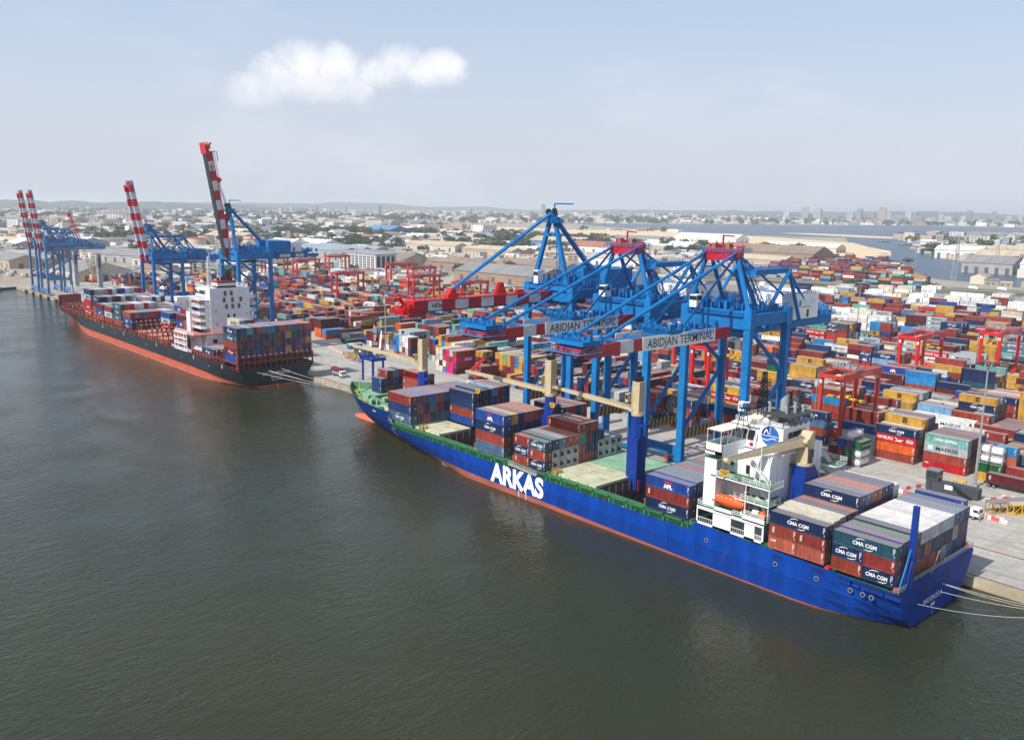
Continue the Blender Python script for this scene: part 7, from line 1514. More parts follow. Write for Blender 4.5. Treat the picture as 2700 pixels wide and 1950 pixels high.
for c, t in enumerate((['orange', 'sky blue', 'royal blue', 'sky blue'], ['brick red', 'sky blue', 'sky blue', 'sky blue'], ['sky blue', 'pale grey', 'grey', 'pale grey'], ['orange', 'brick red', 'pale grey', 'white'], ['pale grey', 'pale grey', 'white', 'white'], ['maroon', 'navy', 'maroon', 'maroon'])): stack(-361.2 + 2.55 * c, 247.6, 1, [(q, K) for q in t], 'blue and white tiled block behind the loading arm', SHORT)
for c, t in enumerate((['salmon', 'white', 'pale grey', 'pale grey'], ['brick red', 'salmon', 'purple', 'navy'], ['bright red', 'bright red', 'bright red', 'pale grey'], ['white', 'grey', 'white', 'grey'])): stack(-373 + 2.55 * c, 262, 1, [(q, 'MAERSK' if c == 3 else K) for q in t], 'striped block behind the blue tiled block')
for c in range(2): stack(-417.8 + 2.55 * c, 267.6, 1, [('ochre', 'MSC'), ('ochre', 'MSC'), ('maroon', K), ('ochre', 'MSC')], 'ochre stack under the raised stacker boom')
stack(-405.6, 249.5, 1, [('dark green', None)], 'dark green box beside the white cabin'); stack(-409.4, 250.4, 1, [('navy', K), ('grey', 'MAERSK')], 'pair left of the dark green box'); stack(-413, 251.5, 1, [('navy', K), ('sky blue', K)], 'low pair behind the star box')
for c in range(2): stack(-431.4 + 2.55 * c, 250.4, 1, [('orange', 'HAPAG'), ('sky blue', K)], 'blue over orange pair at the left quay')
for c in range(3): stack(-441 + 2.55 * c, 251, 1, [('orange', K), ('orange', K), ('maroon', K), ('maroon', K)], 'maroon over orange columns at the left quay')
for c, t in enumerate((['maroon', 'orange', 'orange'], ['navy', 'orange', 'orange'], ['brick red', 'navy', 'green'])): stack(-455 + 2.6 * c, 262, 1, [(q, 'UASC' if q == 'green' else K) for q in t], 'green topped columns above the black stern')
for c in range(3): stack(-399 + 2.55 * c, 276, 1, [('dark blue', None), ('orange', None), ('orange', 'HAPAG'), ('orange', 'HAPAG')][:3 + (c > 0)], 'orange columns left of the floodlight mast')
EXPL = [(b['x'], b['y']) for b in BOXES if b['y'] > 225]
occ = set()
for bx in BOXES:
    if bx['y'] > 225:
        hx, hy = (bx['L'] / 2, CW / 2) if bx['rot'] == 0 else (CW / 2, bx['L'] / 2)
        for i in range(int((bx['x'] - hx - .4) // 1), int((bx['x'] + hx + .4) // 1) + 1):
            for j in range(int((bx['y'] - hy - .4) // 1), int((bx['y'] + hy + .4) // 1) + 1): occ.add((i, j))
def free(x, y, hx, hy): return all((i, j) not in occ for i in range(int(x - hx), int(x + hx) + 1) for j in range(int(y - hy), int(y + hy) + 1))
RIM = [(-835, 352), (-820, 377), (-722, 472), (-585, 458), (-506, 493), (-440, 590), (-418, 700), (-405, 786), (-290, 786), (0, 800)]
def yard_back(x):
    for (xa, ya), (xb, yb) in zip(RIM[:-1], RIM[1:]):
        if xa <= x <= xb: return ya + (yb - ya) * (x - xa) / (xb - xa)
    return 0
def right_edge(y): return -.335 * y + 36
FOOT = []   # gantry legs keep their tracks free
# columns that run inland along the left front
gx = -486.0
while gx < -203:
    n = random.randint(5, 9); base = [random.randint(2, 4) for _ in range(5)]
    for j in range(5):
        yc = (244 if gx > -355 else 258) + 13.3 * j
        if j > 3 and gx > -260: continue
        for c in range(n):
            x = gx + 2.55 * c
            if x > -205: break
            if not free(x, yc, 1.3, 6.3): continue
            t = max(1, base[j] + random.choice((-1, 0, 0, 0, 1)))
            if j == 0 and (random.random() < .5): t = min(t, 3)
            if j == 0 and -345 < x < -318: continue
            w_ = ORD[j] + ' row of inland running columns, ' + ('under the red boom' if x > -270 else 'behind the ochre block' if x > -300 else 'behind the cream block' if x > -330 else 'behind the tiled block' if x > -380 else 'beyond the black stern')
            if random.random() < .22:
                for s in (-1, 1): ystack(x, yc + s * 3.06, max(1, t - (s > 0)), w_, rot=1, L=SHORT)
            else: ystack(x, yc, t, w_, rot=1)
    gx += n * 2.55 + random.choice((1.0, 6.5))
# blocks along the quay direction
BW = 6
k = 0; y0 = 257.55
while y0 < 792:
    for sl in range(62):
        xr = -54.0 - sl * 12.75; xc = xr - 6.2
        if xc < -832: break
        if k == 0 and xc > -150: pass
        if xc > right_edge(y0) : continue
        left_front = xc < -208
        if left_front and xc > -492 and y0 < 318: continue
        if xc < -492 and xc > -760 and y0 < 260 and random.random() < .4: continue
        if y0 + 16 > yard_back(xc) or (xc < -404 and y0 > 590): continue
        if random.random() < .05: continue
        whitezone = y0 > 660 or (xc < -640 and y0 > 420) or (-330 < xc < -250 and 520 < y0 < 560)
        base = 2 + 1.5 * math.sin(sl * .9 + k * 1.7) + random.uniform(-.9, 1.3)
        if y0 < 320: base = max(base, 2.6)
        run = random.choice([('grey', 'MAERSK'), ('ochre', 'MSC'), ('white', 'MAERSK'), ('navy', 'CMA CGM'), ('maroon', 'code')]) if random.random() < .16 else None
        for r in range(BW):
            yc = y0 + 1.3 + r * 2.6
            t = int(max(0, min(5, round(base + random.uniform(-1.1, 1.0)))))
            if t == 0 or not free(xc, yc, 6.2, 1.25): continue
            w_ = (ORD[sl] + ' bay from the right, ' + ORD[k] + ' yard block')
            mix = ['white'] * 6 + ['pale grey', 'cream', 'grey'] if whitezone and random.random() < .85 else MIX_YARD
            if random.random() < .26:
                for s in (-1, 1): ystack(xc + s * 3.08, yc, max(1, t + random.choice((0, 0, -1))), w_, mix, 0, SHORT)
            else: ystack(xc, yc, t, w_, mix, run=run if (run and random.random() < .8) else None)
    y0 += 24.6; k += 1
# yard beyond the road
for j in range(19):
    yy = 872 + j * 21
    for i in range(40):
        xx = -372 - j * 12.5 - i * 12.9
        if xx < -560 - (yy - 870) * .42 or random.random() < .12: continue
        if xx > -372 - (yy - 880) * .60 : continue
        h0 = random.randint(1, 4)
        for r in range(4):
            for q in range(max(1, min(5, h0 + random.choice((-1, 0, 0, 1))))):
                c, br = pick(MIX_YARD); put(xx, yy + r * 2.6, GZ + .2 + q * 2.59, LONG, 2.59, 0, c, br if random.random() < .3 else None, 'yard beyond the road', 'containers stacked on the yard')
# ---- which boxes can be seen at all, which three hundred show largest
def ext(b): return (b['L'] / 2, CW / 2) if b['rot'] == 0 else (CW / 2, b['L'] / 2)
H = {}
for i, b in enumerate(BOXES):
    hx, hy = ext(b)
    for a in range(int((b['x'] - hx) // 4), int((b['x'] + hx) // 4) + 1):
        for c in range(int((b['y'] - hy) // 4), int((b['y'] + hy) // 4) + 1): H.setdefault((a, c), []).append(i)
def inside(x, y, z, me):
    for i in H.get((int(x // 4), int(y // 4)), ()):
        if i == me: continue
        b = BOXES[i]; hx, hy = ext(b)
        if abs(x - b['x']) < hx and abs(y - b['y']) < hy and b['z'] < z < b['z'] + b['h']: return True
    return False
FV = np.array(_f); RV = np.array(_r); UV_ = np.array(_u)
SEEN = []
for i, b in enumerate(BOXES):
    hx, hy = ext(b); zc = b['z'] + b['h'] / 2; L_ = 2 * hx
    top = any(not inside(b['x'] + q * hx, b['y'], b['z'] + b['h'] + .4, i) for q in (-.5, .5)); fr = any(not inside(b['x'] + q * hx, b['y'] - hy - .35, zc, i) for q in (-.5, .5)); sd = any(not inside(b['x'] + hx + .5, b['y'] + q * hy, zc, i) for q in (-.4, .4))
    if not (top or fr or sd): continue
    d = np.array((b['x'], b['y'], zc - CAM_H)); dist = np.linalg.norm(d); n = d / dist
    zz = d @ FV
    if zz < 5 or abs(d @ RV / zz) > .61 or abs(d @ UV_ / zz) > .44: continue
    b['show'] = (top * 4 * hx * hy * -n[2] + fr * 2 * hx * b['h'] * n[1] + sd * 2 * hy * b['h'] * -n[0]) / dist ** 2 * (1 if b['y'] < 225 or top or fr else .4); b['faces'] = (top, fr, sd); b['dist'] = dist
    SEEN.append(b)
SEEN.sort(key=lambda b: -b['show'])
NEAR, REST = SEEN[:300], SEEN[300:]
# ordinal tiers and rows for the labels
groups = {}
for b in SEEN: groups.setdefault((b['where'], b['g']), []).append(b)
def word(v, vals): return ORD[vals.index(v)]
LOOK = {'CMA CGM': 'white arc logo', 'MAERSK': 'star logo', 'MSC': 'two line lettering', 'APL': 'red winged logo', 'HAPAG': 'dark lettering', 'UASC': 'spaced white letters', 'ONE': 'big white letters', 'HAMBURG': 'white lettering', 'CHINA': 'white lettering', 'SAFMARINE': 'slanted white lettering', 'CAI': 'small white lettering', 'KLINE': 'white lettering'}
USED = {}
for b in NEAR:
    mates = groups[(b['where'], b['g'])]
    same = [q for q in BOXES if q['where'] == b['where']]
    ys = sorted({round(q['y'], 1) for q in same}); xs_ = sorted({round(q['x'], 1) for q in same}); col_z = sorted({round(q['z'], 2) for q in same if abs(q['x'] - b['x']) < .5 and abs(q['y'] - b['y']) < .5})
    tier = ORD[col_z.index(round(b['z'], 2))]; row = ORD[ys.index(round(b['y'], 1))]
    side = ''
    if len(xs_) > 1:
        nx = xs_.index(round(b['x'], 1))
        side = ('left' if nx == 0 else 'right' if nx == len(xs_) - 1 else (('middle' if len(xs_) == 3 else ORD[nx] + ' from left')))
    base = [b['c'], 'container']
    if len(same) > 1:
        bits = []
        if len(col_z) > 1: bits.append(tier + ' tier')
        if len(ys) > 1: bits.append(row + ' row')
        if side: bits.append(side)
        tail = ', '.join(bits)
        lab = b['c'] + ' container, ' + (tail + ', ' if tail else '') + b['where']
    else: lab = b['c'] + ' container ' + b['where']
    lk = LOOK.get(b['b'])
    if lk and len(lab.split()) + len(lk.split()) + 1 <= 16: lab = lab.replace(' container', ' container with ' + lk, 1)
    if len(lab.split()) > 16: lab = lab.replace('container', 'box', 1); lab = ' '.join(lab.split()[:16]).rstrip(',')
    USED.setdefault(lab, []).append(b); b['label'] = lab
for b in NEAR:
    L, h = b['L'], b['h']; me = body(L, h); o = bpy.data.objects.new('shipping_container', me); col.objects.link(o)
    o.location = (b['x'], b['y'], b['z']); rz = PI / 2 if b['rot'] else 0.0; o.rotation_euler = (0, 0, rz)
    c = COLS[b['c']]; j = random.uniform(.86, 1.12); o.color = (c[0] * j, c[1] * j, c[2] * j, 1); tag(o, b['label'], 'container', b['g'])
    ch = link('refrigeration_unit' if b['reefer'] else 'door', (REEF if b['reefer'] else DOOR)[(L, h)], o); ch.color = o.color
    if b['b']:
        lm = letter_mesh(b['b'], L, h)
        if lm: lo = link('lettering', lm, o)
# all the other boxes as one mass
V = []; F = []; MI = []; CC = []; nv = 0
for b in REST:
    hx, hy = ext(b); hx -= .03; hy -= .03; x, y, z, h = b['x'], b['y'], b['z'], b['h'] - .04; c = COLS[b['c']]; j = random.uniform(.8, 1.15)
    V.append(np.array([(x - hx, y - hy, z), (x + hx, y - hy, z), (x + hx, y + hy, z), (x - hx, y + hy, z), (x - hx, y - hy, z + h), (x + hx, y - hy, z + h), (x + hx, y + hy, z + h), (x - hx, y + hy, z + h)]))
    for q in ((4, 5, 6, 7), (0, 1, 5, 4), (1, 2, 6, 5), (2, 3, 7, 6), (3, 0, 4, 7)): F.append(tuple(nv + w for w in q)); MI.append(0); CC.append((c[0] * j, c[1] * j, c[2] * j))
    nv += 8
    if b['rot'] == 0 and b['faces'][2] and b['dist'] < 420:
        xx = x + hx + .03
        Q = [(q, .2, h - .15, .06, 7) for q in (-.95, -.5, .5, .95)] + [(.0, .2, h - .1, .05, 8)] if not b['reefer'] else [(-.1, .75, 1.6, 1.3, 8), (-.5, 1.7, 2.1, .7, 8), (.55, 1.85, 2.2, .5, 9)]
        for q, z0_, z1_, w_, mi in Q:
            V.append(np.array([(xx, y + q - w_ / 2, z + z0_), (xx, y + q + w_ / 2, z + z0_), (xx, y + q + w_ / 2, z + z1_), (xx, y + q - w_ / 2, z + z1_)])); F.append((nv, nv + 1, nv + 2, nv + 3)); MI.append(mi); CC.append((1, 1, 1)); nv += 4
    br = b['b']
    if br and ((b['rot'] == 0 and b['faces'][1]) or (b['rot'] == 1 and b['faces'][2])) and b['dist'] < (620 if br not in ('code', 'TEX', 'CAI') else 330):
        key = (br, b['L'], 'mass')
        if key not in LETTER: LETTER[key] = lettering(br, b['L'], 2.59)
        lb = LETTER[key]
        if lb.f:
            P_ = np.array(lb.v)
            if b['rot']: P_ = np.stack([-P_[:, 1], P_[:, 0], P_[:, 2]], 1)
            V.append(P_ + (x, y, z))
            for f, m_ in zip(lb.f, lb.m): F.append(tuple(nv + w for w in f)); MI.append(1 + m_); CC.append((1, 1, 1))
            nv += len(P_)
me = bpy.data.meshes.new('container_stacks'); me.from_pydata(np.concatenate(V).tolist(), [], F)
me.materials.append(PAINT_MASS)
for m_ in PRINTS + [STEEL, BLACK, GREYP]: me.materials.append(m_)
me.polygons.foreach_set('material_index', MI)
ca = me.attributes.new('paint', 'FLOAT_COLOR', 'FACE'); ca.data.foreach_set('color', np.concatenate([np.array(CC, dtype=np.float32), np.ones((len(CC), 1), np.float32)], 1).ravel())
me.update(); o = link('container_stacks', me); tag(o, 'smaller containers stacked across the yard and on the black ship', 'containers', None, 'stuff')
# tank containers
def tank(x, y, z, rot, label):
    T = thing('tank_container', label, 'tank container', (x, y, z), PI / 2 if rot else 0, 'white tank containers'); b = MB()
    for sx in (-1, 1):
        for sy in (-1, 1): b.box(*sorted((sx * 3.03, sx * 2.88)), *sorted((sy * 1.22, sy * 1.07)), 0, 2.59)
        for zz in (0, 2.44): b.box(*sorted((sx * 3.03, sx * 2.9)), -1.2, 1.2, zz, zz + .15)
        b.bar((sx * 2.96, -1.1, .1), (sx * 2.96, -.5, .9), .1); b.bar((sx * 2.96, 1.1, .1), (sx * 2.96, .5, .9), .1)
    for sy in (-1.14, 1.14): b.bar((-3, sy, .1), (3, sy, .1), .12); b.bar((-3, sy, 2.5), (3, sy, 2.5), .1)
    b.build('frame', STEEL, T)
    b = MB(); b.loft([[(xx, r * math.cos(2 * PI * k / 18), 1.32 + r * math.sin(2 * PI * k / 18)) for k in range(18)] for xx, r in ((-2.95, .3), (-2.85, .75), (-2.65, 1.05), (-2.4, 1.14), (2.4, 1.14), (2.65, 1.05), (2.85, .75), (2.95, .3))], 0, close=True); b.box(-1.5, 1.5, -.3, .3, 2.4, 2.52, 1); b.build('vessel', [WHITE, STEEL], T)
    b = MB(); b.box(-3.03, -3.0, -.3, -.05, 1.0, 1.25, 0); b.box(-1.2, .6, -1.16, -1.15, 1.45, 1.55, 0); b.build('hazard_mark', [PRINT_R], T)
tank(-117.6, 244.8, GZ + .01, 1, 'bottom white tank container under the green box near the ship tower'); tank(-117.6, 244.8, GZ + .01 + 2.59, 1, 'middle white tank container directly under the green box near the ship tower')
tank(-86.5, 258.4, GZ + .01 + 5.18, 0, 'lower white tank container on the green box by the light mast'); tank(-86.5, 258.4, GZ + .01 + 7.77, 0, 'upper white tank container on the green stack by the light mast'); tank(-120.2, 244.8, GZ + .01 + 7.77, 1, 'white tank container level with the green top box, left of it')
# ================================================================ PORT BUILDINGS AND CITY
CORR = lambda n, c: mat(n, c, .75, var=.22, scale=.08, rust=.12, stretch=(1, .25, 1))
ROOFS = {'grey': CORR('roof_grey', (.24, .24, .24)), 'brown': CORR('roof_brown', (.26, .20, .155)), 'tan': CORR('roof_tan', (.48, .40, .30)), 'white': CORR('roof_white', (.66, .67, .68)), 'red': CORR('roof_red', (.36, .15, .10)), 'dark': CORR('roof_dark', (.13, .13, .135)), 'bluegrey': CORR('roof_blue_grey', (.26, .32, .38)), 'blue': CORR('roof_blue', (.10, .24, .42))}
WALLS = {'cream': mat('wall_cream', (.52, .47, .38), .85, var=.2, scale=.1), 'grey': mat('wall_grey', (.33, .33, .33), .85, var=.2, scale=.1), 'white': mat('wall_white', (.66, .66, .65), .8, var=.12, scale=.1), 'brown': mat('wall_brown', (.30, .21, .16), .85, var=.2, scale=.1), 'blue': mat('wall_blue', (.08, .20, .40), .7, var=.1), 'tan': mat('wall_tan', (.42, .35, .27), .85, var=.2, scale=.1)}
def shed(name, label, x, y, L, D, h, rot, roof, wall, bays=1, rise=.16, doors=5, cat='warehouse'):
    T = thing(name, label, cat, (x, y, GZ), rot); b = MB(); b.box(-L / 2, L / 2, -D / 2, D / 2, 0, h)
    w = D / bays
    for k in range(bays):
        ya, yb = -D / 2 + k * w, -D / 2 + (k + 1) * w
        for s in (-1, 1): b.add([(s * L / 2, ya, h), (s * L / 2, yb, h), (s * L / 2, (ya + yb) / 2, h + w * rise)], [(0, 1, 2)])
    b.build('wall', WALLS[wall], T); b = MB()
    for k in range(bays):
        ya, yb = -D / 2 + k * w, -D / 2 + (k + 1) * w; ym = (ya + yb) / 2; e = .8
        v = [(-L / 2 - e, ya - e, h + .05 - e * rise), (L / 2 + e, ya - e, h + .05 - e * rise), (L / 2 + e, ym, h + w * rise + .1), (-L / 2 - e, ym, h + w * rise + .1), (L / 2 + e, yb + e, h + .05 - e * rise), (-L / 2 - e, yb + e, h + .05 - e * rise)]
        b.add(v, [(0, 1, 2, 3), (3, 2, 4, 5)])
        if random.random() < .8:
            for q in range(int(L / 12)): b.box(-L / 2 + 4 + q * 12, -L / 2 + 5.2 + q * 12, ym - .5, ym + .5, h + w * rise, h + w * rise + .7)
    b.build('roof', ROOFS[roof], T); b = MB()
    for q in range(doors): xx = -L / 2 + (q + .5) * L / doors; b.box(xx - 2.2, xx + 2.2, -D / 2 - .12, -D / 2 - .02, 0, h * .62)
    for q in range(3): yy = -D / 2 + (q + .5) * D / 3; b.box(L / 2 + .02, L / 2 + .12, yy - 2.2, yy + 2.2, 0, h * .62)
    b.build('door', mat('shed_door', (.10, .10, .11), .7), T); return T
Bd = [('long grey roofed warehouse just beyond the yard under the blue stay', -646, 575, 120, 46, 10, 'grey', 'brown', 1), ('brown roofed warehouse behind the paired red gantries', -790, 640, 104, 50, 10, 'brown', 'brown', 2), ('brown warehouse with pale gable left of the paired red gantries', -880, 600, 74, 46, 10, 'brown', 'tan', 1),
      ('grey brown warehouse left of the lettered crane legs', -720, 690, 110, 50, 10, 'brown', 'grey', 2), ('low grey shed behind the white louvred building', -985, 640, 120, 60, 9, 'grey', 'grey', 2), ('very wide grey shed roof right of the raised single boom', -1140, 670, 150, 80, 10, 'bluegrey', 'bluegrey' if False else 'grey', 3), ('bright white flat shed roof right of the raised single boom', -1316, 735, 90, 46, 9, 'white', 'white', 1),
      ('tan roofed shed behind the long grey warehouse', -1024, 885, 110, 50, 9, 'tan', 'tan', 2), ('long white building with dark windows behind the lettered cranes', -735, 830, 110, 22, 12, 'tan', 'white', 1), ('reddish roofed shed beyond the crane with the tallest mast', -1000, 1095, 110, 50, 10, 'red', 'white', 1), ('blue walled shed beyond the crane with the tallest mast', -1181, 1180, 120, 50, 11, 'tan', 'blue', 1),
      ('pale shed behind the middle lettered crane', -986, 1260, 110, 50, 9, 'white', 'white', 1), ('large white shed at the edge of the beach', -1163, 1625, 150, 60, 11, 'white', 'white', 1), ('grey sheds beside the large white beach shed', -1229, 1475, 120, 60, 10, 'grey', 'grey', 2), ('big brown gabled shed right of the crane tops', -690, 1150, 110, 62, 14, 'brown', 'brown', 1), ('tan lean shed in front of the brown gabled shed', -662, 1040, 90, 34, 9, 'tan', 'tan', 1),
      ('rusty red roofed shed left of the brown gabled shed', -902, 1370, 120, 60, 10, 'red', 'tan', 3), ('long white roofed shed behind the far container yard', -850, 1472, 140, 40, 9, 'white', 'cream', 1), ('wide grey shed at the left edge behind the basin', -1125, 262, 110, 70, 9, 'grey', 'tan', 2), ('grey shed beneath the leftmost crane', -905, 262, 74, 50, 9, 'grey', 'cream', 1), ('grey shed left of the mobile harbour crane', -1140, 385, 90, 60, 9, 'grey', 'grey', 2),
      ('grey sheds between the striped booms', -1040, 392, 80, 50, 9, 'grey', 'cream', 2), ('low dark shed behind the dark blue crane house', -1175, 462, 90, 50, 9, 'dark', 'grey', 2), ('pale shed with blue gable behind the coloured tanks', -1348, 700, 90, 46, 9, 'white', 'white', 1), ('long pale shed left of the striped booms', -1532, 432, 120, 50, 9, 'white', 'grey', 1), ('white canopy shed at the left picture edge', -1504, 348, 60, 46, 9, 'white', 'grey', 1), ('tan shed behind the cream storage tanks', -1476, 700, 110, 50, 9, 'tan', 'cream', 2),
      ('pale blue roofed shed behind the dark blue crane house', -1010, 470, 110, 60, 9, 'bluegrey', 'white', 1), ('brown shed behind the long stay', -1173, 890, 120, 60, 10, 'tan', 'cream', 2), ('white walled shed beside the long stay', -1253, 868, 60, 30, 10, 'white', 'white', 1), ('long pale shed near the round arena', -1640, 740, 150, 50, 10, 'tan', 'cream', 1), ('blue roofed shed beside the sand pile', -1890, 1260, 120, 60, 12, 'blue', 'blue', 1), ('large dark shed behind the crane mast', -1569, 1495, 140, 60, 10, 'grey', 'grey', 2)]
for i, (lab, x, y, L, D, h, rf, wl, bays) in enumerate(Bd): shed('warehouse', lab, x, y, L, D, h, random.uniform(-.05, .16) if i not in (20, 21) else .3, rf, wl, bays)
# green office, white louvred building
T = thing('office_building', 'green office block with rows of dark windows beside the crane legs', 'office', (-826, 352, GZ), .06); b = MB(); b.box(-26, 26, -10, 10, 0, 15, 0); b.build('wall', mat('pale_green_wall', (.32, .42, .24), .8), T)
b = MB(); b.box(-27, 27, -11, 11, 15, 15.6); clutter(b, -24, 20, -8, 6, 15.6, 14, 1.6, 81); b.build('roof', GREYP, T)
for z in (2.4, 6.2, 10):
    for q in range(10): b = MB(); b.box(-24.5 + q * 5, -20.7 + q * 5, -10.12, -10.02, z, z + 2.2); b.build('window', GLASS, T)
    for q in range(4): b = MB(); b.box(26.02, 26.12, -9 + q * 4.8, -5.6 + q * 4.8, z, z + 2.2); b.build('window', GLASS, T)
b = MB()
for q in (-22, -4): b.box(q, q + 4, -12, -10.2, 0, 19, 0)
b.build('stair_tower', mat('brown_tower', (.16, .12, .13), .8), T)
T = thing('office_building', 'white louvred building with dark panels behind the red gantries', 'office', (-850, 540, GZ), .03); b = MB(); b.box(-36, 36, -14, 14, 0, 20, 0); b.build('wall', WALLS['white'], T); b = MB(); b.box(-37, 37, -15, 15, 20, 20.7); b.build('roof', GREYP, T)
for q in range(9):
    b = MB(); x = -34 + q * 7.7; b.box(x, x + 6, -14.3, -14.02, 1, 18.5, 0)
    for z in range(6): b.box(x + .6, x + 2.6, -14.36, -14.3, 2 + z * 2.8, 3.6 + z * 2.8, 1); b.box(x + 3.4, x + 5.4, -14.36, -14.3, 2 + z * 2.8, 3.6 + z * 2.8, 1)
    b.build('facade_panel', [mat('facade_grey', (.42, .43, .44), .7), BLACK], T)
for q in range(4): b = MB(); b.box(36.02, 36.3, -12 + q * 6.4, -8 + q * 6.4, 2, 18); b.build('facade_panel', [DARK], T)
# tanks, sand pile, arena
def round_tank(name, label, x, y, r, h, wm, rm, grp):
    T = thing(name, label, 'storage tank', (x, y, GZ), 0, grp); b = MB(); b.tube((0, 0, 0), (0, 0, h), r, 28, 0)
    for z in (h * .33, h * .66): b.tube((0, 0, z), (0, 0, z + .12), r + .05, 28, 0, cap=False)
    b.build('shell', wm, T); b = MB(); b.loft([[(q * math.cos(2 * PI * k / 28), q * math.sin(2 * PI * k / 28), z) for k in range(28)] for q, z in ((r + .2, h - .8), (r + .2, h + .1), (r * .5, h + r * .07), (.2, h + r * .1))], 0, close=True); b.build('roof', rm, T)
TC = mat('tank_cream', (.60, .52, .38), .7, var=.1, scale=.05); TR = mat('tank_red_roof', (.42, .08, .05), .6)
for i, (x, y, r) in enumerate(((-1394, 566, 15), (-1376, 612, 14), (-1362, 645, 13), (-1539, 643, 14), (-1524, 690, 13), (-1412, 528, 13))): round_tank('storage_tank', 'cream storage tank with red roof, ' + ['tallest, right of the striped booms', 'second in the front row', 'partly behind the raised red boom', 'left in the back row', 'right in the back row', 'left end beside the striped booms'][i], x, y, r, 15 if i else 17, TC, TR, 'cream storage tanks with red roofs')
for i, c in enumerate(((.10, .25, .18), (.55, .48, .33), (.15, .35, .42), (.14, .30, .26), (.10, .24, .22), (.44, .26, .13), (.46, .28, .15))): round_tank('storage_tank', ['dark green', 'cream', 'sky blue', 'green blue', 'deep green', 'brown', 'light brown'][i] + ' upright tank in the coloured row beyond the raised boom', -1672 + i * 5, 800 + i * 12.5, 5.6, 13, mat('tank_%s' % ['dark_green', 'pale', 'sky', 'sea', 'deep', 'brown', 'light_brown'][i], c, .6), GREYP, 'small coloured tanks in a row')
b = MB(); rg = np.random.default_rng(4); b.loft([[(q * 60 * math.cos(2 * PI * k / 24) * (1 + .12 * rg.random()), q * 26 * math.sin(2 * PI * k / 24) * (1 + .12 * rg.random()), z + rg.random()) for k in range(24)] for q, z in ((1, 0), (.7, 6), (.38, 12), (.1, 16))], 0, close=True); o = b.build('sand_pile', mat('pile_sand', (.66, .42, .18), .95), None, smooth=True); o.location = (-2190, 1370, GZ); tag(o, 'orange sand pile beside the blue roofed shed', 'sand pile')
T = thing('arena', 'round arena with white ribs behind the striped booms', 'arena', (-3300, 1090, GZ)); b = MB(); b.tube((0, 0, 0), (0, 0, 30), 62, 36, 0); b.build('wall', WALLS['white'], T); b = MB(); b.tube((0, 0, 30), (0, 0, 40), 64, 36, 0, 20); b.build('roof', ROOFS['brown'], T); b = MB()
for k in range(36): a = 2 * PI * k / 36; b.box(63 * math.cos(a) - 1.5, 63 * math.cos(a) + 1.5, 63 * math.sin(a) - 1.5, 63 * math.sin(a) + 1.5, 0, 29)
b.build('rib', WALLS['white'], T)
# right bank
for lab, x, y, L, D, h, rf, wl in (('concrete shed at the river edge on the right bank', -420, 1180, 58, 50, 13, 'grey', 'grey'), ('white two storey building at the right edge of the river', -352, 1150, 46, 40, 15, 'white', 'white'), ('wide tan roofed sheds on the right bank', -560, 1640, 170, 90, 14, 'tan', 'cream'), ('white roofed hall left on the right bank', -585, 1500, 70, 40, 14, 'white', 'white'), ('pale gabled shed behind the palms on the right bank', -480, 1420, 90, 50, 12, 'tan', 'tan'), ('grey shed behind the white hall on the right bank', -500, 1790, 120, 60, 12, 'grey', 'cream')): shed('riverside_shed', lab, x, y, L, D, h, random.uniform(.05, .2), rf, wl, 1 if D < 80 else 3)
T = thing('bridge', 'concrete road bridge over the river at the right edge', 'bridge', (-250, 985, GZ), .27); b = MB(); b.box(-60, 90, -7, 7, 1.2, 2.6); 
for k in range(7): b.box(-50 + k * 22, -47 + k * 22, -6, 6, -3, 1.2)
b.build('deck', mat('bridge_concrete', (.38, .37, .35), .85), T); b = MB(); b.rail([(-60, -6.8, 2.6), (90, -6.8, 2.6)], 1.2, .2, 3, 0, 2); b.build('parapet', GREYP, T)
# tower blocks on the skyline
TW = [(-4651, 3045, 63, 26), (-6475, 3637, 51, 45), (-6593, 5342, 51, 37), (-4357, 4046, 41, 21), (-5992, 6633, 50, 35), (-5670, 2905, 33, 33), (-6377, 3365, 50, 37), (-4922, 2281, 33, 28), (-5083, 2404, 27, 22), (-6597, 3977, 47, 33), (-4954, 5279, 38, 38), (-4659, 5687, 45, 45), (-4321, 5503, 36, 36), (-4357, 6044, 45, 32), (-4195, 6023, 48, 25), (-3744, 5965, 37, 27), (-3016, 5205, 89, 42), (-3006, 5351, 80, 48), (-4066, 6738, 55, 55), (-3915, 7253, 57, 32), (-3193, 6278, 85, 37), (-3755, 7621, 66, 37), (-3756, 7802, 127, 67), (-3757, 7951, 84, 46), (-4641, 10292, 98, 68), (-3950, 8888, 84, 59), (-2734, 5929, 40, 73), (-2621, 5960, 39, 56), (-2696, 6340, 30, 54), (-3764, 9064, 76, 42), (-2312, 5914, 49, 25), (-2304, 5971, 83, 33), (-4494, 11890, 99, 66), (-3396, 9413, 104, 43), (-3072, 8879, 57, 57), (-3060, 9131, 67, 42), (-3483, 5222, 27, 38), (-3743, 5759, 36, 30), (-5506, 6386, 37, 44), (-6606, 1572, 41, 15), (-4475, 1749, 17, 25), (-3454, 6636, 58, 45), (-3128, 7683, 43, 50), (-10456, 9992, 175, 56)]
TWM = [WALLS['white'], WALLS['cream'], WALLS['grey'], WALLS['tan']]; WIN = mat('far_window', (.07, .08, .10), .5)
TWORD = ['pale', 'cream', 'grey', 'tan']
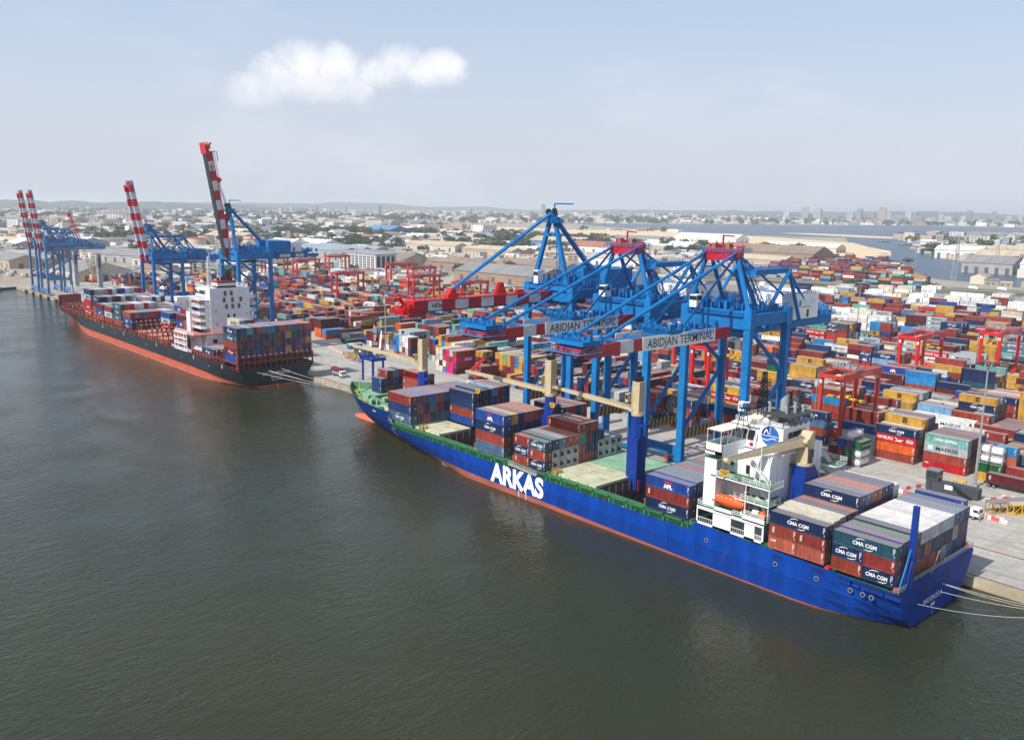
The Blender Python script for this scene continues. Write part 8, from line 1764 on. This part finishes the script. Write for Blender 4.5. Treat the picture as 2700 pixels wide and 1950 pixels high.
for i, (x, y, h, w) in enumerate(TW):
    s = min(1.0, 96.0 / h, 7600.0 / math.hypot(x, y)); x, y, h, w = x * s, y * s, h * s, w * s; mi = (i * 7 + i // 3) % 4 if i else 2
    az = math.atan2(x, y); px = 1350 + 2310 * math.tan(az + .8406)
    T = thing('tower_block', '%s %s tower block %s' % ('tall' if h > 60 else 'mid height' if h > 38 else 'low', TWORD[mi], 'on the far lagoon shore' if px > 1680 else 'rising from the hazy inland city'), 'tower block', (x, y, GZ), random.uniform(-.3, .5), 'tower blocks of the far lagoon shore' if px > 1680 else 'tower blocks of the inland city'); d = max(14, w * .6); b = MB(); b.box(-w / 2, w / 2, -d / 2, d / 2, 0, h); b.build('wall', TWM[mi], T); b = MB(); b.box(-w / 2 - .4, w / 2 + .4, -d / 2 - .4, d / 2 + .4, h, h + 1.0); b.box(-w * .2, w * .2, -d * .2, d * .2, h + 1, h + 4); b.build('roof', GREYP, T)
    b = MB(); nf = int(h / 3.4)
    for k in range(nf): z = 1.6 + k * 3.4; b.box(-w / 2 + 1, w / 2 - 1, -d / 2 - .15, -d / 2 - .02, z, z + 1.5); b.box(w / 2 + .02, w / 2 + .15, -d / 2 + 1, d / 2 - 1, z, z + 1.5)
    if i % 2:
        for k in range(int(w / 7)): b.box(-w / 2 + 2 + k * 7, -w / 2 + 3.2 + k * 7, -d / 2 - .3, -d / 2 - .1, 0, h)
    b.build('window', WIN, T)
# ---- free space test, then houses and trees
def pip(x, y, P):
    r = False; j = len(P) - 1
    for i in range(len(P)):
        if (P[i][1] > y) != (P[j][1] > y) and x < (P[j][0] - P[i][0]) * (y - P[i][1]) / (P[j][1] - P[i][1]) + P[i][0]: r = not r
        j = i
    return r
LAG = [(-2934, 2973), (-2679, 3217), (-2445, 3798), (-2150, 4600), (-1400, 5200), (0, 5600), (500, 3000), (250, 1000), (-200, 905), (-361, 995), (-470, 1083), (-559, 1200), (-560, 1195), (-690, 1480), (-880, 1780), (-1010, 1968), (-1463, 2170), (-1900, 2300), (-2055, 2082), (-2833, 2084)]
BCH = [(-2833, 2084), (-2055, 2082), (-1640, 2250), (-1463, 2170), (-1010, 1968), (-767, 1640), (-640, 1310), (-560, 1195), (-660, 1215), (-1010, 1540), (-1680, 1540), (-2300, 1800)]
FBK = [(-1230, 2650), (-800, 1850), (-690, 1600), (-569, 1442), (-395, 1149), (250, 960), (450, 2900), (-1050, 2800)]
FARY = [(-365, 985), (-250, 905), (-440, 840), (-560, 850), (-790, 1430), (-640, 1440)]
PORT = [(300, 150), (-860, 150), (-915, 260), (-905, 330), (-840, 370), (-735, 490), (-590, 475), (-515, 510), (-450, 640), (-650, 775), (-640, 800), (-435, 890), (-290, 940), (300, 1050)]
SF = [(-2100, 380), (-1720, 350), (-1540, 470), (-1600, 520), (-2000, 440)]
def open_land(x, y, beach=False):
    if y < 330 and x > -1350: return 0
    if pip(x, y, FBK): return 2
    if pip(x, y, LAG) or pip(x, y, PORT) or pip(x, y, FARY) or pip(x, y, SF): return 0
    if not beach and pip(x, y, BCH): return 0
    return 1
SHED = [(x, y, max(L, D) * .62) for _, x, y, L, D, *_r2 in Bd] + [(-826, 352, 34), (-850, 540, 42), (-2190, 1370, 70), (-1394, 590, 60), (-1650, 830, 46), (-1530, 665, 45)]
def clear(x, y, m=6): return all((x - a) ** 2 + (y - c) ** 2 > (r + m) ** 2 for a, c, r in SHED)
def patch(x, y): return .5 + .5 * math.sin(x * .0047 + 1.3 * math.sin(y * .0031)) * math.cos(y * .0053 + 1.1 * math.sin(x * .0039))
def samp(dmin, dmax): d = 1 / random.uniform(1 / dmax, 1 / dmin); a = random.uniform(-1.43, -.25); return d * math.sin(a), d * math.cos(a), d
HC = [(.62, .60, .56), (.52, .46, .37), (.40, .38, .36), (.66, .66, .66), (.30, .26, .22), (.48, .34, .25), (.34, .22, .17), (.26, .26, .26), (.20, .28, .36), (.58, .52, .42), (.70, .69, .66)]
RC = [(.30, .30, .30), (.38, .31, .24), (.55, .54, .52), (.30, .15, .10), (.22, .20, .18), (.46, .40, .32), (.62, .62, .62), (.18, .18, .19), (.34, .38, .42)]
def city_mat():
    m = bpy.data.materials.new('city_mass'); m.use_nodes = True; t = m.node_tree; b = t.nodes['Principled BSDF']; b.inputs['Roughness'].default_value = .85; a = N(t, 'ShaderNodeAttribute', attribute_name='paint'); t.links.new(a.outputs['Color'], b.inputs['Base Color']); return m
CITYM = city_mat()
V = []; F = []; CC = []
def house(x, y, L, D, h, rot, wc, rc, gable, V, F, CC, win=True):
    c, s = math.cos(rot), math.sin(rot); n = len(V)
    def A(px, py, pz): V.append((x + px * c - py * s, y + px * s + py * c, GZ + pz))
    for z in (0, h):
        for a, b_ in ((-1, -1), (1, -1), (1, 1), (-1, 1)): A(a * L / 2, b_ * D / 2, z)
    for q in ((0, 1, 5, 4), (1, 2, 6, 5), (2, 3, 7, 6), (3, 0, 4, 7)): F.append(tuple(n + w for w in q)); CC.append(wc)
    if gable:
        A(-L / 2, 0, h + D * .22); A(L / 2, 0, h + D * .22)
        for q in ((4, 5, 9, 8), (6, 7, 8, 9)): F.append(tuple(n + w for w in q)); CC.append(rc)
        for q in ((7, 4, 8), (5, 6, 9)): F.append(tuple(n + w for w in q)); CC.append(wc)
    else: F.append((n + 4, n + 5, n + 6, n + 7)); CC.append(rc)
    if win and h > 6:
        for k in range(int(h / 3.3)):
            z = 1.2 + k * 3.3
            for q in range(max(1, int(L / 7))):
                m_ = len(V); xx = -L / 2 + (q + .25) * 7
                if xx + 3.4 > L / 2: break
                for px, pz in ((xx, z), (xx + 3.4, z), (xx + 3.4, z + 1.5), (xx, z + 1.5)): A(px, -D / 2 - .12, pz)
                F.append((m_, m_ + 1, m_ + 2, m_ + 3)); CC.append((.06, .06, .07))
def mesh_cols(name, V, F, CC, m):
    me = bpy.data.meshes.new(name); me.from_pydata(V, [], F); me.materials.append(m); ca = me.attributes.new('paint', 'FLOAT_COLOR', 'FACE'); ca.data.foreach_set('color', np.concatenate([np.array(CC, dtype=np.float32), np.ones((len(CC), 1), np.float32)], 1).ravel()); me.update(); return me
cand = []
while len(cand) < 8600:
    x, y, d = samp(640, 9500); k = open_land(x, y)
    if not k: continue
    p = patch(x, y)
    if p < .30 and d < 6000 and random.random() < .8: continue
    if d < 1700 and not clear(x, y, 14): continue
    cand.append((x, y, d, k))
cand.sort(key=lambda q: q[2])
HW = ['white', 'cream', 'grey', 'tan', 'brown']; HR = ['grey', 'brown', 'tan', 'white', 'red', 'dark', 'bluegrey']
placed = []
nind = 0
for x, y, d, k in cand:
    big = random.random()
    L = random.uniform(9, 22) if big < .55 else random.uniform(24, 64); D = L * random.uniform(.4, .8) if L < 60 else L * .45; h = random.uniform(3.5, 7.5) if big < .8 else random.uniform(9, 22 if d > 2200 else 11); rot = random.choice((.1, .1 + PI / 2, .5, .6)) + random.uniform(-.1, .1)
    if d < 2600:
        if any((x - a) ** 2 + (y - c) ** 2 < (.55 * (L + e)) ** 2 for a, c, e in placed): continue
        placed.append((x, y, L))
    g = random.random() < .6 and h < 9
    if nind < 150 and d < 2600:
        nind += 1; wl = random.choice(HW); rf = random.choice(HR); T = thing('town_building', '%s walled %s with %s roof in the %s' % (wl, 'low house' if L < 24 else 'long building' if h < 9 else 'taller block', {'bluegrey': 'blue grey'}.get(rf, rf), 'district behind the port' if k == 1 else 'river bank settlement'), 'building', (x, y, GZ), rot, 'houses and sheds behind the port' if k == 1 else 'houses on the river bank')
        b = MB(); b.box(-L / 2, L / 2, -D / 2, D / 2, 0, h)
        if g:
            for s in (-1, 1): b.add([(s * L / 2, -D / 2, h), (s * L / 2, D / 2, h), (s * L / 2, 0, h + D * .2)], [(0, 1, 2)])
        b.build('wall', WALLS[wl], T); b = MB()
        if g: b.add([(-L / 2 - .6, -D / 2 - .6, h - .05), (L / 2 + .6, -D / 2 - .6, h - .05), (L / 2 + .6, 0, h + D * .2 + .1), (-L / 2 - .6, 0, h + D * .2 + .1), (L / 2 + .6, D / 2 + .6, h - .05), (-L / 2 - .6, D / 2 + .6, h - .05)], [(0, 1, 2, 3), (3, 2, 4, 5)])
        else: b.box(-L / 2 - .3, L / 2 + .3, -D / 2 - .3, D / 2 + .3, h, h + .5); b.box(-1.5, 1.5, -1, 1, h + .5, h + 1.8)
        b.build('roof', ROOFS[rf], T); b = MB()
        for k_ in range(max(1, int(h / 3.4))):
            for q in range(max(1, int(L / 5))): xx = -L / 2 + 1 + q * 5; b.box(xx, xx + 2.4, -D / 2 - .1, -D / 2 - .02, 1 + k_ * 3.4, 2.5 + k_ * 3.4)
        b.build('window', WIN, T)
    else: house(x, y, L, D, h, rot, random.choice(HC), random.choice(RC), g, V, F, CC, d < 4200)
o = link('distant_houses', mesh_cols('distant_houses', V, F, CC, CITYM)); tag(o, 'countless small houses of the hazy city beyond the port', 'houses', None, 'stuff')
# ---- trees
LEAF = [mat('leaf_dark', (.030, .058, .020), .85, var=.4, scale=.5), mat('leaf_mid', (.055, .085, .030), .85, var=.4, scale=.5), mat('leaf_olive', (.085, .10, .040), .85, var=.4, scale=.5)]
BARK = mat('bark', (.12, .09, .06), .9)
def crown_pts(b, n, rx, rz, zc, seed, size):
    rg = np.random.default_rng(seed); lobes = [(rg.normal(0, .45, 3) * (rx, rx, rz * .7)) for _ in range(7)]
    for k in range(n):
        lo = lobes[k % 7]; d = unit(rg.normal(0, 1, 3)); p = lo + d * np.array((rx * .55, rx * .55, rz * .5)) * rg.uniform(.75, 1.05); s = size * rg.uniform(.6, 1.3); a = unit(rg.normal(0, 1, 3)); a = unit(a - d * (a @ d) * .7); c = unit(np.cross(d, a))
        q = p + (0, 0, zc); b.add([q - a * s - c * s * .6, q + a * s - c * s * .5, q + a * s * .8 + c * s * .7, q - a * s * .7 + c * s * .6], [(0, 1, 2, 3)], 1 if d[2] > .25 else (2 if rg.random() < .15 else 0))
TREES = []
for i, (rx, rz, h) in enumerate(((6.5, 4.5, 8.5), (8.5, 6, 11), (5, 5.5, 8.5), (10, 5, 10))):
    b = MB(); crown_pts(b, 230, rx, rz, h, 100 + i, 1.25); cm = b.mesh('crown', LEAF); b = MB(); b.tube((0, 0, 0), (.3, .2, h * .7), .5, 7, 0, .28)
    for a in (0, 1.6, 3.1, 4.6): b.tube((.2, .1, h * .5), (rx * .5 * math.cos(a), rx * .5 * math.sin(a), h), .22, 5, 0, .08)
    TREES.append((cm, b.mesh('trunk', BARK)))
def tree(x, y, s, label, group, k=None):
    cm, tm = TREES[random.randrange(4) if k is None else k]; T = thing('broadleaf_tree', label, 'tree', (x, y, GZ - .1), random.uniform(0, 6), group); T.scale = (s, s, s * random.uniform(.85, 1.1)); link('crown', cm, T); link('trunk', tm, T)
b = MB()
for k in range(11):
    a = 2 * PI * k / 11; P0 = np.array((0, 0, 9.0))
    for j in range(4):
        f0, f1 = j / 4, (j + 1) / 4; q = lambda f: P0 + np.array((math.cos(a) * 3.6 * f, math.sin(a) * 3.6 * f, 1.6 * f - 3.4 * f * f)); n_ = np.array((-math.sin(a), math.cos(a), 0)) * .5 * (1 - .2 * j); b.add([q(f0) - n_, q(f0) + n_, q(f1) + n_ * .85, q(f1) - n_ * .85], [(0, 1, 2, 3)], 0)
PC = b.mesh('crown', LEAF); b = MB(); b.tube((0, 0, 0), (.2, .1, 9), .32, 7, 0, .2); PT = b.mesh('trunk', BARK)
for x, y, s in ((-446, 1330, 1.7), (-440, 1352, 1.6), (-452, 1372, 1.8), (-428, 1362, 1.7), (-458, 1312, 1.5), (-820, 662, 1.4), (-742, 652, 1.5), (-716, 712, 1.3)):
    T = thing('palm_tree', 'palm tree in the row before the pale gabled shed on the right bank' if y > 1000 else ('palm tree left of the brown roofed warehouse' if x < -800 else 'palm tree between the brown warehouse roofs'), 'palm tree', (x, y, GZ - .1), random.uniform(0, 6), 'palm trees'); T.scale = (s,) * 3; link('crown', PC, T); link('trunk', PT, T)
spots = [(-872, 448, 1.2), (-900, 470, 1.3), (-888, 500, 1.1), (-820, 505, 1.1), (-800, 560, 1.0), (-905, 560, 1.1), (-760, 600, 1.1), (-700, 622, .9), (-1010, 560, 1.2), (-950, 520, 1.0), (-1180, 800, 1.3), (-1200, 820, 1.5), (-1090, 790, 1.2), (-1850, 1130, 1.7), (-1880, 1150, 1.8), (-1840, 1180, 1.6), (-1870, 1190, 1.9), (-600, 1640, 2.0), (-620, 1650, 1.7), (-585, 1610, 1.6), (-760, 1900, 2.2), (-560, 1215, .8), (-548, 1230, .9), (-420, 830, .7), (-345, 822, .8), (-1240, 420, 1.3), (-1290, 480, 1.2), (-1500, 500, 1.3), (-1330, 560, 1.0), (-1310, 585, 1.0)]
for x, y, s in spots: tree(x, y, s * .8, 'leafy tree ' + ('beside the white louvred building' if x > -920 and y < 580 else 'on the right river bank' if x > -800 and y > 1100 else 'at the grassy verge by the road' if x > -430 else 'among the warehouses behind the port' if x > -1320 else 'near the blue roofed shed' if y > 1100 else 'near the cream storage tanks'), 'trees near the port')
cnt = 0; V = []; F = []; CC = []; tc_ = []
while len(tc_) < 2400:
    x, y, d = samp(700, 9000); k = open_land(x, y)
    if not k: continue
    p = patch(x * 1.3 + 500, y * 1.3 - 200)
    if p < .6 and random.random() < .9: continue
    if d < 1500 or (d < 2200 and random.random() < .5): continue
    tc_.append((x, y, d, k))
tc_.sort(key=lambda q: q[2])
for i, (x, y, d, k) in enumerate(tc_):
    if i < 230: q_ = min(Bd, key=lambda q: (q[1] - x) ** 2 + (q[2] - y) ** 2); dq = math.hypot(q_[1] - x, q_[2] - y); tree(x, y, random.uniform(.6, 1.25), ('tree near the ' + q_[0] if dq < 260 else 'leafy tree ' + ('far beyond the basin, left of the raised booms' if math.atan2(x, y) < -1.2 else 'among the houses behind the raised booms' if math.atan2(x, y) < -1.05 else 'among the houses behind the red gantries' if math.atan2(x, y) < -.85 else 'inland of the lettered cranes' if math.atan2(x, y) < -.65 else 'on the far lagoon shore')) if k == 1 else 'leafy tree among the shacks of the right river bank', 'trees of the near city' if k == 1 else 'trees of the right river bank')
    else:
        s = random.uniform(6, 12) if d < 3500 else random.uniform(9, 20)
        for q in range(16 if d < 3500 else 10):
            a, e = random.uniform(0, 2 * PI), random.uniform(-.2, 1.45); c0 = np.array((x + s * math.cos(a) * math.cos(e) * random.uniform(.6, 1.3), y + s * math.sin(a) * math.cos(e) * random.uniform(.6, 1.3), GZ + s * .45 + s * .55 * math.sin(e))); n = len(V); w = s * random.uniform(.3, .5)
            u_ = unit(RNG.normal(0, 1, 3)); v_ = unit(np.cross(u_, RNG.normal(0, 1, 3)))
            for sa, sb in ((-1, -.8), (1, -1), (.8, 1), (-1, .9)): V.append(tuple(c0 + u_ * sa * w + v_ * sb * w))
            F.append((n, n + 1, n + 2, n + 3)); t_ = random.choice(((.030, .055, .022), (.045, .075, .030), (.065, .085, .038))); CC.append(t_)
o = link('distant_trees', mesh_cols('distant_trees', V, F, CC, CITYM)); tag(o, 'hazy mass of trees across the far city and hills', 'trees', None, 'stuff')
# ---- parked vehicles
def vmesh(kind):
    b = MB()
    if kind == 0: b.box(-2.2, 2.2, -.9, .9, .35, 1.0, 0); b.extr([(-1.5, 1.0), (1.2, 1.0), (.7, 1.6), (-1.1, 1.6)], 1, -.8, .8, 1); 
    elif kind == 1: b.box(-3, 3, -1.2, 1.2, .9, 3.4, 0); b.box(3.1, 4.8, -1.15, 1.15, .6, 2.7, 0); b.box(4.8, 4.84, -1, 1, 1.7, 2.5, 1); b.box(-3, 4.6, -.5, .5, .5, .9, 2)
    else: b.box(-6, 5, -1.2, 1.2, 1.0, 3.6, 3); b.box(5.2, 7.2, -1.2, 1.2, .6, 3.0, 0); b.box(7.2, 7.24, -1, 1, 1.8, 2.7, 1); b.box(-6, 7, -.5, .5, .5, 1, 2)
    for x in ((-1.4, 1.4) if kind == 0 else (-2, 3.8) if kind == 1 else (-5, -3.8, 6)):
        for y in (-.85, .85): b.tube((x, y - .12, .4), (x, y + .12, .4), .42, 8, 2)
    return b.mesh('vehicle', [WHITE, GLASS, RUBBER, [WALLS['white'], RTGRED, WALLS['grey'], WALLS['tan']][kind % 4]])
VM = [vmesh(i) for i in range(3)]; LBL = ['small white car', 'white box van', 'articulated lorry']
def car(kind, x, y, rz, where, nm='parked_vehicle'): tag(link(nm, VM[kind], None, (x, y, GZ + .02), rz), LBL[kind] + ' ' + where, ['car', 'van', 'lorry'][kind], 'vehicles ' + where)
for r in range(5):
    for q in range(16): car(random.choice((0, 0, 1)), -1015 + q * 7.5 + random.uniform(-1, 1), 312 + r * 9 + random.uniform(-1, 1), 1.57, 'parked in the lot behind the leftmost cranes')
for q in range(9): car(2, -1075 + q * 15, 198 + (q % 3) * 9, random.choice((.1, 3.2)), 'waiting at the left edge behind the basin')
for q in range(14): car(random.choice((0, 2, 1)), -560 + q * 22, 846 + q * 6.4 + random.choice((-3, 3)), .27, 'driving on the road beyond the yard')
for q in range(24): car(random.choice((0, 1)), -1700 + (q % 12) * 9, 1500 + (q // 12) * 12, 0, 'parked by the beach sheds')
# river boats, basin barrier
for x, y, l in ((-1000, 2100, 'low dark barge in mid river, farther one'), (-880, 1950, 'low dark barge in mid river, nearer one'), (-640, 1720, 'pale moored boat by the right bank sand')):
    T = thing('barge', l, 'boat', (x, y, GZ + .06), .4); b = MB(); b.loft([[(xx, -w_, 1.4), (xx, -w_ * .7, 0), (xx, w_ * .7, 0), (xx, w_, 1.4)] for xx, w_ in ((-14, .5), (-10, 3), (10, 3), (14, .5))], 0); b.build('hull', DARK if 'dark' in l else WHITE, T); b = MB(); b.box(-10, -5, -2, 2, 1.4, 4); b.build('cabin', GREYP if 'dark' in l else WHITE, T)
T = thing('boom_barrier', 'dark blue floating barrier at the left end of the basin', 'barrier', (-836, 170, 0), -2.1); b = MB(); b.box(0, 60, -1.2, 1.2, -.4, 3.0); b.build('pontoon', MASTBLUE, T)
def pylon(x, y, h, label):
    T = thing('pylon', label, 'pylon', (x, y, GZ), 0, 'steel lattice pylons'); b = MB(); lattice(b, (0, 0, 0), (0, 0, h), 6, 1, 9, .22)
    for z in (h * .75, h * .88): b.bar((-6, 0, z), (6, 0, z), .3)
    b.build('lattice_mast', STEEL, T)
pylon(-398, 1010, 50, 'steel pylon at the river edge by the right yard corner'); pylon(-470, 1330, 46, 'steel pylon on the right bank behind the river')
# ================================================================ HAZE
def haze():
    m = bpy.data.materials.new('haze'); m.use_nodes = True; t = m.node_tree; t.nodes.clear(); o = N(t, 'ShaderNodeOutputMaterial'); v = N(t, 'ShaderNodeVolumePrincipled')
    v.inputs['Color'].default_value = HAZE_COLOUR; v.inputs['Density'].default_value = HAZE_DENSITY; v.inputs['Anisotropy'].default_value = .2
    t.links.new(v.outputs[0], o.inputs['Volume'])
    b = MB(); b.box(-62000, 62000, -62000, 62000, -6, 109); ob = b.build('haze', m); ob['kind'] = 'stuff'; ob['label'] = 'pale haze lying over the port and the city'
HAZE_DENSITY = 9.5e-5; HAZE_COLOUR = (.84, .92, 1.0, 1)
haze()
